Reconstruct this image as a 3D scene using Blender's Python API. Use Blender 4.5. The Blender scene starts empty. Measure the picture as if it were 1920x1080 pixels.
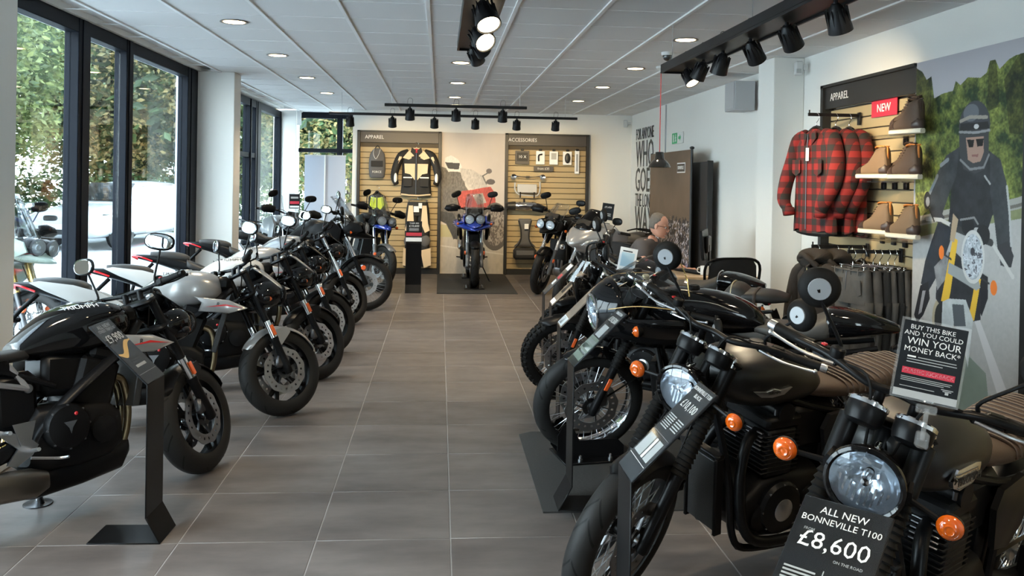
import bpy, bmesh, math, random
import numpy as np
from mathutils import Matrix, Vector, Euler
C = bpy.context.scene.collection
PI = math.pi
rnd = random.Random(7)

# ------------------------------------------------------------------ camera
cam_d = bpy.data.cameras.new('camera'); cam = bpy.data.objects.new('camera', cam_d); C.objects.link(cam)
_yaw, _pit, _rol = .0843, .0049, .01674
_F = Vector((math.sin(_yaw)*math.cos(_pit), math.cos(_yaw)*math.cos(_pit), -math.sin(_pit)))
_R = Vector((math.cos(_yaw), -math.sin(_yaw), 0)); _U = _R.cross(_F)
_c, _s = math.cos(_rol), math.sin(_rol)
_R2 = _R*_c + _U*_s; _U2 = -_R*_s + _U*_c
cam.matrix_world = Matrix(((_R2.x,_U2.x,-_F.x,0),(_R2.y,_U2.y,-_F.y,0),(_R2.z,_U2.z,-_F.z,1.6236),(0,0,0,1)))
cam_d.sensor_width = 36; cam_d.lens = 36*1600.5/1920; cam_d.shift_y = -(540-347.4)/1920
cam_d.clip_start = .05; cam_d.clip_end = 200
bpy.context.scene.camera = cam

# ------------------------------------------------------------------ world, exposure
W = bpy.data.worlds.new('world'); bpy.context.scene.world = W; W.use_nodes = True
_n = W.node_tree.nodes; _l = W.node_tree.links
_bg = _n['Background']; _bg.inputs['Strength'].default_value = 13
_tc = _n.new('ShaderNodeTexCoord'); _sep = _n.new('ShaderNodeSeparateXYZ'); _rmp = _n.new('ShaderNodeValToRGB')
_l.new(_tc.outputs['Generated'], _sep.inputs[0]); _l.new(_sep.outputs['Z'], _rmp.inputs['Fac']); _l.new(_rmp.outputs['Color'], _bg.inputs['Color'])
_e = _rmp.color_ramp.elements
_e[0].position = 0.0; _e[0].color = (.78,.88,.95,1); _e[1].position = 1; _e[1].color = (.62,.80,1.0,1)
vs = bpy.context.scene.view_settings
vs.view_transform = 'Standard'; vs.look = 'None'; vs.gamma = 1; vs.use_curve_mapping = False; vs.exposure = .25

def spot(name, loc, target, power, size=60, blend=.6, col=(1,.8,.55), rad=.04):
    d = bpy.data.lights.new(name, 'SPOT'); d.energy = power; d.spot_size = math.radians(size); d.spot_blend = blend; d.color = col; d.shadow_soft_size = rad
    o = bpy.data.objects.new(name, d); C.objects.link(o); o.location = loc
    o.rotation_euler = (Vector(target)-Vector(loc)).to_track_quat('-Z','Y').to_euler()
    return o

# ------------------------------------------------------------------ materials
def mat(name, col, rough=.5, metal=0., coat=0., emit=None, es=0., trans=0., bump=None, alpha=None, spec=None, ior=None, var=None):
    m = bpy.data.materials.new(name); m.use_nodes = True
    nt = m.node_tree; b = nt.nodes['Principled BSDF']
    c = tuple(col)+(1,) if len(col) == 3 else col
    b.inputs['Base Color'].default_value = c; b.inputs['Roughness'].default_value = rough; b.inputs['Metallic'].default_value = metal
    b.inputs['Coat Weight'].default_value = coat; b.inputs['Coat Roughness'].default_value = .04
    if emit: b.inputs['Emission Color'].default_value = tuple(emit)+(1,); b.inputs['Emission Strength'].default_value = es
    if trans: b.inputs['Transmission Weight'].default_value = trans
    if alpha is not None: b.inputs['Alpha'].default_value = alpha
    if spec is not None: b.inputs['Specular IOR Level'].default_value = spec
    if ior: b.inputs['IOR'].default_value = ior
    if bump:   # (scale, strength)
        t = nt.nodes.new('ShaderNodeTexCoord'); n = nt.nodes.new('ShaderNodeTexNoise'); n.inputs['Scale'].default_value = bump[0]; n.inputs['Detail'].default_value = 4
        bp = nt.nodes.new('ShaderNodeBump'); bp.inputs['Strength'].default_value = bump[1]; bp.inputs['Distance'].default_value = .01
        nt.links.new(t.outputs['Object'], n.inputs['Vector']); nt.links.new(n.outputs['Fac'], bp.inputs['Height']); nt.links.new(bp.outputs['Normal'], b.inputs['Normal'])
    if var:    # (scale, second colour)
        t = nt.nodes.new('ShaderNodeTexCoord'); n = nt.nodes.new('ShaderNodeTexNoise'); n.inputs['Scale'].default_value = var[0]; n.inputs['Detail'].default_value = 5
        r = nt.nodes.new('ShaderNodeValToRGB'); r.color_ramp.elements[0].color = c; r.color_ramp.elements[1].color = tuple(var[1])+(1,)
        r.color_ramp.elements[0].position = .35; r.color_ramp.elements[1].position = .65
        nt.links.new(t.outputs['Object'], n.inputs['Vector']); nt.links.new(n.outputs['Fac'], r.inputs['Fac']); nt.links.new(r.outputs['Color'], b.inputs['Base Color'])
    return m
M = {}
def A(k, *a, **kw): M[k] = mat(k, *a, **kw)
A('wall', (.80,.79,.75), .75, bump=(180,.05)); A('ceiling_tile', (.70,.69,.68), .85, bump=(220,.12)); A('tbar', (.78,.77,.76), .5)
A('frame_metal', (.006,.008,.013), .5, spec=.12); A('black_rail', (.007,.007,.008), .4, spec=.3); A('grout', (.30,.28,.265), .9)
A('gloss_black', (.004,.004,.0045), .07, spec=.42); A('satin_black', (.0055,.0055,.006), .34, spec=.16); A('matte_black', (.008,.008,.009), .55, spec=.25)
A('matte_tank', (.008,.0075,.0075), .36, spec=.45)
A('engine_black', (.007,.007,.0075), .40, bump=(300,.05), spec=.16); A('rubber', (.007,.0068,.0066), .6, bump=(120,.08), spec=.14)
A('chrome', (.82,.83,.85), .08, 1.); A('alu', (.55,.56,.58), .3, 1.); A('steel', (.42,.42,.43), .35, 1.); A('dark_steel', (.12,.12,.125), .35, 1.)
A('gold', (.75,.50,.18), .25, 1.); A('brass', (.62,.48,.25), .3, 1.); A('bronze', (.26,.20,.12), .38, 1.); A('titanium', (.20,.18,.155), .35, 1.)
A('silver_paint', (.40,.395,.39), .28, .5, coat=.8); A('white_paint', (.60,.59,.57), .22, coat=.8); A('blue_paint', (.012,.045,.42), .2, .3, coat=1.)
A('red_paint', (.55,.015,.02), .25, coat=.6); A('grey_paint', (.16,.17,.18), .3, .3, coat=.6); A('green_grey', (.20,.24,.20), .35)
A('amber', (.62,.10,.004), .12, coat=1.); A('red_lens', (.7,.01,.015), .12, coat=1.); A('reflector_orange', (.85,.13,.02), .3, coat=.6)
A('lens_clear', (.85,.9,.95), .08, .85, coat=1.); A('reflector_bright', (.85,.86,.88), .22, .35, coat=.5); A('mirror_face', (.72,.78,.80), .03, 1.); A('mirror_disc', (.26,.275,.29), .45, .2)
A('leather_brown', (.044,.026,.017), .55, bump=(250,.12)); A('leather_black', (.026,.024,.022), .5, bump=(300,.12)); A('seat_grey', (.045,.041,.036), .55, bump=(300,.1))
A('cream', (.68,.58,.38), .35); A('dial', (.03,.03,.03), .2); A('white_print', (.78,.78,.76), .6); A('grey_print', (.40,.41,.41), .6); A('red_print', (.55,.03,.06), .5)
A('gold_print', (.80,.52,.20), .5); A('board_dark', (.012,.0135,.016), .35, spec=.2); A('board_grey', (.04,.043,.048), .35); A('board_green', (.19,.23,.19), .4); A('board_brown', (.30,.23,.18), .4)
A('slat', (.42,.325,.18), .55, bump=(60,.04)); A('slat_groove', (.10,.08,.055), .8); A('header_brown', (.052,.045,.041), .45); A('header_black', (.018,.018,.018), .45)
A('mat_rubber', (.024,.023,.021), .75, bump=(60,.15)); A('red_cord', (.65,.05,.05), .6); A('lamp_black', (.01,.01,.01), .12, coat=1.)
A('emit_warm', (1,.85,.6), .5, emit=(1,.80,.50), es=9.); A('emit_spot', (1,.85,.6), .5, emit=(1,.83,.56), es=7.); A('dl_ring', (.22,.19,.16), .35, .4)
A('skin', (.52,.27,.19), .5); A('shirt_grey', (.065,.06,.062), .85, bump=(90,.2)); A('lips', (.36,.15,.12), .5); A('hair', (.13,.115,.10), .8, bump=(80,.6)); A('jeans_dark', (.03,.035,.05), .9)
A('desk_wood', (.50,.36,.22), .45, var=(6,(.42,.29,.17))); A('desk_side', (.32,.22,.14), .5); A('screen', (.02,.02,.025), .1); A('white_plastic', (.72,.72,.70), .35); A('grey_metal', (.42,.43,.44), .4)
A('mesh_black', (.014,.014,.015), .8, bump=(500,.4)); A('boot_brown', (.085,.052,.034), .7, bump=(160,.2)); A('boot_tan', (.20,.125,.07), .75, bump=(160,.2)); A('boot_toe', (.055,.032,.024), .4); A('sole_white', (.75,.68,.55), .5); A('orange_lining', (.62,.22,.05), .6)
A('hoodie', (.030,.024,.020), .95, bump=(120,.3)); A('denim', (.075,.070,.066), .9, bump=(200,.3), var=(7,(.105,.098,.09))); A('denim_black', (.02,.02,.021), .9, bump=(200,.3)); A('denim_grey', (.10,.092,.084), .9, bump=(200,.3), var=(9,(.065,.06,.056)))
A('beige_cloth', (.66,.53,.36), .8, bump=(100,.2)); A('black_cloth', (.014,.014,.015), .75, bump=(120,.3)); A('grey_cloth', (.10,.10,.105), .8, bump=(120,.3)); A('hiviz', (.62,.75,.04), .7)
A('roller_grey', (.36,.39,.46), .6); A('car_white', (.50,.52,.54), .2, coat=1.); A('car_glass', (.012,.014,.016), .08, spec=.12); A('tarmac', (.40,.41,.42), .9, bump=(40,.2)); A('kerb', (.6,.6,.58), .9)
A('bark', (.16,.12,.09), .95, bump=(12,.8)); A('white_box', (.62,.62,.61), .5); A('exit_green', (.02,.28,.10), .5, emit=(.05,.5,.2), es=.15)
A('cctv_dark', (.03,.03,.03), .2, coat=1.); A('paper', (.82,.84,.86), .6); A('paper_blue', (.45,.62,.72), .6); A('camo', (.11,.10,.075), .9)
A('clear_plastic', (.9,.93,.95), .05, trans=.0, alpha=.08)

def leafmat(name, c1, c2, tr):
    m = bpy.data.materials.new(name); m.use_nodes = True; nt = m.node_tree; b = nt.nodes['Principled BSDF']
    g = nt.nodes.new('ShaderNodeNewGeometry'); r = nt.nodes.new('ShaderNodeValToRGB')
    r.color_ramp.elements[0].color = c1+(1,); r.color_ramp.elements[1].color = c2+(1,)
    nt.links.new(g.outputs['Random Per Island'], r.inputs['Fac']); nt.links.new(r.outputs['Color'], b.inputs['Base Color']); b.inputs['Roughness'].default_value = .6
    t = nt.nodes.new('ShaderNodeBsdfTranslucent'); nt.links.new(r.outputs['Color'], t.inputs['Color'])
    mx = nt.nodes.new('ShaderNodeMixShader'); mx.inputs[0].default_value = tr
    nt.links.new(b.outputs[0], mx.inputs[1]); nt.links.new(t.outputs[0], mx.inputs[2]); nt.links.new(mx.outputs[0], nt.nodes['Material Output'].inputs['Surface'])
    M[name] = m
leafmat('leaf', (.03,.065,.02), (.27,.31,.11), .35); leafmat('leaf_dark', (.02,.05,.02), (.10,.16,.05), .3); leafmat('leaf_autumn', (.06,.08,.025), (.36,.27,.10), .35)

def glass(name, tint, refl=.9, rough=.0, base=.02):
    m = bpy.data.materials.new(name); m.use_nodes = True; nt = m.node_tree; nt.nodes.remove(nt.nodes['Principled BSDF'])
    t = nt.nodes.new('ShaderNodeBsdfTransparent'); t.inputs[0].default_value = tint+(1,); g = nt.nodes.new('ShaderNodeBsdfGlossy'); g.inputs['Roughness'].default_value = rough
    f = nt.nodes.new('ShaderNodeFresnel'); f.inputs[0].default_value = 1.5; ml = nt.nodes.new('ShaderNodeMath'); ml.operation = 'MULTIPLY_ADD'; ml.inputs[1].default_value = refl; ml.inputs[2].default_value = base
    mx = nt.nodes.new('ShaderNodeMixShader'); nt.links.new(f.outputs[0], ml.inputs[0]); nt.links.new(ml.outputs[0], mx.inputs[0]); nt.links.new(t.outputs[0], mx.inputs[1]); nt.links.new(g.outputs[0], mx.inputs[2])
    nt.links.new(mx.outputs[0], nt.nodes['Material Output'].inputs['Surface']); M[name] = m
glass('window_glass', (.95,.98,.97), .30, 0., .01); glass('screen_glass', (.93,.94,.95), .55, .03, .05); glass('lens_glass', (.93,.97,1.), 1.0); glass('cover_glass', (.97,.98,.98), .2, .05, 0.)

def floor_tile_mat():
    m = bpy.data.materials.new('floor_tile'); m.use_nodes = True; nt = m.node_tree; b = nt.nodes['Principled BSDF']; L = nt.links.new
    g = nt.nodes.new('ShaderNodeNewGeometry'); oi = nt.nodes.new('ShaderNodeObjectInfo')
    mp = nt.nodes.new('ShaderNodeMapping'); mp.inputs['Scale'].default_value = (.9,2.6,1); L(g.outputs['Position'], mp.inputs[0])
    n = nt.nodes.new('ShaderNodeTexNoise'); n.inputs['Scale'].default_value = 1.7; n.inputs['Detail'].default_value = 9; n.inputs['Roughness'].default_value = .62; L(mp.outputs[0], n.inputs['Vector'])
    add = nt.nodes.new('ShaderNodeMath'); add.operation = 'MULTIPLY_ADD'; add.inputs[1].default_value = .11; L(oi.outputs['Random'], add.inputs[0]); L(n.outputs['Fac'], add.inputs[2])
    r = nt.nodes.new('ShaderNodeValToRGB'); e = r.color_ramp.elements; e[0].position = .34; e[0].color = (.080,.067,.061,1); e[1].position = .80; e[1].color = (.192,.165,.151,1); L(add.outputs[0], r.inputs['Fac']); L(r.outputs[0], b.inputs['Base Color'])
    n2 = nt.nodes.new('ShaderNodeTexNoise'); n2.inputs['Scale'].default_value = 9; n2.inputs['Detail'].default_value = 6; L(g.outputs['Position'], n2.inputs['Vector'])
    mr = nt.nodes.new('ShaderNodeMapRange'); mr.inputs['To Min'].default_value = .30; mr.inputs['To Max'].default_value = .46; L(n2.outputs['Fac'], mr.inputs['Value']); L(mr.outputs[0], b.inputs['Roughness'])
    bp = nt.nodes.new('ShaderNodeBump'); bp.inputs['Strength'].default_value = .06; bp.inputs['Distance'].default_value = .01; L(n2.outputs['Fac'], bp.inputs['Height']); L(bp.outputs[0], b.inputs['Normal'])
    M['floor_tile'] = m
floor_tile_mat()
def plaid_mat():
    m = bpy.data.materials.new('plaid'); m.use_nodes = True; nt = m.node_tree; b = nt.nodes['Principled BSDF']; L = nt.links.new; b.inputs['Roughness'].default_value = .85
    uv = nt.nodes.new('ShaderNodeUVMap'); sp = nt.nodes.new('ShaderNodeSeparateXYZ'); L(uv.outputs[0], sp.inputs[0]); outs = []
    for ax in ('X','Y'):
        f = nt.nodes.new('ShaderNodeMath'); f.operation = 'FRACT'; ms = nt.nodes.new('ShaderNodeMath'); ms.operation = 'MULTIPLY'; ms.inputs[1].default_value = 1/.095; L(sp.outputs[ax], ms.inputs[0]); L(ms.outputs[0], f.inputs[0])
        g = nt.nodes.new('ShaderNodeMath'); g.operation = 'GREATER_THAN'; g.inputs[1].default_value = .5; L(f.outputs[0], g.inputs[0]); outs.append(g)
    s = nt.nodes.new('ShaderNodeMath'); s.operation = 'ADD'; L(outs[0].outputs[0], s.inputs[0]); L(outs[1].outputs[0], s.inputs[1]); h = nt.nodes.new('ShaderNodeMath'); h.operation = 'MULTIPLY'; h.inputs[1].default_value = .5; L(s.outputs[0], h.inputs[0])
    r = nt.nodes.new('ShaderNodeValToRGB'); r.color_ramp.interpolation = 'CONSTANT'; e = r.color_ramp.elements; e[0].position = 0; e[0].color = (.235,.014,.014,1); e[1].position = .3; e[1].color = (.08,.010,.011,1); x = e.new(.8); x.color = (.018,.018,.018,1)
    L(h.outputs[0], r.inputs[0]); L(r.outputs[0], b.inputs['Base Color']); M['plaid'] = m
plaid_mat()
def vcol_mat(name, rough=.6, coat=0.):
    m = bpy.data.materials.new(name); m.use_nodes = True; nt = m.node_tree; b = nt.nodes['Principled BSDF']; b.inputs['Roughness'].default_value = rough; b.inputs['Coat Weight'].default_value = coat
    a = nt.nodes.new('ShaderNodeVertexColor'); a.layer_name = 'Col'; nt.links.new(a.outputs[0], b.inputs['Base Color']); M[name] = m
vcol_mat('printed', .6); vcol_mat('printed_gloss', .35, .3)

# ------------------------------------------------------------------ mesh builder
def rotm(rx=0, ry=0, rz=0): return Euler((rx,ry,rz)).to_matrix()
def frame_from(axis):
    a = Vector(axis).normalized(); t = Vector((0,0,1)) if abs(a.z) < .9 else Vector((1,0,0)); u = a.cross(t).normalized(); w = a.cross(u).normalized(); return a, u, w
def smooth_path(pts, k=6):
    P = [Vector(p) for p in pts]
    if len(P) < 3: return P
    P = [P[0]*2-P[1]]+P+[P[-1]*2-P[-2]]; out = []
    for i in range(1, len(P)-2):
        for j in range(k):
            t = j/k; a,b,c,d = P[i-1],P[i],P[i+1],P[i+2]
            out.append(.5*((2*b)+(c-a)*t+(2*a-5*b+4*c-d)*t*t+(3*b-a-3*c+d)*t**3))
    out.append(P[-2]); return out
class MB:
    def __init__(s): s.v = []; s.f = []; s.mi = []; s.sm = []; s.T = None; s.uv = None
    def add(s, vs_, fs, mi=0, smooth=True):
        o = len(s.v)
        if s.T is not None: vs_ = [s.T @ Vector(p) for p in vs_]
        s.v.extend(tuple(p) for p in vs_)
        for f in fs: s.f.append(tuple(i+o for i in f)); s.mi.append(mi); s.sm.append(smooth)
        return s
    def box(s, c, size, rot=None, ch=0, mi=0):
        c = Vector(c); x,y,z = [k/2 for k in size]; R = rot if rot is not None else Matrix.Identity(3)
        if ch <= 0:
            vv = [c+R@Vector((a*x,b*y,d*z)) for a in (-1,1) for b in (-1,1) for d in (-1,1)]
            return s.add(vv, [(0,1,3,2),(4,6,7,5),(0,4,5,1),(2,3,7,6),(0,2,6,4),(1,5,7,3)], mi, False)
        ch = min(ch, x*.95, y*.95, z*.95); vv = []; idx = {}
        for a in (-1,1):
            for b in (-1,1):
                for d in (-1,1):
                    for k,(p) in enumerate(((a*x,b*(y-ch),d*(z-ch)),(a*(x-ch),b*y,d*(z-ch)),(a*(x-ch),b*(y-ch),d*z))):
                        idx[(a,b,d,k)] = len(vv); vv.append(c+R@Vector(p))
        fs = []
        for a in (-1,1):
            q = [(a,-1,-1,0),(a,1,-1,0),(a,1,1,0),(a,-1,1,0)]; fs.append([idx[t] for t in (q if a > 0 else q[::-1])])
            q = [(-1,a,-1,1),(1,a,-1,1),(1,a,1,1),(-1,a,1,1)]; fs.append([idx[t] for t in (q[::-1] if a > 0 else q)])
            q = [(-1,-1,a,2),(1,-1,a,2),(1,1,a,2),(-1,1,a,2)]; fs.append([idx[t] for t in (q if a > 0 else q[::-1])])
            for b in (-1,1):
                q = [(a,b,-1,0),(a,b,1,0),(a,b,1,1),(a,b,-1,1)]; fs.append([idx[t] for t in (q if a*b < 0 else q[::-1])][::-1])
                q = [(a,-1,b,0),(a,1,b,0),(a,1,b,2),(a,-1,b,2)]; fs.append([idx[t] for t in (q if a*b > 0 else q[::-1])][::-1])
                q = [(-1,a,b,1),(1,a,b,1),(1,a,b,2),(-1,a,b,2)]; fs.append([idx[t] for t in (q if a*b < 0 else q[::-1])][::-1])
                for d in (-1,1):
                    q = [idx[(a,b,d,0)],idx[(a,b,d,1)],idx[(a,b,d,2)]]; fs.append(q if a*b*d > 0 else q[::-1])
        return s.add(vv, fs, mi, False)
    def lathe(s, prof, o, axis, n=24, closed=False, mi=0, smooth=True, a0=0, a1=2*PI, up=None, caps=True):
        o = Vector(o); a,u,w = frame_from(axis)
        if up is not None: u = Vector(up).normalized(); w = a.cross(u).normalized()
        full = abs(a1-a0-2*PI) < 1e-6; N = n if full else n+1; vv = []; fs = []; k = len(prof)
        for i in range(N):
            t = a0+(a1-a0)*i/n; d = u*math.cos(t)+w*math.sin(t)
            for r,h in prof: vv.append(o+a*h+d*r)
        for i in range(n):
            j = (i+1) % N
            for q in range(k if closed else k-1):
                q2 = (q+1) % k; fs.append((i*k+q, j*k+q, j*k+q2, i*k+q2))
        if not closed and full and caps:
            if prof[0][0] > 1e-6: fs.append(tuple(i*k for i in range(n))[::-1])
            if prof[-1][0] > 1e-6: fs.append(tuple(i*k+k-1 for i in range(n)))
        return s.add(vv, fs, mi, smooth)
    def cyl(s, p0, p1, r0, r1=None, n=14, mi=0, smooth=True, ch=0):
        p0 = Vector(p0); p1 = Vector(p1); r1 = r0 if r1 is None else r1; L = (p1-p0).length
        pr = [(r0,0),(r1,L)] if not ch else [(r0-ch,0),(r0,ch),(r1,L-ch),(r1-ch,L)]
        return s.lathe(pr, p0, p1-p0, n, mi=mi, smooth=smooth)
    def tube(s, pts, r, n=8, mi=0, sm=0, closed=False, flat=1.):
        P = smooth_path(pts, sm) if sm else [Vector(p) for p in pts]
        m = len(P); rr = r if isinstance(r,(list,tuple)) else None
        vv = []; fs = []; T0 = (P[1]-P[0]).normalized(); _,u,_w = frame_from(T0)
        for i in range(m):
            T = (P[min(i+1,m-1)]-P[max(i-1,0)])
            if closed: T = P[(i+1)%m]-P[i-1]
            T.normalize(); u = (u-T*u.dot(T)).normalized(); w = T.cross(u)
            if rr: t = i/(m-1)*(len(rr)-1); k = min(int(t),len(rr)-2); ra = rr[k]+(rr[k+1]-rr[k])*(t-k)
            else: ra = r
            for j in range(n):
                a = 2*PI*j/n; vv.append(P[i]+u*math.cos(a)*ra+w*math.sin(a)*ra*flat)
        for i in range(m if closed else m-1):
            for j in range(n): i2 = (i+1)%m; fs.append((i*n+j, i*n+(j+1)%n, i2*n+(j+1)%n, i2*n+j))
        if not closed: fs.append(tuple(range(n))[::-1]); fs.append(tuple((m-1)*n+j for j in range(n)))
        return s.add(vv, fs, mi, True)
    def ell(s, c, r, rot=None, n=16, m=10, mi=0, p=2.):
        c = Vector(c); R = rot if rot is not None else Matrix.Identity(3); vv = []; fs = []
        g = lambda x: math.copysign(abs(x)**(2/p), x)
        for i in range(m+1):
            ph = -PI/2+PI*i/m
            for j in range(n): t = 2*PI*j/n; vv.append(c+R@Vector((r[0]*g(math.cos(ph))*g(math.cos(t)), r[1]*g(math.cos(ph))*g(math.sin(t)), r[2]*g(math.sin(ph)))))
        for i in range(m):
            for j in range(n): fs.append((i*n+j, i*n+(j+1)%n, (i+1)*n+(j+1)%n, (i+1)*n+j))
        return s.add(vv, fs, mi, True)
    def loft(s, rings, mi=0, caps=True, smooth=True, closed=False):
        n = len(rings[0]); vv = [p for r in rings for p in r]; fs = []; m = len(rings)
        for i in range(m if closed else m-1):
            for j in range(n): i2 = (i+1)%m; fs.append((i*n+j, i*n+(j+1)%n, i2*n+(j+1)%n, i2*n+j))
        if caps and not closed: fs.append(tuple(range(n))[::-1]); fs.append(tuple((m-1)*n+j for j in range(n)))
        return s.add(vv, fs, mi, smooth)
    def plate(s, poly, th, o=(0,0,0), u=(1,0,0), w=(0,0,1), mi=0, bulge=0.):
        o = Vector(o); u = Vector(u).normalized(); w = Vector(w).normalized(); nn = u.cross(w); n = len(poly)
        fr = [o+u*a+w*b+nn*(th/2) for a,b in poly]; bk = [o+u*a+w*b-nn*(th/2) for a,b in poly]; fs = []
        if bulge:
            cx = sum(p[0] for p in poly)/n; cz = sum(p[1] for p in poly)/n
            i1 = [o+u*(cx+(a-cx)*.8)+w*(cz+(b-cz)*.8)+nn*(th/2+bulge) for a,b in poly]
            i2 = [o+u*(cx+(a-cx)*.8)+w*(cz+(b-cz)*.8)-nn*(th/2+bulge) for a,b in poly]
            vv = fr+bk+i1+i2
            for j in range(n):
                k = (j+1)%n; fs += [(j,k,n+k,n+j),(j,2*n+j,2*n+k,k),(n+j,n+k,3*n+k,3*n+j)]
            fs += [tuple(2*n+j for j in range(n)), tuple(3*n+j for j in range(n))[::-1]]
            return s.add(vv, fs, mi, True)
        fs = [tuple(range(n)), tuple(n+j for j in range(n))[::-1]]+[(j,n+j,n+(j+1)%n,(j+1)%n) for j in range(n)]
        return s.add(fr+bk, fs, mi, False)
    def mesh(s, name, mats, angle=42):
        me = bpy.data.meshes.new(name); me.from_pydata(s.v, [], s.f)
        for m in (mats if isinstance(mats,(list,tuple)) else [mats]): me.materials.append(M[m] if isinstance(m,str) else m)
        me.polygons.foreach_set('material_index', s.mi); me.polygons.foreach_set('use_smooth', s.sm)
        bm = bmesh.new(); bm.from_mesh(me); bmesh.ops.recalc_face_normals(bm, faces=bm.faces); bm.to_mesh(me); bm.free()
        me.set_sharp_from_angle(angle=math.radians(angle)); me.update(); return me
    def build(s, name, mats, parent=None, angle=42, label=None, loc=None, rot=None):
        o = bpy.data.objects.new(name, s.mesh(name, mats, angle)); C.objects.link(o)
        if parent: o.parent = parent
        if loc: o.location = loc
        if rot: o.rotation_euler = rot
        if label: o['label'] = label
        return o
def sec(x, hw, z0, z1, p=2.6, n=20, cy=0, pinch=0.):
    cz = (z0+z1)/2; hz = (z1-z0)/2; out = []; g = lambda t: math.copysign(abs(t)**(2/p), t)
    for j in range(n):
        a = 2*PI*j/n; yy = hw*g(math.cos(a)); zz = g(math.sin(a)); out.append(Vector((x, cy+yy*(1-pinch*max(0,-zz)), cz+hz*zz)))
    return out
def inst(name, me, parent=None, loc=(0,0,0), rot=None, label=None):
    o = bpy.data.objects.new(name, me); C.objects.link(o); o.location = loc
    if parent: o.parent = parent
    if rot: o.rotation_euler = rot
    if label: o['label'] = label
    return o
def thing(name, label, cat, loc=(0,0,0), rot=(0,0,0), group=None):
    o = bpy.data.objects.new(name, None); C.objects.link(o); o.location = loc; o.rotation_euler = rot; o.empty_display_size = .1
    o['label'] = label; o['category'] = cat
    if group: o['group'] = group
    return o
def tag(o, label, cat, group=None, kind=None):
    o['label'] = label; o['category'] = cat
    if group: o['group'] = group
    if kind: o['kind'] = kind
    return o
def struct(o, label=None, cat=None):
    o['kind'] = 'structure'
    if label: o['label'] = label
    if cat: o['category'] = cat
    return o
def dup(root, label=None, loc=None, rot=None, group=None):
    kids = {}
    for o in bpy.data.objects:
        if o.parent: kids.setdefault(o.parent.name, []).append(o)
    r = root.copy(); C.objects.link(r)
    if loc is not None: r.location = loc
    if rot is not None: r.rotation_euler = rot
    if label: r['label'] = label
    if group: r['group'] = group
    for ch in kids.get(root.name, []):
        c = ch.copy(); C.objects.link(c); c.parent = r
        for g in kids.get(ch.name, []): d = g.copy(); C.objects.link(d); d.parent = c
    return r
def text(s_, size, m, parent=None, o=(0,0,0), u=(1,0,0), w=(0,0,1), name='lettering', align='CENTER', ext=.0008, sx=1., bold=0., label=None, T=None, shear=0.):
    cu = bpy.data.curves.new('t','FONT'); cu.body = s_; cu.size = size; cu.align_x = align; cu.align_y = 'CENTER'; cu.extrude = ext; cu.offset = bold; cu.resolution_u = 2; cu.shear = shear; cu.space_line = .95
    ob = bpy.data.objects.new('t', cu); C.objects.link(ob); dg = bpy.context.evaluated_depsgraph_get(); me = bpy.data.meshes.new_from_object(ob.evaluated_get(dg))
    bpy.data.objects.remove(ob); bpy.data.curves.remove(cu); me.materials.clear(); me.materials.append(M[m])
    u = Vector(u).normalized(); w = Vector(w).normalized(); nn = u.cross(w)
    X = Matrix(((u.x*sx,w.x,nn.x,o[0]),(u.y*sx,w.y,nn.y,o[1]),(u.z*sx,w.z,nn.z,o[2]),(0,0,0,1)))
    if T is not None: X = T @ X
    me.transform(X); me.name = name
    q = bpy.data.objects.new(name, me); C.objects.link(q)
    if parent: q.parent = parent
    if label: q['label'] = label
    return q
def painted(name, w, h, nx, ny, fn, m='printed', parent=None, loc=(0,0,0), rot=None, th=.012):
    """flat print: a fine grid in the local XZ plane (front = -Y), coloured per vertex by fn(U,V) -> rgb, on a thin board"""
    xs = np.linspace(0,w,nx); zs = np.linspace(0,h,ny); U,V = np.meshgrid(xs/w, zs/h); col = np.clip(fn(U,V),0,1).reshape(-1,3)
    P = np.zeros((nx*ny+4,3)); XX,ZZ = np.meshgrid(xs,zs); P[:nx*ny,0] = XX.ravel(); P[:nx*ny,2] = ZZ.ravel()
    P[nx*ny:] = [(0,th,0),(w,th,0),(w,th,h),(0,th,h)]
    i = np.arange((nx-1)*(ny-1)); r = i//(nx-1); c = i%(nx-1); a = r*nx+c; q = np.stack([a,a+1,a+nx+1,a+nx],1)
    B = nx*ny; ex = []
    bl,br,tr,tl = 0,nx-1,nx*ny-1,nx*(ny-1)
    ex = [(B,B+3,B+2,B+1),(bl,B,B+1,br),(br,B+1,B+2,tr),(tr,B+2,B+3,tl),(tl,B+3,B,bl)]
    me = bpy.data.meshes.new(name); me.from_pydata(P.tolist(), [], q.tolist()+ex); me.materials.append(M[m])
    ca = me.color_attributes.new('Col','FLOAT_COLOR','POINT'); cc = np.ones((len(P),4)); cc[:B,:3] = col; cc[B:,:3] = .5; ca.data.foreach_set('color', cc.ravel())
    return inst(name, me, parent, loc, rot)
def inpoly(U, V, poly):
    r = np.zeros(U.shape, bool); n = len(poly)
    for i in range(n):
        x0,y0 = poly[i]; x1,y1 = poly[i-1]
        if y0 == y1: continue
        c = ((y0 > V) != (y1 > V)) & (U < (x1-x0)*(V-y0)/(y1-y0)+x0); r ^= c
    return r
def vnoise(U, V, sc, seed=0, octv=4, ar=1.):
    g = np.random.RandomState(seed); out = np.zeros(U.shape); amp = 1; tot = 0
    for o in range(octv):
        s_ = max(2,int(sc*2**o)); sy_ = int(s_*ar); G = g.rand(sy_+2, s_+2); x = np.clip(U,0,1)*s_; y = np.clip(V,0,1)*sy_; xi = x.astype(int); yi = y.astype(int); fx = x-xi; fy = y-yi; fx = fx*fx*(3-2*fx); fy = fy*fy*(3-2*fy)
        out += amp*((G[yi,xi]*(1-fx)+G[yi,xi+1]*fx)*(1-fy)+(G[yi+1,xi]*(1-fx)+G[yi+1,xi+1]*fx)*fy); tot += amp; amp *= .55
    return out/tot
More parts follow.
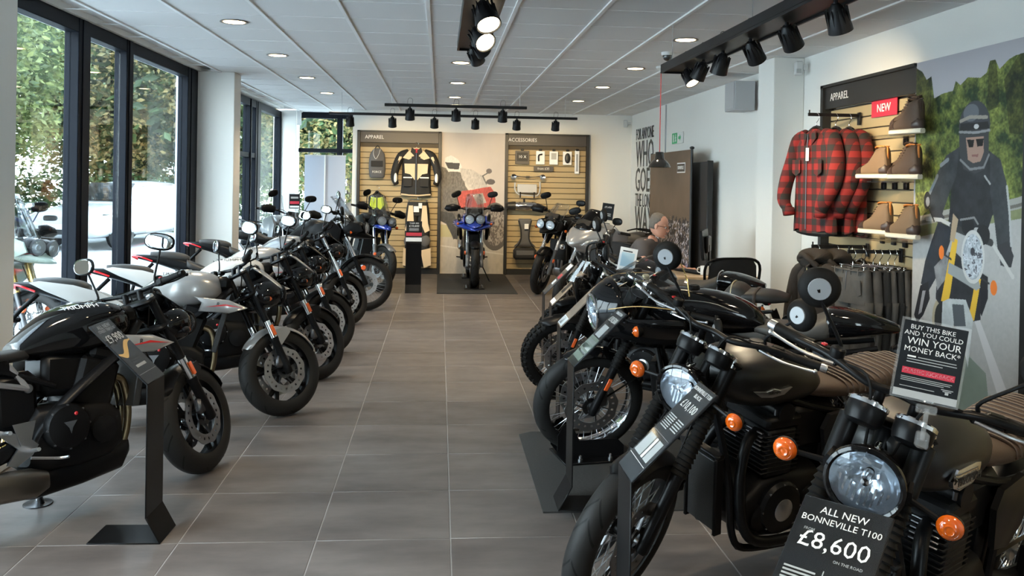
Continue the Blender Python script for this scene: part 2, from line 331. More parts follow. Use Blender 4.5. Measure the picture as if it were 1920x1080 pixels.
# ------------------------------------------------------------------ room shell
H = 2.81; XL = -2.77; XR = 3.35; YB = 14.8; YF = -3.6
fl = struct(MB().box((.28,6.0,-.0515),(6.5,20.4,.1)).build('floor','grout'), 'grey brown stone effect tiled showroom floor', 'floor')
tm = MB().box((0,0,-.006),(.5950,.5950,.012),ch=.0015).mesh('floor_tile','floor_tile')
kx0 = .0735; ky0 = 3.867; nt_ = 0
fs_ = MB()
for i in range(-5,6):
    for j in range(-12,20):
        x = kx0+.6*i+.3; y = ky0+.6*j+.3
        if y > 15.6 or (y > 14.75 and x > -1.5): continue
        if y > 3.0 and -2.75 < x < 3.4: inst('floor_tile', tm, fl, (x,y,0)); nt_ += 1
        else: fs_.box((x,y,-.006),(.5950,.5950,.012))
fs_ = fs_.build('floor_tile_field','floor_tile',fl); fs_['kind'] = 'stuff'
ce = struct(MB().box((.28,6.0,H+.10),(6.5,20.4,.1)).build('ceiling','ceiling_tile'), 'suspended ceiling of square white tiles', 'ceiling')
ctm = MB().box((0,0,.012),(.580,.598,.024),ch=.004).mesh('ceiling_tile','ceiling_tile'); cf_ = MB(); bars = MB(); 
DL = [(-1.59,y) for y in (6.70,8.46,10.28,12.07)]+[(.193,y) for y in (8.61,10.41,12.22)]+[(1.99,y) for y in (6.87,8.68,10.46,12.32)]
for i in range(-6,7):
    for j in range(-17,16):
        x = -.10+.6*i+.3; y = 6.4+.6*j+.3
        if y < YF or y > 15.9 or x > 3.6 or x < -2.7: continue
        if y > 3.6: inst('ceiling_tile', ctm, ce, (x,y,H))
        else: cf_.box((x,y,H+.012),(.576,.59,.024))
cf_ = cf_.build('ceiling_tile_field','ceiling_tile',ce); cf_['kind'] = 'stuff'
for i in range(-5,7):
    b = MB().box((-.10+.6*i,6.0,H-.004),(.026,19.4,.016)).build('ceiling_bar','tbar',ce)
for j in range(-16,16):
    MB().box((.28,6.4+.6*j,H+.001),(6.1,.008,.008)).build('cross_bar','tbar',ce)

def wall(name, c, s, m='wall', label=None): return struct(MB().box(c,s).build(name,m), label, 'wall')
wall('wall_right', (XR+.1,5.6,1.4),(.2,18.4,2.9), label='long white wall on the right')
wall('wall_back', (.925,YB+.1,1.4),(4.85,.2,2.9), label='cream back wall behind the display panels')
wall('wall_front', (.3,YF-.1,.35),(6.6,.2,.7)); wall('wall_front.001', (2.6,YF-.1,1.75),(1.6,.2,2.1)); wall('wall_front.002', (-.9,YF-.1,1.75),(3.9,.2,2.15))
def pillar(name, x0, x1, y0, y1, label): return struct(MB().box(((x0+x1)/2,(y0+y1)/2,H/2),(x1-x0,y1-y0,H),ch=.006).build(name,'wall'), label, 'pillar')
pillar('pillar', -3.0, -2.34, 4.55, 4.94, 'white pillar at the left edge beside the glazing')
pillar('pillar.001', -2.80, -2.34, 9.93, 10.24, 'white pillar between the two left windows')
pillar('pillar.002', -2.95, -2.55, 15.40, 15.75, 'slim white corner pillar left of the back window')
pillar('pillar.003', 3.06, XR, 7.66, 8.05, 'white pillar on the right wall beside the clothing bay')
struct(MB().box((3.342,12.5,1.4),(.015,.03,2.8)).build('trim_1','grey_metal'), 'thin vertical joint strip on the right wall', 'trim')
for n,c,s in (('baseboard_right',(3.343,11.4,.05),(.014,6.6,.1)),('baseboard_back',(2.97,14.793,.05),(.75,.014,.1))): struct(MB().box(c,s).build(n,'grey_print'), None, 'baseboard')

# glazing: each window is an Empty-rooted piece of the setting with frame members and panes
def window(name, x, ys, z0, z1, mull, label, plane='x', transoms=(), th=.012, glassm='window_glass'):
    r = thing(name, label, 'window'); r['kind'] = 'structure'
    P = (lambda a,d,z: (x+d,a,z)) if plane == 'x' else (lambda a,d,z: (a,x+d,z))
    S = (lambda a,d,z: (d,a,z)) if plane == 'x' else (lambda a,d,z: (a,d,z))
    y0,y1 = ys
    MB().box(P((y0+y1)/2,0,z1-.055),S(y1-y0,.10,.11),ch=.004).build('head_frame','frame_metal',r)
    MB().box(P((y0+y1)/2,0,z0+.04),S(y1-y0,.10,.08),ch=.004).build('sill_frame','frame_metal',r)
    for a,b in mull:
        m = MB(); m.box(P((a+b)/2,0,(z0+z1)/2),S(b-a,.11,z1-z0-.0),ch=.006)
        m.box(P((a+b)/2,.058 if plane=='x' else -.058,(z0+z1)/2),S((b-a)*.45,.012,z1-z0-.01)); m.build('mullion','frame_metal',r)
    for a,b,z in transoms: MB().box(P((a+b)/2,0,z),S(b-a,.09,.07),ch=.004).build('transom','frame_metal',r)
    e = [y0]+[v for m in mull for v in m]+[y1]
    for k in range(0,len(e),2):
        if e[k+1]-e[k] > .05: MB().box(P((e[k]+e[k+1])/2,-.01,(z0+z1)/2),S(e[k+1]-e[k],th,z1-z0-.18)).build('pane',glassm,r)
    return r
window('window_1', XL-.03, (4.94,9.93), 0, H, [(4.94,4.99),(6.74,6.96),(7.74,7.90),(9.56,9.93)], 'tall black framed window wall beside the left row of bikes')
window('window_2', -2.87, (10.24,15.40), 0, 2.79, [(10.24,10.3),(12.95,13.05),(13.35,13.72),(15.34,15.40)], 'black framed glazed door and window behind the left pillar', transoms=((10.3,13.4,1.95),))
window('window_3', 15.72, (-2.55,-1.40), 0, 2.81, [(-1.87,-1.77),(-1.44,-1.40)], 'high black framed window behind the roller banners', 'y', transoms=((-2.55,-1.4,2.12),))
window('window_4', XL-.03, (.3,4.55), 0, H, [(.3,.4),(1.7,1.8),(3.2,3.3)], 'front part of the glazed left side')
wall('wall_left', (XL-.06,-1.65,1.4),(.2,3.9,2.9), label='solid left wall beside the entrance')
window('window_5', YF, (1.0,1.85), .7, H, [(1.0,1.05),(1.80,1.85)], 'shop front glazing', 'y')
wall('wall_alcove', (-1.43,15.3,1.4),(.13,1.0,2.9), label='short white return wall of the back window alcove')
wall('wall_header', (-2.82,5.6,2.86),(.2,19,.1), label='black beam above the left glazing')

# downlights: ring, deep reflector, glowing lamp
ringm = MB().lathe([(.088,0),(.104,-.003),(.106,-.007),(.098,-.009),(.086,-.006)],(0,0,0),(0,0,1),28,closed=True).mesh('ring','dl_ring')
refm = MB().lathe([(.086,-.004),(.070,.03),(.055,.045)],(0,0,0),(0,0,1),24).mesh('reflector','alu')
lmp = MB().lathe([(.001,.0),(.075,.0),(.080,-.003)],(0,0,-.003),(0,0,1),20).mesh('lamp','emit_warm')
names_ = {-1.59:'left', .193:'middle', 1.99:'right'}; ordw = ['nearest','second','third','farthest']
cnt = {}
for x,y in DL:
    k = cnt.get(x,0); cnt[x] = k+1; o_ = 'farthest' if (x == .193 and k == 2) else ordw[k]
    t = thing('downlight', '%s round warm downlight of the %s ceiling row' % (o_,names_[x]), 'downlight', (x,y,H), group='round recessed ceiling downlights')
    inst('ring', ringm, t); inst('lamp', lmp, t)
    spot('downlight_beam', (x,y,H-.03), (x,y,0), 75, 115, .8, (1,.80,.54), .07)
for x,y in ((.193,3.2),(1.99,3.3),(-1.59,3.2),(.193,1.2),(1.99,1.3),(-1.59,1.2)):
    spot('downlight_beam', (x,y,H-.03), (x,y,0), 75, 115, .8, (1,.80,.54), .07)

# track lights
def lamp_head(m, big=1., lit=True):
    mb = MB(); k = big
    mb.lathe([(.018*k,-.02*k),(.034*k,0),(.052*k,.05*k),(.060*k,.10*k),(.062*k,.13*k),(.058*k,.132*k),(.054*k,.112*k)],(0,0,0),(0,0,-1),22)
    for j in range(12):
        a = j*PI/6; mb.box((.052*k*math.cos(a),.052*k*math.sin(a),-.045*k),(.012*k,.003*k,.08*k),rotm(0,0,a))
    return mb.mesh('lamp_head','black_rail')
lh = {}; 
def track(loc, size, heads, label, cable=None, glow=True):
    t = thing('track_light', label, 'track light', loc)
    lx,ly,lz = size; mb = MB(); 
    mb.box((0,0,lz*.5),(lx,ly,lz),ch=.003)
    if min(lx,ly) > .1:
        for s in (1,-1):
            mb.box((s*(lx/2-.008),0,-.006),(.012,ly,.014)) if lx < ly else mb.box((0,s*(ly/2-.008),-.006),(lx,.012,.014))
        mb.box((0,ly/2-.006,-.006),(lx,.012,.014)); mb.box((0,-ly/2+.006,-.006),(lx,.012,.014))
    mb.build('rail','black_rail',t)
    for a in ((-.45,.45) if max(lx,ly) < 3 else (-.45,0,.45)):
        p = (lx*a,0,0) if lx > ly else (-lx*.3,ly*a,0)
        MB().cyl((p[0],p[1],lz),(p[0],p[1],H-loc[2]),.0022,n=6).build('hanging_wire','steel',t)
    for (px,py,k,rx,rz,lit) in heads:
        if k not in lh: lh[k] = (lamp_head(None,k), MB().lathe([(.001,0),(.05*k,0),(.054*k,.004*k)],(0,0,-.121*k),(0,0,-1),20).mesh('lamp_glow','emit_spot'), MB().tube([(0,.0,.0),(.03*k,0,.05*k+.02),(.025*k,0,.085*k+lz),(-.02*k,0,.085*k+lz),(-.035*k,0,.04*k)],.0022,6,sm=5).mesh('cable_loop','black_rail'), MB().cyl((0,0,.0),(0,0,.05*k),.012*k,n=8).mesh('pivot','black_rail'))
        q = inst('lamp_head', lh[k][0], t, (px,py,-.035*k), (rx,0,rz))
        inst('lamp_glow', lh[k][1], q)
        inst('pivot', lh[k][3], t, (px,py,-.045*k)); inst('cable_loop', lh[k][2], t, (px,py,-.02))
    return t
track((.20,4.0,2.50),(.20,3.42,.05),[(-.0,1.55,.8,.85,-.5,1),(-.0,1.22,.8,.95,-.8,1),(-.01,.80,1.,-.9,.5,0),(-.01,.1,1.,-.6,.4,0),(0,-.7,1.,-.6,.4,0)],'broad black ceiling track near the camera, aimed ahead')
track((1.75,4.55,2.47),(.20,3.6,.055),[(.02,1.52,.85,.6,-2.6,0),(.02,1.12,.85,-.55,-2.6,0),(.02,.72,.9,-.45,-2.9,0),(.03,.27,.9,.75,-.9,1),(.03,-.25,.9,.75,-.9,1),(.03,-.8,.9,.5,-.9,1)],'broad black ceiling track on the right above the nearest bikes')
track((.18,10.25,2.49),(1.70,.045,.035),[(-.55,0,.95,.35,0,0),(.0,0,.95,.35,0,0),(.56,0,.95,.35,0,0)],'upper slim black track bar with three spot lamps')
track((.19,11.92,2.50),(3.45,.045,.035),[(-1.44,0,.95,.4,0,0),(-.86,0,.95,.4,0,0),(-.28,0,.95,.4,0,0),(.29,0,.95,.4,0,0),(.87,0,.95,.4,0,0),(1.42,0,.95,.4,0,0)],'lower long black track bar with six spot lamps')
for x,tx,p in ((-.9,-.75,150),(-.3,-.5,100),(.3,.5,100),(1.2,1.5,150),(1.6,2.5,150)): spot('track_beam', (x,12.0,2.42), (tx,14.8,1.35), p, 62, .7, (1,.74,.40), .04)
spot('track_beam', (1.8,5.5,2.35), (3.3,6.3,1.9), 105, 66, .8, (1,.78,.48), .05); spot('track_beam', (1.8,5.1,2.35), (3.3,6.2,1.3), 85, 60, .8, (1,.78,.48), .05)
spot('track_beam', (1.8,4.6,2.35), (2.0,3.3,.6), 70, 70, .8, (1,.82,.56), .05); spot('track_beam', (1.8,3.8,2.35), (1.4,2.4,.7), 70, 70, .8, (1,.82,.56), .05)
spot('track_beam', (.25,5.4,2.4), (.9,7.4,.5), 90, 70, .8, (1,.8,.5), .05); spot('track_beam', (.25,4.9,2.4), (-1.3,5.6,.8), 50, 70, .8, (1,.8,.5), .05)

# ceiling and wall fittings
t = thing('dome_camera','dark ceiling dome camera left of the right hand track','camera',(2.03,7.57,H)); MB().cyl((0,0,0),(0,0,-.03),.055,n=20).build('base','white_plastic',t); MB().ell((0,0,-.035),(.046,.046,.045)).build('dome','cctv_dark',t)
t = thing('ceiling_sensor','tiny dark ceiling sensor left of the central track','sensor',(.02,5.25,H)); MB().lathe([(.025,0),(.022,-.02),(.008,-.03)],(0,0,0),(0,0,1),14).build('body','cctv_dark',t)
t = thing('motion_detector','white motion detector on the wall right of the pillar','sensor',(3.25,7.56,2.70)); MB().box((0,0,0),(.075,.055,.13),ch=.012).build('body','white_box',t); MB().box((.05,.0,.01),(.06,.03,.05)).build('bracket','white_box',t); MB().box((-.01,-.03,-.03),(.045,.006,.04),ch=.002).build('lens','grey_print',t)
t = thing('motion_detector.001','small beige motion detector in the far right corner','sensor',(3.22,14.72,2.66)); MB().box((0,0,0),(.07,.06,.13),ch=.012).build('body','white_box',t); MB().box((.06,.03,.01),(.08,.05,.04)).build('bracket','white_box',t)
t = thing('wall_unit','pale grey metal cabinet high on the right wall beyond the pillar','cabinet',(3.20,8.95,2.57)); MB().box((0,0,0),(.22,.32,.31),ch=.006).build('housing','grey_metal',t); MB().box((-.114,0,0),(.006,.28,.27)).build('cover','grey_metal',t)
t = thing('corner_bracket','slim white box at the top of the far left corner','bracket',(-2.50,15.38,2.68)); MB().box((0,0,0),(.07,.05,.26),ch=.006).build('body','white_box',t)
# exit sign
t = thing('exit_sign','small green and white exit sign high on the right wall','sign',(3.335,11.82,2.27)); MB().box((0,0,0),(.02,.52,.16),ch=.003).build('panel','white_print',t)
MB().box((-.011,.12,0),(.003,.26,.15)).build('green_field','exit_green',t); MB().box((-.0125,.17,0),(.003,.05,.11)).build('door_symbol','white_print',t)
q = MB(); q.ell((-.013,.06,.045),(.003,.014,.014),n=8,m=6); q.tube([(-.013,.06,.03),(-.013,.055,-.01),(-.013,.08,-.05)],.008,5); q.tube([(-.013,.055,-.01),(-.013,.03,-.045)],.008,5); q.tube([(-.013,.085,.0),(-.013,.06,.02),(-.013,.03,.005)],.006,5); q.build('running_figure','white_print',t)
MB().plate([(-.05,-.02),(.02,-.02),(.02,-.045),(.07,0),(.02,.045),(.02,.02),(-.05,.02)],.003,(-.012,-.13,0),(0,-1,0),(0,0,1)).build('arrow','exit_green',t)
# slogan on the wall, one word object each line
t = thing('wall_slogan','large dark wall lettering beginning FOR ANYONE WHO GOES','lettering',(3.344,14.42,0))
for s_,z,hh,w_ in (('FOR ANYONE',2.44,.19,1.20),('WHO',2.09,.44,1.20),('GOES',1.66,.40,1.20),('THE LONG',1.33,.22,1.20),('WAY',.99,.44,1.20)):
    o = text(s_, hh/.70, 'header_black', t, (0,0,z), (0,-1,0), (0,0,1), align='LEFT', ext=.002)
    xs_ = [v.co.y for v in o.data.vertices]; wd = max(xs_)-min(xs_); mx = max(xs_); k = w_/wd
    for v in o.data.vertices: v.co.y = (v.co.y-mx)*k
# pendant lamp
t = thing('pendant_lamp','glossy black pendant lamp hanging over the desk on a red cord','lamp',(2.215,8.5,1.79))
MB().lathe([(.035,.155),(.042,.15),(.05,.085),(.055,.075),(.075,.062),(.10,.03),(.113,.0),(.110,-.003),(.095,.028),(.06,.062),(.03,.07)],(0,0,0),(0,0,1),32).build('shade','lamp_black',t)
MB().cyl((0,0,.15),(0,0,H-1.79),.0045,n=8).build('cord','red_cord',t); MB().lathe([(.05,H-1.79),(.05,H-1.81),(.01,H-1.83)],(0,0,0),(0,0,1),18).build('ceiling_rose','white_plastic',t); MB().ell((0,0,.045),(.028,.028,.035)).build('bulb','emit_warm',t)
# ------------------------------------------------------------------ display bays (local frame: x right, z up, front -Y)
def bay(label, w, loc, rot, title, hdr, groove_w=None, ztop=2.45, side='both', tx=.08):
    t = thing('display_bay', label, 'display', loc, rot); d = .12
    if side in ('both','left'): MB().box((.025,-d/2,ztop/2),(.05,d,ztop),ch=.003).build('side_post','header_black',t)
    if side in ('both','right'): MB().box((w-.025,-d/2,ztop/2),(.05,d,ztop),ch=.003).build('side_post','header_black',t)
    MB().box((w/2,-d/2,ztop-.012),(w,d,.024)).build('top_rail','header_black',t)
    x0 = .05 if side in ('both','left') else 0; x1 = w-.05 if side in ('both','right') else w
    h = MB().box(((x0+x1)/2,-d+.035,ztop-.115),(x1-x0,.03,.18),ch=.002).build('header_board',hdr,t)
    text(title, .088, 'white_print', h, (x0+tx,-d+.018,ztop-.115), name='lettering', align='LEFT', sx=.92)
    MB().box(((x0+x1)/2,-.012,(ztop-.2)/2),(x1-x0,.02,ztop-.2)).build('back_board','slat_groove',t)
    zz = .10; sm = MB().box(((x0+x1)/2,-.035,.0425),(x1-x0,.022,.085),ch=.003).mesh('slat','slat')
    while zz+.085 < ztop-.2: inst('slat', sm, t, (0,0,zz)); zz += .0945
    MB().box(((x0+x1)/2,-.05,.048),(x1-x0,.06,.09)).build('plinth','header_black',t)
    return t
bay('apparel display bay on the back wall with brown header reading APPAREL', 1.43, (-1.413,YB,0), (0,0,0), 'APPAREL', 'header_brown')
bay('accessories display bay on the back wall with brown header reading ACCESSORIES', 1.465, (1.117,YB,0), (0,0,0), 'ACCESSORIES', 'header_brown', tx=.0)
bay('clothing display bay on the right wall with black header reading APPAREL', 1.45, (XR,7.06,0), (0,0,-PI/2), 'APPAREL', 'header_black', ztop=2.48, side='left', tx=.10)
t = thing('new_sign','small red sign reading NEW on the right wall slats','sign',(XR-.065,6.28,2.215),(0,0,-PI/2)); MB().box((.18,0,0),(.365,.006,.125),ch=.001).build('plate','red_print',t); text('NEW',.085,'white_print',t,(.18,-.005,0),sx=1.0,bold=.001)

# ---------------- posters and banner (flat prints)
def mixp(img, mask, col, a=1.):
    img[mask] = img[mask]*(1-a)+np.array(col)*a
def ell_(U,V,c,rx,ry): return ((U-c[0])/rx)**2+((V-c[1])/ry)**2 < 1
def band(U,V,p,r):
    m = np.zeros(U.shape,bool)
    for a,b in zip(p[:-1],p[1:]):
        dx,dy = b[0]-a[0],b[1]-a[1]; L = dx*dx+dy*dy*5.08+1e-9; t = np.clip(((U-a[0])*dx+(V-a[1])*dy*5.08)/L,0,1); m |= ((U-a[0]-t*dx)**2+((V-a[1]-t*dy)**2)*5.08) < r*r
    return m
def rider_poster(U,V):
    n1 = vnoise(U,V,7,1,5,2.25); n2 = vnoise(U,V,20,5,4,2.25); n3 = vnoise(U,V,55,8,3,2.25)
    img = np.zeros(U.shape+(3,)); img[:] = (.42,.41,.44); img *= (1+.12*(V[...,None]-.9))
    tree = inpoly(U,V,[(0.000,0.987),(0.072,0.972),(0.119,0.948),(0.169,0.955),(0.202,0.894),(0.287,0.903),(0.391,0.906),(0.415,0.930),(0.461,0.917),(0.528,0.933),(0.642,0.926),(0.696,0.936),(0.721,0.963),(0.765,0.963),(0.801,0.938),(0.872,0.956),(0.921,0.962),(1.206,0.972),(1.231,0.571),(0.023,0.540)])
    k = np.clip((n1*.6+n2*.9)*1.9-1.0,0,1)[...,None]; tr = np.array((.018,.040,.016))*(1-k)+np.array((.23,.27,.06))*k
    dk = inpoly(U,V,[(0.702,0.841),(0.712,0.966),(0.774,0.962),(0.807,0.850)])|inpoly(U,V,[(0.841,0.911),(0.980,0.976),(1.206,0.972),(1.219,0.765),(0.891,0.785)])|inpoly(U,V,[(0.000,0.987),(0.175,0.955),(0.170,0.874),(0.014,0.806)])
    tr[dk] = tr[dk]*.4; yl = inpoly(U,V,[(0.006,0.762),(0.203,0.730),(0.238,0.617),(0.021,0.555)]); tr[yl] = tr[yl]*1.2+np.array((.10,.08,.02))
    tr *= (.35+1.3*vnoise(U,V,90,21,2,2.25)[...,None]); img[tree] = tr[tree]
    verge = inpoly(U,V,[(0.021,0.562),(0.373,0.591),(1.227,0.637),(1.230,0.583),(0.025,0.511)]); img[verge] = (.22,.24,.12)*(.7+.6*n2[verge])[:,None]
    rail = band(U,V,[(-0.014,0.557),(0.373,0.588),(0.665,0.598),(0.963,0.623),(1.226,0.651)],.030); img[rail] = (.36,.35,.32)
    rail = band(U,V,[(-0.014,0.553),(0.374,0.584),(0.665,0.593),(0.964,0.618),(1.226,0.646)],.009); img[rail] = (.16,.15,.13)
    road = inpoly(U,V,[(-0.133,0.503),(0.376,0.547),(1.229,0.605),(1.298,0.044),(-0.080,-0.170)]); img[road] = np.array((.44,.43,.42))*(.92+.14*n3[road])[:,None]
    low = inpoly(U,V,[(-0.111,0.219),(0.448,0.266),(0.736,0.213),(0.840,-0.027),(-0.080,-0.170)]); img[low] = np.array((.20,.24,.20))*(.8+.4*n1[low])[:,None]
    img[inpoly(U,V,[(0.627,0.333),(0.673,0.339),(1.016,0.121),(0.907,0.117)])] = (.62,.60,.60)
    def P(p,c,a=1.,nz=.0):
        m = inpoly(U,V,p); cc = np.array(c)*np.ones(U.shape+(1,)) if not nz else np.array(c)*(1-nz+2*nz*n2[...,None]); img[m] = img[m]*(1-a)+(cc[m] if cc.ndim == 3 and cc.shape[:2] == U.shape else cc)*a
    # far leg, bike, rider
    P([(0.269,0.568),(0.427,0.551),(0.330,0.465),(0.259,0.419),(0.184,0.380),(0.098,0.394),(0.139,0.457),(0.202,0.513)],(.03,.035,.045),1,.3)
    P([(0.093,0.389),(0.177,0.404),(0.197,0.359),(0.133,0.312),(0.066,0.284),(0.029,0.304)],(.02,.02,.025)); P([(0.117,0.376),(0.151,0.378),(0.110,0.317),(0.076,0.308)],(.30,.30,.32))
    P([(0.675,0.453),(0.738,0.444),(0.742,0.393),(0.691,0.346),(0.643,0.376)],(.02,.02,.025))
    img[ell_(U,V,[(0.299,0.309)][0],.075,.055)] = (.40,.34,.24); img[ell_(U,V,[(0.304,0.310)][0],.055,.043)] = (.03,.03,.03)
    P([(0.276,0.476),(0.431,0.496),(0.675,0.440),(0.682,0.337),(0.445,0.306),(0.257,0.363)],(.03,.03,.035),1,.5)
    P([(0.235,0.446),(0.380,0.494),(0.364,0.425),(0.272,0.385)],(.24,.24,.25),1,.6)
    P([(0.452,0.760),(0.736,0.745),(0.820,0.724),(0.878,0.667),(0.860,0.624),(0.764,0.591),(0.735,0.561),(0.365,0.556),(0.387,0.618),(0.397,0.687)],(.028,.03,.034),1,.5)
    P([(0.462,0.760),(0.336,0.740),(0.249,0.694),(0.154,0.636),(0.191,0.585),(0.300,0.581),(0.379,0.646),(0.438,0.687)],(.045,.05,.055),1,.5)
    P([(0.736,0.745),(0.824,0.724),(0.878,0.667),(0.909,0.575),(0.926,0.512),(0.895,0.486),(0.822,0.495),(0.787,0.572),(0.742,0.648)],(.045,.05,.055),1,.5)
    img[band(U,V,[(0.879,0.661),(0.904,0.600),(0.921,0.526)],.008)] = (.45,.45,.45); img[band(U,V,[(0.250,0.687),(0.176,0.642)],.012)] = (.20,.22,.24)
    img[band(U,V,[(0.285,0.715),(0.353,0.729)],.012)] = (.22,.24,.26); img[band(U,V,[(0.695,0.686),(0.741,0.667)],.006)] = (.4,.4,.4)
    P([(0.196,0.593),(0.278,0.600),(0.332,0.579),(0.302,0.561),(0.203,0.570)],(.05,.05,.055)); P([(0.816,0.523),(0.895,0.535),(0.943,0.503),(0.924,0.475),(0.841,0.476)],(.04,.04,.045))
    # helmet
    img[ell_(U,V,[(0.594,0.810)][0],.138,.062)] = (.05,.055,.065); img[ell_(U,V,[(0.564,0.843)][0],.07,.022)] = (.13,.14,.16)
    P([(0.454,0.812),(0.718,0.807),(0.727,0.737),(0.694,0.702),(0.612,0.692),(0.506,0.703),(0.464,0.741)],(.05,.052,.056))
    P([(0.520,0.783),(0.679,0.782),(0.682,0.743),(0.656,0.722),(0.591,0.718),(0.543,0.727)],(.38,.24,.19)); P([(0.530,0.777),(0.597,0.776),(0.588,0.758),(0.550,0.758)],(.01,.01,.01)); P([(0.611,0.777),(0.680,0.777),(0.672,0.759),(0.626,0.758)],(.01,.01,.01)); P([(0.575,0.739),(0.636,0.740),(0.632,0.733),(0.581,0.734)],(.25,.11,.10))
    P([(0.468,0.819),(0.713,0.817),(0.727,0.801),(0.464,0.800)],(.02,.02,.022)); img[ell_(U,V,[(0.613,0.808)][0],.022,.006)] = (.55,.55,.55)
    img[band(U,V,[(0.468,0.825),(0.555,0.833),(0.703,0.828)],.010)] = (.32,.29,.25); img[band(U,V,[(0.460,0.798),(0.605,0.793),(0.728,0.796)],.007)] = (.28,.28,.29)
    img[band(U,V,[(0.475,0.727),(0.564,0.703),(0.684,0.707),(0.727,0.737)],.007)] = (.22,.22,.23)
    # bars, clocks, lamp
    img[band(U,V,[(0.148,0.571),(0.296,0.572),(0.427,0.557)],.012)] = (.55,.54,.52); img[band(U,V,[(0.750,0.533),(0.848,0.493),(0.938,0.454)],.012)] = (.55,.54,.52); img[band(U,V,[(0.401,0.557),(0.759,0.527)],.02)] = (.05,.05,.05)
    img[ell_(U,V,[(0.149,0.621)][0],.036,.024)] = (.03,.03,.03); img[ell_(U,V,[(0.155,0.618)][0],.02,.013)] = (.30,.30,.30); img[band(U,V,[(0.168,0.601),(0.226,0.567)],.006)] = (.03,.03,.03)
    P([(0.418,0.530),(0.464,0.524),(0.403,0.388),(0.384,0.362),(0.311,0.360)],(.80,.48,.05)); P([(0.638,0.445),(0.680,0.435),(0.627,0.331),(0.575,0.335),(0.605,0.384)],(.80,.48,.05)); P([(0.414,0.591),(0.465,0.576),(0.430,0.517),(0.388,0.522)],(.45,.33,.22))
    P([(0.382,0.464),(0.653,0.439),(0.677,0.415),(0.641,0.406),(0.374,0.436)],(.34,.35,.35)); P([(0.327,0.359),(0.389,0.371),(0.548,0.378),(0.618,0.332),(0.579,0.211),(0.526,0.272),(0.444,0.312),(0.387,0.261),(0.321,0.294)],(.52,.54,.54),1,.25); P([(0.421,0.359),(0.530,0.364),(0.553,0.312),(0.445,0.304)],(.10,.11,.12))
    for c_,r_ in (([(0.554,0.562)][0],.058),([(0.691,0.544)][0],.058)): img[ell_(U,V,c_,r_,r_*.42)] = (.02,.02,.022)
    img[band(U,V,[(0.485,0.576),(0.610,0.584),(0.644,0.569)],.006)] = (.25,.25,.25)
    c_ = [(0.603,0.487)][0]; img[ell_(U,V,c_,.104,.066)] = (.60,.59,.57); m = ell_(U,V,c_,.088,.056); img[m] = (.35,.38,.42)+(.55*np.clip(n3[m]*2-.6,0,1))[:,None]; img[ell_(U,V,[(0.602,0.500)][0],.02,.010)] = (.05,.05,.06)
    img[ell_(U,V,[(0.307,0.487)][0],.026,.018)] = (.80,.20,.03); img[ell_(U,V,[(0.788,0.421)][0],.028,.018)] = (.80,.20,.03)
    img[band(U,V,[(0.339,0.482),(0.402,0.473)],.006)] = (.04,.04,.04); img[band(U,V,[(0.748,0.429),(0.685,0.438)],.006)] = (.04,.04,.04)
    img[m&(n3>.62)] = (.10,.10,.12)
    return img
t = thing('wall_poster','tall poster of a helmeted rider in black on a motorcycle','poster',(XR-.10,5.62,0),(0,0,-PI/2))
painted('print',1.1,2.48,340,766,rider_poster,parent=t,th=.03)
bay('added unseen slatted bay right of the rider poster, darkening reflections', 3.4, (XR,4.50,0), (0,0,-PI/2), 'APPAREL', 'header_black', ztop=2.48, tx=.10)  # out of view, added so black tanks reflect something darker than wall

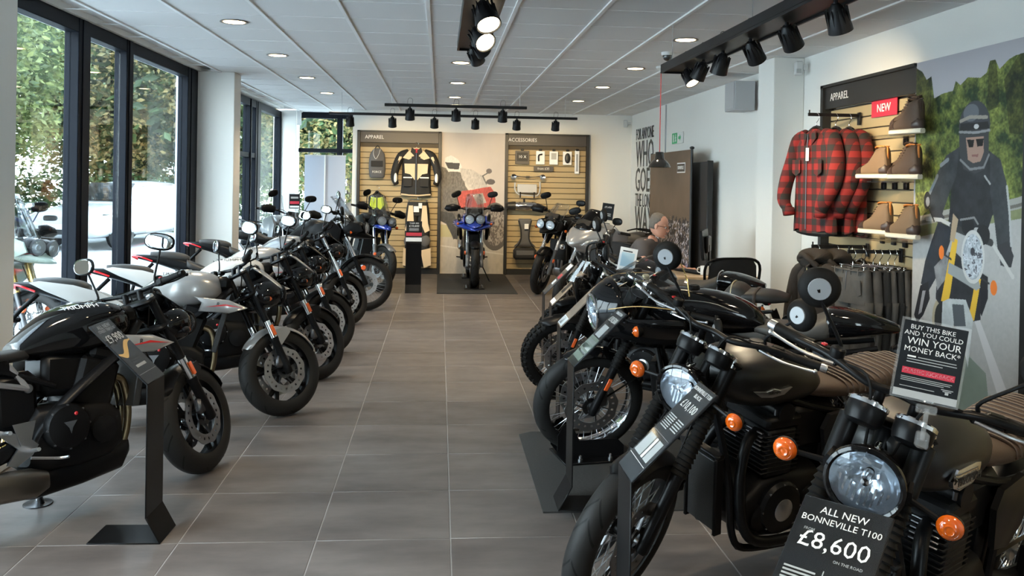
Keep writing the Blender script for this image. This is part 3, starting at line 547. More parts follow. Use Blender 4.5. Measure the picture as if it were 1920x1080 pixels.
def back_poster(U,V):
    n1 = vnoise(U,V,8,3,5); n2 = vnoise(U,V,30,4,4); n3 = vnoise(U,V,70,5,3)
    img = np.zeros(U.shape+(3,)); img[:] = (.56,.50,.45); img *= (.95+.08*n1[...,None])
    g = inpoly(U,V,[(-0.043,0.355),(0.290,0.338),(1.043,0.323),(1.046,0.248),(-0.038,0.212)]); img[g] = (.42,.38,.22)
    r = V < [(0.459,0.264)][0][1]; img[r] = np.array((.46,.42,.36))*(.85+.3*n2[r])[:,None]; img[band(U,V,[(-0.038,0.205),(1.050,0.142)],.010)] = (.6,.57,.52)
    def P(p,c,nz=.3): m = inpoly(U,V,p); img[m] = (np.array(c)*(1-nz+2*nz*n3[...,None]))[m]
    P([(-0.058,0.767),(0.150,0.739),(0.343,0.714),(0.379,0.628),(0.448,0.583),(0.370,0.432),(0.292,0.282),(0.210,0.244),(0.106,0.356),(-0.044,0.392)],(.13,.12,.11),.6)
    P([(-0.046,0.449),(0.203,0.431),(0.307,0.319),(0.343,0.244),(0.210,0.251),(0.090,0.356),(-0.044,0.385)],(.05,.05,.05),.5)
    P([(0.056,0.821),(0.147,0.840),(0.256,0.815),(0.324,0.763),(0.292,0.725),(0.110,0.724),(0.050,0.768)],(.66,.63,.60),.15); P([(0.057,0.791),(0.290,0.785),(0.275,0.740),(0.109,0.746)],(.04,.04,.045),.1)
    P([(0.291,0.751),(0.483,0.742),(0.652,0.698),(0.739,0.616),(0.656,0.585),(0.446,0.613),(0.327,0.677)],(.44,.41,.38),.3)
    P([(0.258,0.537),(0.331,0.590),(0.489,0.599),(0.655,0.615),(0.780,0.623),(0.849,0.579),(0.869,0.492),(0.745,0.457),(0.577,0.479),(0.385,0.463),(0.285,0.477)],(.42,.07,.06),.45)
    P([(0.490,0.565),(0.657,0.577),(0.718,0.510),(0.576,0.494)],(.38,.33,.30),.5); P([(0.368,0.478),(0.786,0.473),(0.751,0.284),(0.459,0.282)],(.05,.05,.055),.5)
    img[ell_(U,V,[(0.858,0.341)][0],.23,.17)] = (.10,.09,.08); img[ell_(U,V,[(0.858,0.341)][0],.185,.135)] = (.33,.29,.25); m = ell_(U,V,[(0.858,0.341)][0],.185,.135)&(n3>.5); img[m] = (.12,.10,.09)
    img[ell_(U,V,[(0.751,0.733)][0],.045,.018)] = (.14,.12,.12); img[ell_(U,V,[(0.779,0.657)][0],.07,.02)] = (.10,.09,.09); img[band(U,V,[(0.713,0.642),(0.652,0.698),(0.735,0.721)],.01)] = (.12,.12,.12)
    return img
t = thing('wall_poster.002','pale poster of a rider on a red bike between the back bays','poster',(.02,YB-.075,0)); painted('print',1.095,2.44,170,378,back_poster,parent=t,th=.03)

def crowd(U,V):
    n1 = vnoise(U,V,6,11,4); n2 = vnoise(U,V*1.,45,12,3); n3 = vnoise(U,V,80,13,2)
    img = np.zeros(U.shape+(3,)); img[:] = (.155,.105,.07); img *= (.8+.4*n1[...,None])
    c = (V < .66)&(V > .05); k = np.clip((.66-V)*8,0,1); m = c&(n2*k>.42); img[m] = np.array((.035,.028,.025)); m = c&(n3*k>.60)&(n2<.55); img[m] = np.array((.55,.45,.40)); m = c&(n3*k>.70); img[m] = np.array((.62,.60,.66))
    m = (V < .30)&(U > .45)&(n2 < .52); img[m] = np.array((.34,.28,.40)); m = (V<.30)&(n3>.62); img[m] = (.03,.03,.03)
    for c_ in ((.45,.22),(.62,.2),(.78,.16),(.30,.26)):
        q = ell_(U,V,c_,.05,.045)&~ell_(U,V,c_,.036,.032); img[q] = (.02,.02,.02)
    img[band(U,V,[(.45,.22),(.50,.30),(.56,.27),(.62,.2)],.02)] = (.03,.03,.03)
    return img
t = thing('banner_stand','wide brown crowd scene banner standing against the right wall','banner',(3.07,12.3,0),(0,0,-PI/2))
painted('print',2.0,2.02,240,240,crowd,parent=t,loc=(0,0,.03),th=.012)
MB().box((1.0,.02,.03),(2.05,.14,.06),ch=.008).build('foot','header_black',t)
for x in (.0,2.0): MB().cyl((x,.02,.02),(x,.02,2.06),.016,n=10).build('pole','header_black',t)
MB().ell((2.0,.02,2.07),(.03,.03,.02)).build('end_cap','header_black',t)
q = MB().box((1.62,-.004,1.83),(.36,.004,.13)).build('name_badge','white_print',t); MB().box((1.62,-.007,1.83),(.33,.004,.10)).build('badge_field','header_brown',q); text('BONNEVILLE',.062,'white_print',q,(1.62,-.0105,1.83),sx=.75,bold=.001)
t = thing('shadow_panel','dark panel standing in for the shadow behind the crowd banner','panel',(3.23,11.25,0),(0,0,-PI/2)); MB().box((.6,.0,.95),(1.25,.05,1.9),ch=.01).build('panel','header_brown',t); MB().box((1.235,-.0,.95),(.03,.07,1.92),ch=.004).build('shadow_edge','header_black',t)  # dark sheet and edge added in place of the banner's shadow

t = thing('roller_banner','grey backed roller banner standing in the back window alcove','banner',(-1.99,15.05,0)); MB().box((0,0,1.0),(.70,.006,2.0)).build('sheet','roller_grey',t); MB().cyl((0,-.03,.05),(0,-.03,2.02),.011,n=10).build('support_pole','white_plastic',t); MB().box((0,0,.04),(.74,.16,.07),ch=.012).build('cassette','grey_metal',t); MB().box((0,0,2.01),(.71,.02,.025)).build('top_bar','grey_metal',t)
for s in (1,-1): MB().box((s*.25,-.12,.02),(.04,.22,.03),ch=.004).build('foot','grey_metal',t)

# ---------------- hanging clothing builders (local frame: width along x, front -y, top at z=0)
def cloth(name, mats, parent, W, L, D, shoulder=.32, hem=1.0, folds=.012, uvs=False, sleeve=None, z0=0, seed=0, collar=True, openf=False, p=2.4):
    r = random.Random(seed); mb = MB(); rings = []; n = 44; ph = [r.uniform(0,6) for _ in range(4)]
    for i in range(13):
        t = i/12; z = z0-.02-L*t
        if t < .16: w = W*(.18+.82*math.sin(min(1,t/.16)*PI/2)**.8)*.5; d = D*(.35+.65*t/.16)
        else: w = W*.5*(1-.06*math.sin((t-.16)/.84*PI)+(hem-1)*(t-.16)/.84); d = D*(1-.15*t)
        ring = []
        for j in range(n):
            a = 2*PI*j/n; g = lambda q: math.copysign(abs(q)**(2/p),q)
            f = folds*t*(math.sin(5*a+ph[0])+.6*math.sin(9*a+ph[1]+3*t)); ring.append(Vector((g(math.cos(a))*w+f*.4, g(math.sin(a))*d*.5+f, z+(.012*math.sin(4*a+ph[2]) if i == 12 else 0))))
        rings.append(ring)
    mb.loft(rings, caps=False)
    o = mb.build(name, mats, parent, angle=180)
    return o
def add_uv(o):
    me = o.data; uv = me.uv_layers.new(name='UVMap')
    for l in me.loops: v = me.vertices[l.vertex_index].co; uv.data[l.index].uv = (v.x+.3+.15*v.y, v.z+3)
def hanger(parent, w=.40, clips=False, m='lamp_black'):
    mb = MB(); mb.tube([(0,0,-.005),(0,0,.03),(.022,0,.052),(.03,0,.08),(.006,0,.105),(-.022,0,.085)],.0025,6,sm=5); mb.build('hanger_hook','chrome',parent)
    if clips:
        MB().cyl((-w/2,0,-.012),(w/2,0,-.012),.005,n=8).build('hanger_bar','chrome',parent)
        for s in (1,-1): MB().box((s*w*.42,0,-.035),(.014,.018,.055),ch=.003).build('clip','chrome',parent)
    else:
        MB().tube([(-w/2,0,-.10),(-w*.25,0,-.045),(0,0,-.005),(w*.25,0,-.045),(w/2,0,-.10)],[.012,.014,.016,.014,.012],8,sm=4,flat=1.).build('hanger_bar',m,parent)
def shirt(loc, rz, label, seed, m='plaid', L=.80, group='red and black checked shirts on the upper rail', W=.45, sl=1.):
    t = thing('checked_shirt', label, 'shirt', loc, (0,0,rz), group); hanger(t)
    o = cloth('body', m, t, W, L, .15, hem=1.02, folds=.014, seed=seed); add_uv(o)
    for s in (1,-1):
        mb = MB(); P = [(s*.12,0,-.045),(s*.205,-.01,-.10),(s*.265,-.02,-.27),(s*.29*sl,-.06,-.43),(s*.25,-.11,-.58),(s*.20,-.10,-.66)]
        mb.tube(P,[.042,.064,.068,.064,.060,.047],18,sm=5,flat=.75); a = mb.build('sleeve', m, t, 180); add_uv(a)
        mb = MB(); mb.tube([(s*.205,-.102,-.645),(s*.19,-.10,-.70)],[.052,.050],14,flat=.75); c = mb.build('cuff', m, t, 180); add_uv(c)
        mb = MB(); mb.plate([(0,0),(.075,.035),(.085,-.03),(.03,-.085)],.006,(s*.012,-.075,-.065),(s,0,0),(0,0,1)); c = mb.build('collar', m, t); add_uv(c)
        mb = MB(); mb.plate([(0,0),(.10,0),(.10,-.10),(.05,-.13),(0,-.10)],.004,(s*.13-.05,-.085,-.26),(1,0,0),(0,.0,1)); c = mb.build('pocket', m, t); add_uv(c)
    MB().tube([(0,-.078,-.06),(0,-.088,-.3),(0,-.086,-.8)],.003,6).build('zip','dark_steel',t)
    MB().ell((0,-.0,-L-.03),(.23,.06,.03),n=18,m=8).build('lining','black_cloth',t)
    MB().box((.02,-.095,-.22),(.035,.003,.10)).build('swing_tag','paper',t)
    return t
def rail(label, loc, L, rz=0, hooks=()):
    t = thing('clothes_rail', label, 'rail', loc, (0,0,rz)); MB().box((-L/2,0,0),(L,.014,.026),ch=.002).build('arm','black_rail',t); MB().box((-.006,0,-.025),(.012,.04,.10),ch=.002).build('wall_bracket','black_rail',t); MB().cyl((-L+.01,0,.0),(-L+.01,0,.035),.006,n=8).build('stop_pin','black_rail',t); return t
rail('upper black rail holding the checked shirts', (3.285,6.47,2.185), .42)
rail('lower black rail holding the dark hooded tops', (3.285,6.30,1.165), .45)
rail('lower black rail holding the hanging jeans', (3.285,5.82,1.165), .40)
shirt((2.93,6.46,2.09), -PI/2+.22, 'red and black checked shirt at the front of the upper rail', 1)
shirt((3.09,6.47,2.09), -PI/2+.14, 'second checked shirt, half hidden behind the front one', 2)
shirt((3.20,6.47,2.09), -PI/2+.08, 'checked shirt nearest the wall on the upper rail', 3)
# hooded tops
for i,(x,lab) in enumerate(((2.88,'dark brown hooded top at the front of the lower rail'),(3.03,'second dark hooded top behind the front one'),(3.14,'third dark top on the lower rail'),(3.23,'dark top nearest the wall on the lower rail'))):
    t = thing('hooded_top', lab, 'jacket', (x,6.29,1.07), (0,0,-PI/2+.12-.04*i), 'dark hooded tops on the lower rail'); hanger(t)
    cloth('body','hoodie',t,.48,.74,.15,folds=.014,seed=10+i)
    for s in (1,-1): MB().tube([(s*.13,0,-.05),(s*.235,-.01,-.12),(s*.29,-.02,-.30),(s*.31,-.04,-.50),(s*.30,-.05,-.68)],[.045,.068,.07,.062,.045],14,sm=4,flat=.75).build('sleeve','hoodie',t,180)
    if i < 2:
        mb = MB(); rg = []
        for k in range(9):
            a = k/8*PI; rg.append([Vector((.115*math.cos(b)*(.75+.25*math.sin(a)), -.02-.085*math.cos(a)+.03*math.sin(b*2), -.035+.085*math.sin(a)*(.75+.25*math.sin(b))+.035*math.sin(b))) for b in [2*PI*q/16 for q in range(16)]])
        mb.loft(rg); mb.tube([(-.10,-.06,-.05),(-.07,-.11,.0),(0,-.12,.03),(.07,-.11,.0),(.10,-.06,-.05)],.022,10,sm=4); mb.build('hood','hoodie',t,180)
        MB().tube([(0,-.088,-.06),(0,-.092,-.4),(0,-.085,-.74)],.004,6).build('zip','brass',t)
# jeans
def jeans(loc, rz, label, m, seed, L=.98, W=.40):
    r = random.Random(seed); t = thing('jeans', label, 'jeans', loc, (0,0,rz), 'jeans hanging from the lower rail'); hanger(t, .30, True)
    mb = MB(); rings = []
    for i in range(5):
        k = i/4; z = -.03-.24*k; w = W*.5*(.88+.12*k); rings.append(sec(0,.5,0,1,2.4,28)); ring = []
        for j in range(28):
            a = 2*PI*j/28; g = lambda q: math.copysign(abs(q)**(2/2.6),q); ring.append(Vector((g(math.cos(a))*w, g(math.sin(a))*.042*(1+.35*k)+.006*math.sin(a*5+seed), z)))
        rings[-1] = ring
    mb.loft(rings, caps=False)
    for s in (1,-1):
        rg = []
        for i in range(10):
            k = i/9; z = -.25-(L-.25)*k; w = W*.5*(.52-.16*k); cx = s*W*.255*(1-.10*k)+.006*math.sin(k*7+seed); ring = []
            for j in range(20): a = 2*PI*j/20; ring.append(Vector((cx+math.cos(a)*w, math.sin(a)*.048*(1-.2*k)+.008*math.sin(a*4+k*8+seed*2), z)))
            rg.append(ring)
        mb.loft(rg)
    mb.build('denim', m, t, 180)
    MB().tube([(-W*.44,-.044,-.035),(0,-.05,-.04),(W*.44,-.044,-.035)],.010,8,sm=4,flat=.5).build('waistband', m, t)
    for s in (1,-1): MB().plate([(-.055,0),(.055,0),(.055,-.10),(0,-.125),(-.055,-.10)],.006,(s*.10,-.052,-.10),(1,0,0),(0,-.1,1)).build('pocket', m, t)
    MB().tube([(0,-.052,-.05),(0,-.058,-.16),(-.01,-.05,-.24)],.003,5).build('fly_seam','dark_steel',t)
    for x_ in (-.13,-.045,.045,.13): MB().box((x_,-.053,-.045),(.012,.006,.045)).build('belt_loop', m, t)
    return t
for i,(x,lab,m_) in enumerate(((2.93,'grey jeans with a dark swing tag, front of the jeans rail','denim'),(3.01,'faded grey jeans just behind the front pair','denim_grey'),(3.08,'black jeans third along the jeans rail','denim_black'),(3.13,'dark grey jeans fourth along the jeans rail','denim'),(3.19,'black jeans fifth along the jeans rail','denim_black'),(3.24,'grey jeans nearest the wall','denim_grey'))):
    t = jeans((x,5.83,1.075), -PI/2+.16-.03*i, lab, m_, i)
    if i == 0:
        MB().box((-.10,-.075,-.16),(.085,.004,.13)).build('swing_tag','header_black',t); MB().box((-.10,-.078,-.20),(.075,.003,.02)).build('tag_stripe','white_print',t)
# boots and shelves
def boot(loc, rz, label, m, lining='boot_toe', h=.225, group='boots on the small clear shelves'):
    t = thing('boot', label, 'boot', loc, (0,0,rz), group)      # toe towards +x
    S = [(-.095,.030,.032),(-.06,.038,.036),(0,.036,.034),(.07,.042,.030),(.13,.045,.024),(.175,.040,.018),(.205,.022,.012)]
    mb = MB(); rg = []
    for x,w,hh in S: rg.append(sec(x,w*1.04,0,.034,4,16))
    mb.loft([sec(-.108,.018,0,.034,4,16)]+rg+[sec(.215,.010,.003,.03,4,16)]); mb.build('sole','sole_white',t)
    mb = MB(); rg = [sec(-.10,.018,.028,.10,2.4,18)]
    for x,w,z1 in ((-.085,.034,h),(-.05,.040,h+.005),(.0,.040,h-.01),(.035,.040,h-.055),(.07,.042,.125),(.12,.044,.098),(.165,.040,.078),(.20,.024,.06)): rg.append(sec(x,w,.026,z1 if x < .01 else z1,2.6,18))
    mb.loft(rg); mb.build('upper', m, t, 60)
    mb = MB(); mb.loft([sec(.128,.047,.026,.098,2.6,16),sec(.165,.042,.026,.082,2.6,16),sec(.200,.026,.028,.064,2.6,16),sec(.209,.012,.03,.05,2.6,16)]); mb.build('toe_cap','boot_toe',t,60)
    mb = MB(); mb.loft([sec(-.108,.014,.03,.085,2.6,16),sec(-.09,.037,.026,.11,2.6,16),sec(-.045,.042,.026,.085,2.6,16)]); mb.build('heel_counter','boot_toe',t,60)
    MB().box((-.090,0,h*.5+.03),(.010,.016,h*.75),ch=.003).build('pull_strip',lining,t)
    MB().tube([(-.08,.02,h+.003),(-.04,.034,h+.006),(-.0,.028,h-.004),(0,-.028,h-.004),(-.04,-.034,h+.006),(-.08,-.02,h+.003)],.005,6,sm=3,closed=False).build('lining',lining,t)
    mb = MB()
    for k in range(7): zz = .11+k*.017; xx = .085-k*.013; mb.tube([(xx,-.026,zz-.004),(xx+.006,0,zz+.004),(xx,.026,zz-.004)],.0028,5)
    mb.build('laces','boot_toe',t)
    return t
BT = [((3.100,5.647,1.982),'brown laced boot on the top shelf','boot_brown','boot_toe',.14),((3.200,5.831,2.024),'brown boot behind the top shelf boot','boot_brown','boot_toe',.1),
 ((3.100,6.070,1.685),'single tan boot at the left of the middle shelf','boot_tan','orange_lining',.25),((3.100,5.664,1.680),'brown boot at the right of the middle shelf','boot_brown','orange_lining',.12),((3.210,5.881,1.705),'boot behind the right hand middle shelf boot','boot_brown','boot_toe',.1),
 ((3.100,6.023,1.289),'single tan boot at the left of the bottom shelf','boot_tan','orange_lining',.25),((3.100,5.678,1.281),'grey brown boot at the right of the bottom shelf','boot_tan','orange_lining',.12)]
for (p,lab,m_,ln,k) in BT:
    # toe points to +Y (away); p is the toe base
    boot((p[0]+.02, p[1]-.21, p[2]), PI/2+k, lab, m_, ln)
for (y,z,w,lab) in ((5.72,1.985,.28,'clear shelf under the top boots'),(6.02,1.668,.26,'clear shelf under the left middle boot'),(5.70,1.668,.30,'clear shelf under the right middle boots'),(6.02,1.265,.26,'clear shelf under the left bottom boot'),(5.70,1.258,.30,'clear shelf under the right bottom boot')):
    t = thing('shoe_shelf', lab, 'shelf', (3.16,y,z)); MB().box((.0,0,-.006),(.26,w,.008)).build('shelf_plate','screen_glass',t)
    for s in (1,-1): MB().box((.13,s*w*.3,-.035),(.02,.045,.05),ch=.003).build('bracket','black_rail',t)
# ---------------- back wall goods
yb = 14.70
t = thing('backpack','black roll top backpack hanging at the top left of the back bay','bag',(-1.065,yb,1.90)); 
mb = MB(); mb.loft([[Vector((v.y,-.07+.5*(v.z),x_)) for v in sec(0,w,-d,d,3,20)] for x_,w,d in ((-.26,.10,.06),(-.24,.125,.09),(-.12,.14,.12),(.05,.138,.12),(.15,.12,.10),(.21,.08,.07),(.24,.05,.05))]); mb.build('bag_body','grey_cloth',t,180)
MB().tube([(-.05,-.12,.22),(-.06,-.15,.14),(-.02,-.15,.06),(.03,-.15,.14),(.05,-.12,.22)],.009,6,sm=4,flat=.5).build('strap','white_print',t); MB().box((0,-.145,-.02),(.20,.012,.10),ch=.004).build('flap','black_cloth',t); MB().tube([(-.04,-.05,.24),(0,-.04,.29),(.04,-.05,.24)],.008,6,sm=4).build('handle','black_cloth',t); text('FORCE',.05,'white_print',t,(0,-.142,-.16),sx=1)
t = thing('textile_jacket','black and beige textile riding jacket on the back wall','jacket',(-.405,yb,2.16)); hanger(t,.38,m='cream')
cloth('body','black_cloth',t,.50,.78,.20,hem=1.06,folds=.008,seed=31)
for s in (1,-1):
    MB().tube([(s*.14,0,-.05),(s*.26,-.02,-.13),(s*.34,-.04,-.32),(s*.37,-.07,-.50),(s*.33,-.10,-.62)],[.05,.085,.085,.075,.055],14,sm=4,flat=.8).build('sleeve','black_cloth',t,180)
    MB().tube([(s*.20,-.015,-.075),(s*.285,-.045,-.17),(s*.335,-.075,-.32)],[.055,.070,.045],12,sm=4,flat=.7).build('sleeve_panel','beige_cloth',t,180)
    MB().ell((s*.345,-.13,-.52),(.03,.03,.09),n=12,m=8).build('reflective_patch','white_print',t)
    MB().plate([(.0,0),(.10,-.01),(.20,-.13),(.10,-.16),(.015,-.12)],.02,(s*.03,-.085,-.04),(s,0,0),(0,0,1)).build('shoulder_panel','beige_cloth',t)
    MB().plate([(.02,0),(.20,0),(.19,-.16),(.10,-.18),(.02,-.28)],.02,(s*.0,-.10,-.27),(s,0,0),(0,0,1)).build('chest_panel','beige_cloth',t)
    MB().box((s*.14,-.115,-.58),(.15,.02,.16),ch=.008).build('pocket','black_cloth',t); MB().box((s*.14,-.128,-.505),(.15,.006,.02)).build('reflective_strip','white_print',t)
    MB().plate([(0,0),(.07,.05),(.09,-.03),(.02,-.10)],.012,(s*.01,-.10,-.04),(s,0,0),(0,0,1)).build('collar','black_cloth',t)
MB().ell((0,-.06,-.05),(.05,.02,.04)).build('red_lining','red_print',t); MB().tube([(0,-.115,-.08),(0,-.12,-.4),(0,-.11,-.8)],.006,6).build('zip','dark_steel',t); MB().tube([(-.25,-.09,-.79),(0,-.115,-.81),(.25,-.09,-.79)],.014,6,sm=4).build('hem_band','beige_cloth',t)
t = thing('riding_trousers','black and beige riding trousers hanging below the jacket','trousers',(-.37,yb,1.28)); hanger(t,.36,True)
mb = MB(); mb.loft([[Vector((math.cos(a)*w,math.sin(a)*.07-.05,z)) for a in [2*PI*q/24 for q in range(24)]] for z,w in ((-.04,.17),(-.15,.19),(-.27,.205))],caps=False)
mb.build('waist','black_cloth',t,180)
for s in (1,-1):
    mb = MB(); mb.loft([[Vector((s*cx+math.cos(a)*w,math.sin(a)*.07-.05,z)) for a in [2*PI*q/18 for q in range(18)]] for z,w,cx in ((-.24,.105,.10),(-.5,.10,.11),(-.8,.085,.125),(-1.14,.085,.14))]); mb.build('leg_panel','black_cloth',t,180)
    MB().plate([(-.03,.0),(.04,0),(.07,-.30),(.10,-.42),(.02,-.46),(-.05,-.3)],.02,(s*.11,-.115,-.10),(s,0,0),(0,0,1)).build('thigh_panel','beige_cloth',t)
    MB().plate([(-.08,.0),(.09,0.04),(.10,-.25),(-.02,-.30)],.02,(s*.14,-.11,-.86),(s,0,0),(0,0,1)).build('shin_panel','beige_cloth',t)
    MB().ell((s*.14,-.11,-.70),(.085,.03,.10),n=12,m=8).build('knee_pad','grey_cloth',t)
MB().box((-.02,-.15,-.16),(.09,.006,.10)).build('swing_tag','white_print',t); MB().box((.045,-.15,-.10),(.06,.006,.09)).build('swing_tag','white_print',t)
t = thing('safety_vest','yellow and black vest hanging low on the left of the back bay','vest',(-1.06,yb,1.40)); hanger(t,.26); MB().tube([(-.06,-.04,-.06),(0,-.05,.02),(.06,-.04,-.06)],.012,6,sm=4).build('loop','black_cloth',t); cloth('body','black_cloth',t,.30,.46,.12,seed=40)
for s in (1,-1): MB().plate([(.01,0),(.10,.02),(.12,-.12),(.06,-.2),(.01,-.16)],.012,(0,-.075,-.10),(s,0,0),(0,0,1)).build('yellow_panel','hiviz',t)
for i,(u0,u1,kind) in enumerate(((1.29,1.53,0),(1.65,1.80,1),(1.885,2.03,2),(2.12,2.27,3))):
    lab = ['square black boxed accessory, first on the back wall','second hanging accessory pack with a black bracket in it','third hanging accessory pack, mostly white','fourth hanging accessory pack with dark grip in it'][i]
    t = thing('accessory_pack', lab, 'package', ((u0+u1)/2,yb-.02,2.045), group='accessory packs in a row on the back wall'); w = u1-u0
    MB().box((0,0,-.01),(w,.03,.23),ch=.003).build('card', 'header_brown' if kind == 0 else 'paper', t); MB().box((0,-.01,.125),(.05,.05,.035),ch=.006).build('hook','black_rail',t)
    if kind == 0: MB().box((0,-.017,0),(w*.8,.004,.15)).build('window','board_dark',t); text('10 X',.07,'paper',t,(0,-.021,0))
    elif kind == 1: MB().tube([(-.03,-.03,-.07),(-.03,-.03,.03),(.03,-.03,.05)],.014,8,sm=3).build('bracket_part','black_rail',t)
    elif kind == 2: MB().box((0,-.018,.02),(.09,.004,.11)).build('label','grey_print',t)
    else: MB().ell((0,-.035,-.01),(.05,.025,.09)).build('grip_part','header_black',t)
t = thing('accessory_pack.004','tall narrow accessory pack at the right end of the row','package',(2.365,yb-.02,1.97),group='accessory packs in a row on the back wall'); MB().box((0,0,0),(.075,.03,.40),ch=.004).build('card','paper',t); MB().box((0,-.018,-.01),(.035,.008,.3),ch=.003).build('chrome_part','alu',t); MB().box((0,-.01,.21),(.05,.05,.035),ch=.006).build('hook','black_rail',t)
t = thing('shelf_label','small brown label strip under the accessory packs','sign',(1.78,yb-.04,1.845)); MB().box((0,0,0),(.34,.008,.085)).build('strip','header_brown',t); text('from £35',.055,'white_print',t,(0,-.006,0))
t = thing('auxiliary_lamps','pair of small chrome spot lamps on a bar','lamp',(1.51,yb-.08,1.70)); MB().tube([(-.25,0,.04),(-.12,0,.0),(.12,0,.0),(.25,0,.04)],.008,6,sm=3).build('bar','steel',t); MB().box((0,.05,0),(.06,.08,.03)).build('wall_hook','black_rail',t)
for s in (1,-1): MB().lathe([(.01,.05),(.035,.03),(.045,-.02),(.047,-.035),(.036,-.03),(.01,-.02)],(s*.25,0,-.0),(0,1,0),18).build('lamp_bowl','chrome',t)
t = thing('engine_bar','grey tubular engine guard hanging on the back wall','guard',(1.50,yb-.07,1.50)); MB().tube([(-.21,0,.10),(-.21,0,-.02),(-.15,-.02,-.10),(.0,-.02,-.12),(.17,-.02,-.12),(.22,0,-.02),(.22,0,.12)],.012,8,sm=4).build('tube','grey_metal',t); MB().box((0,.0,-.0),(.34,.02,.15),ch=.008).build('plate','grey_metal',t)
for s in (1,-1): MB().box((s*.12,-.02,-.11),(.02,.05,.10),ch=.003).build('clamp','black_rail',t)
t = thing('exhaust_silencer','polished exhaust silencer with black end cap on the back wall','exhaust',(1.50,yb-.10,1.20)); MB().lathe([(.03,-.34),(.055,-.32),(.072,-.24),(.074,.12),(.06,.16)],(0,0,0),(1,0,0),22).build('can','chrome',t); MB().lathe([(.076,.10),(.07,.2),(.045,.28),(.03,.34)],(0,0,0),(1,0,-.12),20).build('end_cone','header_black',t); MB().lathe([(.032,-.36),(.06,-.34),(.074,-.25),(.075,-.2)],(0,0,0),(1,0,0),20).build('end_cap','header_black',t); MB().box((-.05,.04,.07),(.03,.1,.12)).build('hanger','black_rail',t)
t = thing('back_protector','black back protector with waist pouch low on the back wall','protector',(1.47,yb-.06,.65)); mb = MB(); mb.loft([[Vector((v.y,-.03+.5*v.z,z)) for v in sec(0,w,-.06,.06,3,18)] for z,w in ((.33,.11),(.28,.12),(.15,.08),(.0,.075),(-.08,.12),(-.15,.19))]); mb.build('spine_plate','grey_cloth',t,180); MB().tube([(-.11,-.05,.30),(-.07,-.07,.12),(-.08,-.07,-.05),(-.18,-.06,-.2)],.012,6,sm=4).build('strap','black_cloth',t); MB().tube([(.11,-.05,.30),(.07,-.07,.12),(.08,-.07,-.05),(.18,-.06,-.2)],.012,6,sm=4).build('strap','black_cloth',t)
MB().box((0,-.06,-.27),(.40,.12,.20),ch=.04).build('pouch','black_cloth',t); MB().box((0,-.125,-.25),(.30,.01,.08),ch=.003).build('pouch_flap','grey_cloth',t); MB().box((.02,-.10,.20),(.07,.02,.09),ch=.004).build('tag','white_print',t)
# ------------------------------------------------------------------ motorcycles (local frame: x forward, y left, z up, ground at z=0)
def tyre_mat():
    m = bpy.data.materials.new('tyre_tread'); m.use_nodes = True; nt = m.node_tree; b = nt.nodes['Principled BSDF']; L = nt.links.new
    b.inputs['Roughness'].default_value = .55; b.inputs['Specular IOR Level'].default_value = .2
    def mth(op,a,bb=None,c=None):
        n = nt.nodes.new('ShaderNodeMath'); n.operation = op
        for i,v in enumerate((a,bb,c)):
            if v is None: continue
            if isinstance(v,(int,float)): n.inputs[i].default_value = v
            else: L(v, n.inputs[i])
        return n.outputs[0]
    tc = nt.nodes.new('ShaderNodeTexCoord'); sp = nt.nodes.new('ShaderNodeSeparateXYZ'); L(tc.outputs['Object'], sp.inputs[0])
    ang = mth('MULTIPLY', mth('ARCTAN2', sp.outputs['Z'], sp.outputs['X']), 26/(2*PI)); ay = mth('ABSOLUTE', sp.outputs['Y'])
    zz = mth('ADD', ang, mth('MULTIPLY', ay, 22.)); f = mth('ABSOLUTE', mth('SUBTRACT', mth('FRACT', zz), .5)); g1 = mth('LESS_THAN', f, .085)
    side = mth('FLOOR', zz); alt = mth('GREATER_THAN', mth('SINE', mth('MULTIPLY', side, 2.3)), -.3); g1 = mth('MULTIPLY', g1, alt)
    lim = mth('MULTIPLY', mth('GREATER_THAN', ay, .003), mth('LESS_THAN', ay, .048)); g = mth('MULTIPLY', g1, lim)
    inv = mth('SUBTRACT', 1, g); bp = nt.nodes.new('ShaderNodeBump'); bp.inputs['Distance'].default_value = .004; bp.inputs['Strength'].default_value = 1; L(inv, bp.inputs['Height']); L(bp.outputs[0], b.inputs['Normal'])
    r = nt.nodes.new('ShaderNodeMix'); r.data_type = 'RGBA'; r.inputs['A'].default_value = (.016,.0155,.015,1); r.inputs['B'].default_value = (.002,.002,.002,1); L(g, r.inputs['Factor']); L(r.outputs['Result'], b.inputs['Base Color'])
    M['tyre_tread'] = m
tyre_mat()
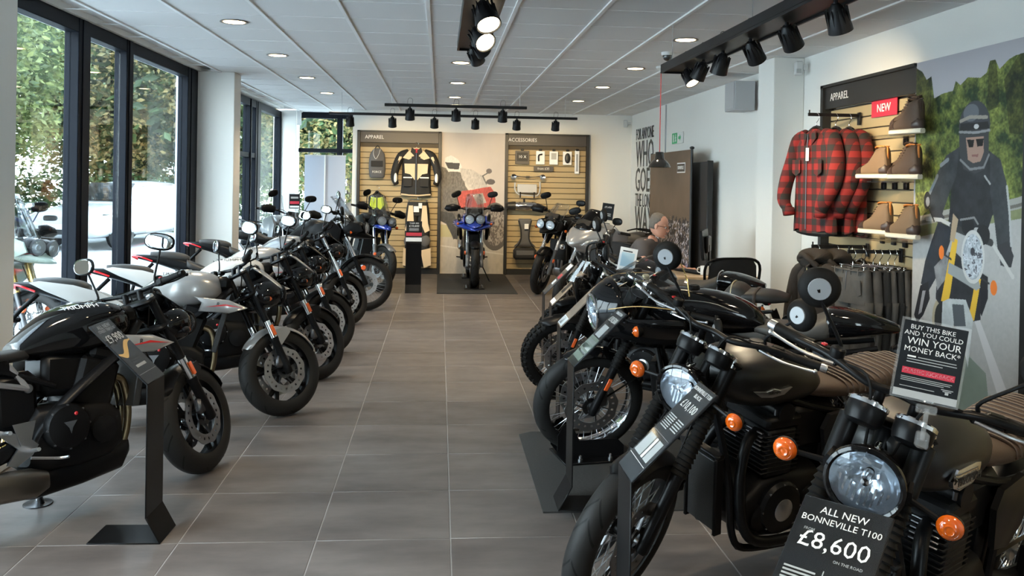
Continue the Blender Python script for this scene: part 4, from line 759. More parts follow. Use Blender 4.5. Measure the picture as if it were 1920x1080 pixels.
def lens_mat():
    m = bpy.data.materials.new('lamp_reflector'); m.use_nodes = True; nt = m.node_tree; b = nt.nodes['Principled BSDF']; b.inputs['Metallic'].default_value = .75; b.inputs['Base Color'].default_value = (.80,.83,.87,1); b.inputs['Roughness'].default_value = .16
    tc = nt.nodes.new('ShaderNodeTexCoord'); v = nt.nodes.new('ShaderNodeTexVoronoi'); v.inputs['Scale'].default_value = 30; nt.links.new(tc.outputs['Object'], v.inputs['Vector'])
    bp = nt.nodes.new('ShaderNodeBump'); bp.inputs['Distance'].default_value = .006; bp.inputs['Strength'].default_value = .6; nt.links.new(v.outputs['Distance'], bp.inputs['Height']); nt.links.new(bp.outputs[0], b.inputs['Normal']); M['lamp_reflector'] = m
    m = bpy.data.materials.new('radiator'); m.use_nodes = True; nt = m.node_tree; b = nt.nodes['Principled BSDF']; b.inputs['Base Color'].default_value = (.02,.02,.02,1); b.inputs['Roughness'].default_value = .4
    tc = nt.nodes.new('ShaderNodeTexCoord'); v = nt.nodes.new('ShaderNodeTexChecker'); v.inputs['Scale'].default_value = 180; nt.links.new(tc.outputs['Object'], v.inputs['Vector']); bp = nt.nodes.new('ShaderNodeBump'); bp.inputs['Distance'].default_value = .003; nt.links.new(v.outputs['Fac'], bp.inputs['Height']); nt.links.new(bp.outputs[0], b.inputs['Normal']); M['radiator'] = m
lens_mat()
_wc = {}
def wheel_meshes(R, w, style, stripe, tread):
    k = (round(R,3), round(w,3), style, stripe, tread)
    if k in _wc: return _wc[k]
    hs = w*.52 if tread != 'knob' else w*.56; rr = R-hs-.012; Rc = R-hs
    Y = (0,1,0); O = (0,0,0)
    pr = []
    for i in range(-12,13):
        a = i/12*math.radians(122); pr.append((Rc+hs*math.cos(a), w/2*math.sin(a)*1.0 if abs(a) < PI/2 else w/2*math.sin(a)))
    pr += [(rr-.006,.30*w),(rr-.006,-.30*w)]
    tb = MB().lathe(pr,O,Y,56,closed=True)
    if tread == 'knob':
        N = 44
        for i in range(N):
            a = 2*PI*i/N
            for (yy,ra,ty) in (((-.20*w,0,0),(.20*w,.5,0)) if True else ()):
                aa = a+ra*2*PI/N; tilt = math.asin(max(-1,min(1,yy*2/w)))
                r_ = Rc+hs*math.cos(tilt); c = Vector((r_*math.cos(aa),yy,r_*math.sin(aa))); tb.box(c,(.014,.030,.030),rotm(0,-aa,0)@rotm(0,0,tilt*.7),ch=.002)
            for s in (1,-1):
                aa = a+.25*2*PI/N; tilt = s*math.radians(58); r_ = Rc+hs*math.cos(tilt); c = Vector((r_*math.cos(aa),w/2*math.sin(tilt),r_*math.sin(aa))); tb.box(c,(.014,.026,.024),rotm(0,-aa,0)@rotm(0,0,tilt),ch=.002)
    tyre = tb.mesh('tyre','tyre_tread' if tread == 'road' else 'rubber',60)
    rb = MB(); iw = w*.36
    rb.lathe([(rr+.012,iw),(rr+.004,iw+.004),(rr-.008,iw),(rr-.016,iw*.5),(rr-.018,0),(rr-.016,-iw*.5),(rr-.008,-iw),(rr+.004,-iw-.004),(rr+.012,-iw),(rr-.0,0)],O,Y,48,closed=True)
    if style == 'cast':
        rb.lathe([(.02,.045),(.04,.045),(.045,.02),(.045,-.02),(.04,-.045),(.02,-.045)],O,Y,24,closed=True)
        for i in range(5):
            a = 2*PI*i/5+.3
            for da,r0 in ((-.17,.10),(.17,.10)):
                p0 = Vector((math.cos(a)*.035,0,math.sin(a)*.035)); p1 = Vector((math.cos(a)*r0,0,math.sin(a)*r0)); p2 = Vector((math.cos(a+da)*(rr-.014),0,math.sin(a+da)*(rr-.014)))
                rb.tube([p0,p1,p2],[.017,.014,.012],6,flat=1.3)
        rim = rb.mesh('rim','satin_black')
    elif style == 'ten':
        rb.lathe([(.02,.045),(.05,.04),(.055,.02),(.055,-.02),(.05,-.04),(.02,-.045)],O,Y,24,closed=True)
        for i in range(10):
            a = 2*PI*i/10; rb.tube([(math.cos(a)*.05,0,math.sin(a)*.05),(math.cos(a)*(rr-.014),0,math.sin(a)*(rr-.014))],[.012,.009],6,flat=1.5)
        rim = rb.mesh('rim','satin_black')
    else:
        rim = rb.mesh('rim','chrome' if style == 'wire_chrome' else 'satin_black' if style == 'wire' else 'grey_metal')
    extra = []
    if style.startswith('wire'):
        sb = MB(); n = 36
        for i in range(n):
            a = 2*PI*i/n; s = 1 if i%2 else -1; da = .38 if (i//2)%2 else -.38
            sb.tube([(math.cos(a+da)*.036,s*.034,math.sin(a+da)*.036),(math.cos(a)*(rr-.012),s*.006,math.sin(a)*(rr-.012))],.0022,4)
        extra.append(('spokes',sb.mesh('spokes','alu')))
        extra.append(('hub',MB().lathe([(.012,.05),(.038,.045),(.040,.032),(.024,.026),(.024,-.026),(.040,-.032),(.038,-.045),(.012,-.05)],O,Y,22,closed=True).mesh('hub','satin_black' if style == 'wire' else 'alu')))
    if stripe:
        sb = MB()
        for s in (1,-1): sb.lathe([(rr-.002,s*(iw+.003)),(rr+.004,s*(iw+.0055)),(rr+.008,s*(iw+.004))],O,Y,48,caps=False)
        extra.append(('rim_stripe',sb.mesh('rim_stripe','red_paint')))
    extra.append(('axle_nut',MB().cyl((0,-.09,0),(0,.09,0),.012,n=10).mesh('axle_nut','alu')))
    _wc[k] = (tyre, rim, extra); return _wc[k]
_dc = {}
def disc_mesh(r1, cutr):
    k = round(r1,3)
    if k in _dc: return _dc[k]
    mb = MB(); r0 = r1*.66; n = 60; rad = [r0, r0+(r1-r0)*.33, r0+(r1-r0)*.62, r1]; vv = []; fs = []
    for i in range(n):
        a = 2*PI*i/n; wv = 1+.022*math.cos(10*a)
        for j,r in enumerate(rad):
            q = r*(wv if j == 3 else 1)
            for y in (-.0022,.0022): vv.append((q*math.cos(a),y,q*math.sin(a)))
    for i in range(n):
        i2 = (i+1)%n
        for j in range(3):
            if j == 1 and i%3 == 0: continue
            for s in (0,1): fs.append((i*8+j*2+s, i2*8+j*2+s, i2*8+j*2+2+s, i*8+j*2+2+s))
        for j in (0,3): fs.append((i*8+j*2, i2*8+j*2, i2*8+j*2+1, i*8+j*2+1))
    mb.add(vv,fs,0,False)
    for i in range(6):
        a = 2*PI*i/6; mb.tube([(.045*math.cos(a),0,.045*math.sin(a)),(r0*math.cos(a+.35),0,r0*math.sin(a+.35))],[.011,.008],5,mi=1,flat=.4)
    mb.lathe([(.03,.004),(.055,.004),(.055,-.004),(.03,-.004)],(0,0,0),(0,1,0),22,closed=True,mi=1)
    _dc[k] = mb.mesh('brake_disc',['steel','dark_steel']); return _dc[k]
def put_wheel(t, name, c, R, w, style, S=None, stripe=False, tread='road', discs=(1,-1), dr=.155, cal='satin_black'):
    ty, rim, ex = wheel_meshes(R,w,style,stripe,tread)
    o = inst(name, rim, t); o.matrix_local = (S if S is not None else Matrix.Identity(4)) @ Matrix.Translation(c) @ Matrix.Rotation(rnd.uniform(0,6),4,'Y')
    inst('tyre', ty, o)
    for n_,m_ in ex: inst(n_, m_, o)
    for s in discs:
        yy = s*(.062); inst('brake_disc', disc_mesh(dr,0), o, (0,yy,0))
    return o
def steer_matrix(head, rake, d):
    ax = Vector((-math.sin(rake),0,math.cos(rake))); return Matrix.Translation(head) @ Matrix.Rotation(d,4,ax) @ Matrix.Translation(-Vector(head))
def sMB(S): m = MB(); m.T = S; return m
def indicator(t, base, tip, r=.030, S=None, fw=1, body='satin_black'):
    b = sMB(S); b.tube([base,tip],[.009,.007],8); b.lathe([(.006,-.032),(r*.75,-.026),(r,-.006),(r,.004)],tip,(fw,0,0),18); o = b.build('indicator',body,t)
    l = sMB(S); tip = Vector(tip); l.lathe([(r*.97,.004),(r*.86,.014),(r*.5,.022),(.001,.025)],tip,(fw,0,0),18); l.build('indicator_lens','amber',o)
    g = sMB(S)
    for rr_ in (r*.75,r*.45): g.lathe([(rr_,.015 if rr_ > r*.6 else .022),(rr_-.003,.019 if rr_ > r*.6 else .026),(rr_-.006,.017 if rr_ > r*.6 else .024)],tip,(fw,0,0),18)
    g.build('lens_ring','amber',o)
def round_lamp(t, c, r, S, depth=.10, shell='gloss_black', ring='chrome', name='headlight', tilt=-.08, facets=True):
    ax = Vector((math.cos(tilt),0,math.sin(tilt))); c = Vector(c)
    b = sMB(S); b.lathe([(.004,-depth),(r*.45,-depth*.93),(r*.8,-depth*.62),(r*.98,-depth*.2),(r,0)],c,ax,30,caps=False); o = b.build(name,shell,t)
    sMB(S).lathe([(r*.90,.006),(r*.97,.012),(r*1.05,.008),(r*1.07,-.004),(r*1.03,-.016),(r*.98,-.010)],c,ax,36,closed=True).build('lamp_ring',ring,o)
    q = sMB(S)
    if facets:
        q.lathe([(.012,-depth*.62),(r*.35,-depth*.55),(r*.68,-depth*.34),(r*.92,-.002)],c,ax,18,smooth=False,caps=False)
        u = Vector((0,1,0)); w_ = ax.cross(u)
        for k in range(-4,5): q.box(c+ax*(-depth*.22-.004*abs(k))+u*(k*r*.16)-w_*0+Vector((0,0,-r*.48)),(depth*.12,r*.06,r*.55))
        q.box(c+ax*(-depth*.25)+Vector((0,0,r*.52)),(.02,r*.5,.014))
    else: q.lathe([(.012,-depth*.5),(r*.5,-depth*.35),(r*.92,-.002)],c,ax,18,caps=False)
    q.build('reflector_bowl','lamp_reflector',o,30)
    sMB(S).lathe([(.011,-.006),(.015,-.03),(.015,-depth*.5)][::-1]+[(.001,-.004)],c,ax,12).build('bulb_shield','chrome',o)
    sMB(S).lathe([(r*.94,.004),(r*.7,.014),(r*.35,.021),(.001,.023)],c,ax,28,caps=False).build('lens','lens_glass',o)
    return o
def bars(t, S, P):
    """P: grip end (x,y,z), clamp (x,z), rise"""
    gx,gy,gz = P['grip']; cx,cz = P['clamp']; pth = [(gx,gy,gz),(gx+.03,gy*.80,gz),(gx+.09,gy*.52,gz+.01),(cx+.01,gy*.22,cz),(cx,0,cz),(cx+.01,-gy*.22,cz),(gx+.09,-gy*.52,gz+.01),(gx+.03,-gy*.80,gz),(gx,-gy,gz)]
    if P.get('clipon'):
        for s in (1,-1): sMB(S).tube([(gx,s*gy,gz),(cx,s*.11,cz-.04)],.0115,10).build('handlebar','satin_black',t)
    else: sMB(S).tube(pth,.0115,10,sm=5).build('handlebar',P.get('barm','satin_black'),t)
    for s in (1,-1):
        e = Vector((gx,s*gy,gz)); k = Vector((gx+.035,s*gy*.70,gz)) if not P.get('clipon') else Vector((gx+(cx-gx)*.42,s*(gy+(.11-gy)*.42),gz+(cz-.04-gz)*.42)); d = (k-e).normalized(); L = .125
        g = sMB(S); g.lathe([(.014,-.004),(.0175,0),(.0165,.02),(.0165,L-.02),(.0195,L-.005),(.0195,L)],e,d,14); go = g.build('grip','rubber',t)
        sMB(S).lathe([(.001,-.030),(.015,-.026),(.0165,-.012),(.015,-.002)],e,d,14).build('bar_end',P.get('endm','alu'),go)
        sw = e+d*(L+.028); R3 = d.to_track_quat('Y','Z').to_matrix()
        sMB(S).box(sw,(.040,.052,.040),R3,ch=.009).build('switchgear','satin_black',t)
        if s < 0: sMB(S).box(sw+Vector((.0,0,.020)),(.018,.014,.010),R3,ch=.002).build('kill_switch','red_paint',t)
        mc = e+d*(L+.075); lv = P.get('lever','alu')
        b = sMB(S); b.box(mc+Vector((.018,0,0)),(.045,.036,.024),R3,ch=.006); b.build('lever_perch','satin_black' if P.get('dark_perch',1) else lv,t)
        if s < 0 or P.get('hyd'): sMB(S).lathe([(.019,0),(.021,.004),(.021,.026),(.017,.030)],mc+Vector((.03,0,.012)),(0,0,1),18).build('fluid_reservoir',P.get('res','satin_black'),t)
        f = Vector((.052,0,-.006)); lp = [mc+f*.7, mc+f-d*.045, mc+f*1.25-d*.10, mc+f*1.10-d*.17, mc+f*.95-d*.205]
        l = sMB(S); l.tube(lp,[.0085,.0075,.0065,.006,.0075],8,sm=4,flat=.75); l.ell(lp[-1],(.009,.009,.009),n=10,m=6); l.build('lever',lv,t)
        # cable or hose sweeping to the headstock
        sMB(S).tube([mc+Vector((.02,0,0)),mc+d*.10+Vector((.07,0,.02)),Vector((cx+.06,s*.05,cz-.06)),Vector((cx+.03,s*.03,cz-.20))],.0042,6,sm=5).build('cable','rubber',t)
        # mirror
        if P.get('mirror','round') == 'barend':
            mp = e-d*.01; ce = mp+Vector((.02,s*.05,-.03))
        else:
            mp = mc+Vector((.0,0,.012)); mo = P.get('moff',(.02,.055,.19)); ce = mp+Vector((mo[0],s*mo[1],mo[2]))
        st = sMB(S); st.tube([mp,mp+Vector((.004,0,.03)),mp+(ce-mp)*.75+Vector((.01,0,0)),ce+Vector((.012,0,0))],[.0065,.0055,.0055,.008],8,sm=3); mo_ = st.build('mirror','satin_black',t)
        if P.get('mirror','round') == 'round' or P.get('mirror') == 'barend':
            r = .058; ax = Vector((1,s*-.25,.05)).normalized(); sMB(S).lathe([(.001,.014),(r*.45,.016),(r*.80,.010),(r,-.004),(r*1.02,-.014),(r*.97,-.020)],ce,ax,28).build('mirror_shell','rubber',mo_)
            sMB(S).lathe([(.001,.0175),(r*.52,.0175),(r*.56,.013)],ce,ax,24).build('shell_disc','mirror_disc',mo_)
            sMB(S).lathe([(r*.96,-.019),(.001,-.019)],ce,ax,24).build('mirror_glass','mirror_face',mo_)
        else:
            a,b_ = P.get('msize',(.062,.038)); R4 = rotm(0,.12,s*(PI/2-.25))@rotm(0,-s*.30 if P.get('mtilt',1) else 0,0); sMB(S).ell(ce,(a,.014,b_),R4,n=20,m=10,p=2.5).build('mirror_shell','satin_black',mo_)
            nv = R4@Vector((0,s*1,0)); nv = nv if nv.x < 0 else -nv; sMB(S).ell(ce+nv*.010,(a*.90,.006,b_*.86),R4,n=18,m=8,p=2.5).build('mirror_glass','mirror_face',mo_)
def fork(t, S, ax, axz, topz, rake, sp=.098, r_low=.024, r_up=.020, split=.42, gaiter=False, low='satin_black', up='chrome', usd=False, refl=True, top_over=.02):
    d = Vector((-math.sin(rake),0,math.cos(rake))); L = (topz-axz)/d.z
    for s in (1,-1):
        o_ = Vector((ax,s*sp,axz)); b = sMB(S)
        rl,ru = (r_low,r_up) if not usd else (r_low*.82,r_up*1.35)
        b.lathe([(rl*.8,-.03),(rl*1.05,-.02),(rl*1.05,.03),(rl,.05),(rl,L*split-.01),(rl*1.12,L*split),(rl*1.12,L*split+.02),(rl*.9,L*split+.022)],o_,d,18); fo = b.build('fork_leg',low if not usd else 'dark_steel',t)
        sMB(S).lathe([(ru,L*split),(ru,L+top_over)],o_,d,16).build('fork_tube',up if not usd else low,fo)
        sMB(S).lathe([(ru*.6,L+top_over),(ru,L+top_over),(ru*.9,L+top_over+.012),(ru*.5,L+top_over+.016)],o_,d,14).build('fork_cap','alu',fo)
        if gaiter:
            pr = []; n = 15; g0 = L*split-.02; g1 = L*.80
            for i in range(n+1):
                k = i/n; h = g0+(g1-g0)*k; rr_ = .034-.006*k; pr += [(rr_-.007,h-.005),(rr_,h)]
            sMB(S).lathe(pr,o_,d,18).build('gaiter','rubber',fo)
            sMB(S).lathe([(.026,L*.80),(.029,L*.80),(.029,L*.985),(.024,L*.99)],o_,d,16).build('fork_shroud','satin_black',fo)
        if refl: sMB(S).box(o_+d*(L*(.40 if not gaiter else .25))+Vector((.004,s*(rl+.006),0)),(.022,.007,.075),rotm(0,-rake,0),ch=.002).build('side_reflector','reflector_orange',fo)
        sMB(S).box(o_+Vector((-.055,-s*.012,.055)),(.055,.042,.085),rotm(0,-rake+.5,0),ch=.012).build('brake_caliper','dark_steel',fo)
        sMB(S).tube([o_+Vector((-.05,-s*.01,.10)),o_+Vector((-.09,-s*.02,.22)),o_+d*L*.75+Vector((-.02,-s*.05,0))],.0042,6,sm=5).build('brake_hose','rubber',fo)
    for k,nm in ((.78,'lower_yoke'),(1.0,'upper_yoke')):
        c = Vector((ax,0,axz))+d*L*k; sMB(S).box(c+Vector((-.022,0,0)),(.075,2*sp+.055,.026),rotm(0,-rake,0),ch=.012).build(nm,'satin_black',t)
    return d,L
def arc_fender(t, S, c, R, w, a0, a1, m, name='front_fender', th=.004, drop=.035, stay=None, rad=.018):
    mb = sMB(S); n = 20; k = 9; rings = []; cx,cz = c
    for i in range(n+1):
        a = a0+(a1-a0)*i/n; ring = []; e = min(1,min(i,n-i)/2.5+.55)
        for j in range(k):
            q = -1+2*j/(k-1); rr = R+rad-drop*abs(q)**2.2; ring.append(Vector((cx+rr*math.cos(a), q*w/2*e, cz+rr*math.sin(a))))
        for j in range(k-1,-1,-1):
            q = -1+2*j/(k-1); rr = R+rad-th-drop*abs(q)**2.2; ring.append(Vector((cx+rr*math.cos(a), q*(w/2*e-.002), cz+rr*math.sin(a))))
        rings.append(ring)
    mb.loft(rings); o = mb.build(name,m,t,60)
    if stay:
        for s in (1,-1): sMB(S).tube([(cx,s*.085,cz+.02),(cx+(R-.01)*math.cos(stay),s*w*.5,cz+(R-.01)*math.sin(stay))],.005,6).build('fender_stay','satin_black',o)
    return o
def loft_part(t, name, m, secs, ang=60, S=None, n=24, parent=None):
    mb = sMB(S)
    out = []
    for q in secs:
        x,hw,z0,z1 = q[:4]; p = q[4] if len(q) > 4 else 2.6; pin = q[5] if len(q) > 5 else 0; cy = q[6] if len(q) > 6 else 0
        out.append(sec(x,hw,z0,z1,p,n,cy,pin))
    mb.loft(out); return mb.build(name,m,parent or t,ang)
def smooth_secs(secs, k=4):
    """Catmull-Rom through section parameters"""
    m = max(len(s) for s in secs); S_ = [tuple(s)+((2.6,0,0)[len(s)-4:] if len(s) < 7 else ()) for s in secs]; S_ = [tuple(x) for x in S_]
    P = [S_[0]]+S_+[S_[-1]]; out = []
    for i in range(1,len(P)-2):
        for j in range(k):
            t = j/k; out.append(tuple(.5*((2*b)+(c-a)*t+(2*a-5*b+4*c-d)*t*t+(3*b-a-3*c+d)*t**3) for a,b,c,d in zip(P[i-1],P[i],P[i+1],P[i+2])))
    out.append(S_[-1]); return out
def rear_end(t, xr, R, w, style, stripe, tread, dr=.11, sa='satin_black', shocks=True, disc=(-1,), pivot=(-.20,.40)):
    put_wheel(t,'rear_wheel',(xr,0,R),R,w,style,None,stripe,tread,discs=disc,dr=dr)
    for s in (1,-1):
        MB().tube([(pivot[0],s*.09,pivot[1]),(xr*.55,s*.125,(pivot[1]+R)/2),(xr,s*.125,R)],[.028,.026,.022],8,sm=3,flat=1.4).build('swingarm',sa,t)
        if shocks:
            a = Vector((xr+.06,s*.155,R+.03)); b = Vector((xr+.24,s*.15,.70)); d = (b-a).normalized(); L = (b-a).length; mb = MB(); mb.cyl(a,b,.013,n=10); mb.cyl(a+d*.02,a+d*.10,.026,n=14); mb.cyl(b-d*.07,b-d*.01,.024,n=14); sh = mb.build('rear_shock','satin_black',t)
            pts = []; _,u,v = frame_from(d)
            for i in range(73): k = i/72; an = k*2*PI*9; pts.append(a+d*(.07+k*(L-.12))+u*math.cos(an)*.028+v*math.sin(an)*.028)
            MB().tube(pts,.0045,5).build('spring','satin_black',sh)
    ch = MB(); ch.lathe([(.085,-.004),(.092,-.004),(.092,.004),(.085,.004)],(xr,.085,R),(0,1,0),28,closed=True); ch.tube([(xr,.085,R+.09),(pivot[0],.085,pivot[1]+.035)],.007,4,flat=1.6); ch.tube([(xr,.085,R-.09),(pivot[0],.085,pivot[1]-.035)],.007,4,flat=1.6); ch.build('drive_chain','dark_steel',t)
def side_stand(t, foot=(-.05,.22), piv=(-.12,.12,.22), disc=False):
    mb = MB(); mb.tube([piv,(foot[0],foot[1],.012)],.010,8); mb.box((foot[0],foot[1]+.01,.010),(.05,.04,.010),ch=.003); mb.build('side_stand','satin_black',t)
def twin_engine(t, m='engine_black', fins='satin_black', cover='satin_black', headm='satin_black'):
    mb = MB(); mb.loft([sec(x,.135,z0,z1,5,20) for x,z0,z1 in ((-.22,.26,.44),(-.18,.22,.50),(-.02,.20,.50),(.12,.22,.48),(.20,.26,.42),(.225,.30,.38))]); en = mb.build('engine',m,t,35)
    for s in (1,-1):
        cv = MB(); cv.lathe([(.11,0),(.112,.02),(.10,.035),(.05,.042),(.001,.044)],(-.04 if s < 0 else .04,s*.13,.36),(0,s,0),32)
        cv.lathe([(.06,0),(.06,.018),(.05,.025),(.001,.026)],(.125,s*.13,.33),(0,s,0),24); cv.lathe([(.065,0),(.062,.022),(.001,.028)],(-.15,s*.125,.36),(0,s,0),24)
        c_ = cv.build('engine_cover',cover,t)
        ring = MB(); ring.lathe([(.045,.040),(.047,.0445),(.043,.047),(.001,.047)],(-.04 if s < 0 else .04,s*.13,.36),(0,s,0),24); ring.build('cover_badge','alu',c_)
        for k in range(8): a = 2*PI*k/8; MB().cyl(((-.04 if s < 0 else .04)+.10*math.cos(a),s*.15,.36+.10*math.sin(a)),((-.04 if s < 0 else .04)+.10*math.cos(a),s*.165,.36+.10*math.sin(a)),.005,n=6).build('cover_bolt','steel',c_)
    mb = MB(); mb.box((.045,0,.58),(.15,.25,.20),ch=.01); cy = mb.build('cylinder_block',m,t)
    fb = MB()
    for k in range(9):
        z = .505+k*.019
        for s in (1,-1): fb.box((.045,s*.068,z),(.20,.118,.006),ch=.002)
    fb.build('cooling_fins',fins,cy)
    fe = MB()
    for k in range(5): 
        for s in (1,-1): fe.box((.146,s*.068,.60+k*.017),(.012,.085,.0045),ch=.001)
    fe.build('fin_edges','alu',cy)
    hd = MB(); hd.box((.04,0,.705),(.19,.25,.055),ch=.014); hd.tube([(.04,.125,.745),(.04,-.125,.745)],.042,14,flat=1.); ho = hd.build('cylinder_head',headm,t)
    for s in (1,-1):
        for dx in (-.05,.05): MB().cyl((.04+dx,s*.11,.74),(.04+dx,s*.11,.765),.007,n=8).build('head_bolt','dark_steel',ho)
        tb = MB(); tb.cyl((-.04,s*.065,.67),(-.15,s*.065,.69),.028,n=14); tb.box((-.11,s*.065,.685),(.05,.065,.07),ch=.01); tb.build('throttle_body','alu' if m != 'engine_black' else 'dark_steel',t)
def peashooters(t, hm='satin_black', sm_='satin_black', xe=-1.0):
    for s in (1,-1):
        MB().tube([(.13,s*.065,.66),(.20,s*.085,.62),(.245,s*.12,.48),(.22,s*.15,.30),(.10,s*.165,.235),(-.25,s*.175,.235)],.0215,12,sm=6).build('header_pipe',hm,t)
        mb = MB(); mb.lathe([(.022,0),(.03,.10),(.042,.22),(.045,.45),(.040,.62),(.030,.70),(.024,.705),(.022,.66)],(-.22,s*.178,.235),(-1,s*.03,.10),22); mb.build('silencer',sm_,t)
        MB().box((-.48,s*.15,.36),(.03,.03,.2),ch=.005).build('silencer_hanger','satin_black',t)
def classic(name, label, F, hd, st, lean, o, group='motorcycles along the right side'):
    WB = 1.445; R = o.get('R',.325); RR = .318; rk = math.radians(25.5); d = math.radians
    t = thing('motorcycle', label, 'motorcycle', (F[0]-math.cos(d(hd))*WB/2, F[1]-math.sin(d(hd))*WB/2, F[2] if len(F) > 2 else 0), (-d(lean),0,d(hd)), group)
    ax = WB/2; S = steer_matrix((ax-.33,0,.86), rk, d(st))
    paint = o.get('paint','gloss_black'); spoke = o.get('wheel','wire_chrome'); tread = o.get('tread','road')
    put_wheel(t,'front_wheel',(ax,0,R),R,o.get('fw',.105),spoke,S,False,tread,dr=o.get('dr',.155))
    rear_end(t,-ax,RR,.15,spoke,False,tread,pivot=(-.24,.38))
    dv,L = fork(t,S,ax,R,.99,rk,gaiter=o.get('gaiter',True),low=o.get('low','satin_black'),up=o.get('up','chrome'),usd=o.get('usd',False),refl=o.get('refl',False))
    if o.get('fender','short') == 'short': arc_fender(t,S,(ax,R),R,.13,d(64),d(165),o.get('fendm',paint),stay=d(150))
    else: arc_fender(t,S,(ax+.0,R+.02),R,.13,d(40),d(150),o.get('fendm',paint),stay=d(145))
    tx = ax-math.sin(rk)*L   # fork top x
    # frame
    fr = MB()
    for s in (1,-1):
        fr.tube([(ax-.37,s*.03,.80),(.28,s*.09,.50),(.24,s*.11,.26),(.14,s*.12,.19),(-.20,s*.12,.20),(-.26,s*.12,.42),(-.28,s*.11,.70)],.0155,8,sm=4)
        fr.tube([(ax-.38,s*.03,.92),(.05,s*.06,.80),(-.28,s*.12,.72),(-.62,s*.12,.73),(-.80,s*.10,.76)],.0145,8,sm=4)
    fr.cyl((ax-.33-.04,0,.96),(ax-.33+.05,0,.78),.028,n=14); fr.build('frame','satin_black',t)
    twin_engine(t, o.get('engine','engine_black'), o.get('fins','satin_black'), o.get('cover','satin_black'), o.get('headm','satin_black'))
    peashooters(t, o.get('pipe','satin_black'), o.get('sil','satin_black'))
    MB().box((-.15,0,.66),(.26,.21,.20),ch=.03).build('airbox','satin_black',t); MB().box((-.30,0,.52),(.16,.20,.26),ch=.02).build('battery_box','satin_black',t)
    rd = MB(); rd.box((.315,0,.42),(.03,.16,.30),rotm(0,.12,0),ch=.004); rdo = rd.build('radiator','radiator',t)
    rs = MB(); 
    for s in (1,-1): rs.box((.318,s*.086,.42),(.042,.018,.33),rotm(0,.12,0),ch=.006)
    rs.box((.333,0,.585),(.042,.19,.02),rotm(0,.12,0),ch=.006); rs.build('radiator_surround','satin_black',rdo)
    MB().lathe([(.02,0),(.02,.05),(.024,.06),(.024,.09)],(.29,-.14,.50),(.3,0,1),12).build('horn','dark_steel',t)
    # tank
    tk = o.get('tank','classic'); z0 = .765
    if tk == 'classic': TS = [(.385,.045,.86,.94,2.2),(.36,.10,.83,.965,2.3),(.29,.145,.79,.995,2.4),(.16,.160,z0,1.005,2.5),(.02,.150,z0,.985,2.5),(-.10,.120,z0+.005,.935,2.4),(-.17,.085,.79,.885,2.2),(-.19,.05,.80,.86,2.)]
    else: TS = [(.39,.05,.86,.95,2.2),(.36,.11,.83,.975,2.4),(.27,.150,.79,1.00,2.6),(.12,.158,z0,1.00,2.7),(-.05,.130,z0,.98,2.5),(-.18,.105,.78,.93,2.4),(-.25,.08,.80,.87,2.2)]
    tko = loft_part(t,'fuel_tank',paint,smooth_secs(TS,4),75,n=32)
    MB().lathe([(.001,.018),(.028,.016),(.034,.008),(.036,-.006)],(.13,0,1.0),(0,0,1),24).build('filler_cap',o.get('cap','satin_black'),tko)
    if o.get('kneepad'):
        for s in (1,-1): MB().ell((-.03,s*.138,.87),(.10,.012,.055),rotm(0,0,s*.17)).build('knee_pad','rubber',tko)
    if o.get('pinstripe'):
        for s in (1,-1): MB().tube([(.32,s*.125,.90),(.20,s*.163,.955),(.02,s*.153,.95),(-.12,s*.118,.90)],.0022,4,sm=5).build('pinstripe',o['pinstripe'],tko)
    bd = o.get('badge')
    for s in (1,-1):
        if bd == 'chrome':
            b = MB(); b.plate([(-.085,.0),(-.06,.03),(.05,.032),(.085,.026),(.095,-.002),(.05,-.032),(-.03,-.036),(-.075,-.02)],.012,(.19,s*.160,.86),(s*-1,0,0),(0,0,1),bulge=.004); bo = b.build('tank_badge','chrome',tko)
            rb = MB(); [rb.box((.19+.01,s*.1690,(.88-.011*k)),(.13-.012*k,.004,.003)) for k in range(5)]; rb.build('badge_ribs','steel',bo)
            text('TRIUMPH',.034,'header_black',bo,(.19,s*.174,.858),(-s,0,0),(0,0,1),sx=1.1)
        elif bd == 'wing':
            b = MB(); b.plate([(-.10,.012),(-.04,.006),(0,.016),(.04,.006),(.10,.012),(.06,-.014),(0,-.02),(-.06,-.014)],.008,(.18,s*.162,.865),(-s,0,0),(0,0,1),bulge=.003); b.build('tank_badge','alu',tko); text('TRIUMPH',.016,'header_black',tko,(.18,s*.172,.865),(-s,0,0),(0,0,1))
        elif bd == 'text': text('TRIUMPH',.05,o.get('textm','gold_print'),tko,(.14,s*.164,.90),(-s,0,0),(0,0,1),sx=1.1)
    # seat
    sk = o.get('seat','bench'); sm_ = o.get('seatm','leather_black')
    if sk == 'bench':
        SS = [(-.10,.09,.79,.835,3),(-.16,.115,.775,.845,3),(-.30,.125,.765,.835,3.2),(-.45,.128,.765,.840,3.2),(-.58,.125,.77,.862,3.2),(-.72,.115,.775,.868,3),(-.82,.09,.785,.85,3),(-.85,.05,.80,.835,2.5)]
        so = loft_part(t,'seat',sm_,smooth_secs(SS,4),75,n=28)
        if o.get('ribs'):
            rb = MB()
            for k in range(15):
                x = -.30-.034*k; zt = .838+.026*min(1,max(0,(-x-.42)/.22)); w = .118 if x > -.7 else .10
                rb.tube([(x,w+.008,zt-.045),(x,w*.96,zt-.012),(x,w*.6,zt+.0015),(x,0,zt+.003),(x,-w*.6,zt+.0015),(x,-w*.96,zt-.012),(x,-w-.008,zt-.045)],.006,6,sm=3)
            rb.build('seat_ribs',sm_,so)
    elif sk == 'cowl':
        so = loft_part(t,'seat',sm_,smooth_secs([(-.20,.09,.79,.84,3),(-.28,.12,.775,.845,3),(-.42,.125,.77,.85,3),(-.54,.125,.775,.90,3),(-.58,.11,.79,.915,3)],4),75,n=28)
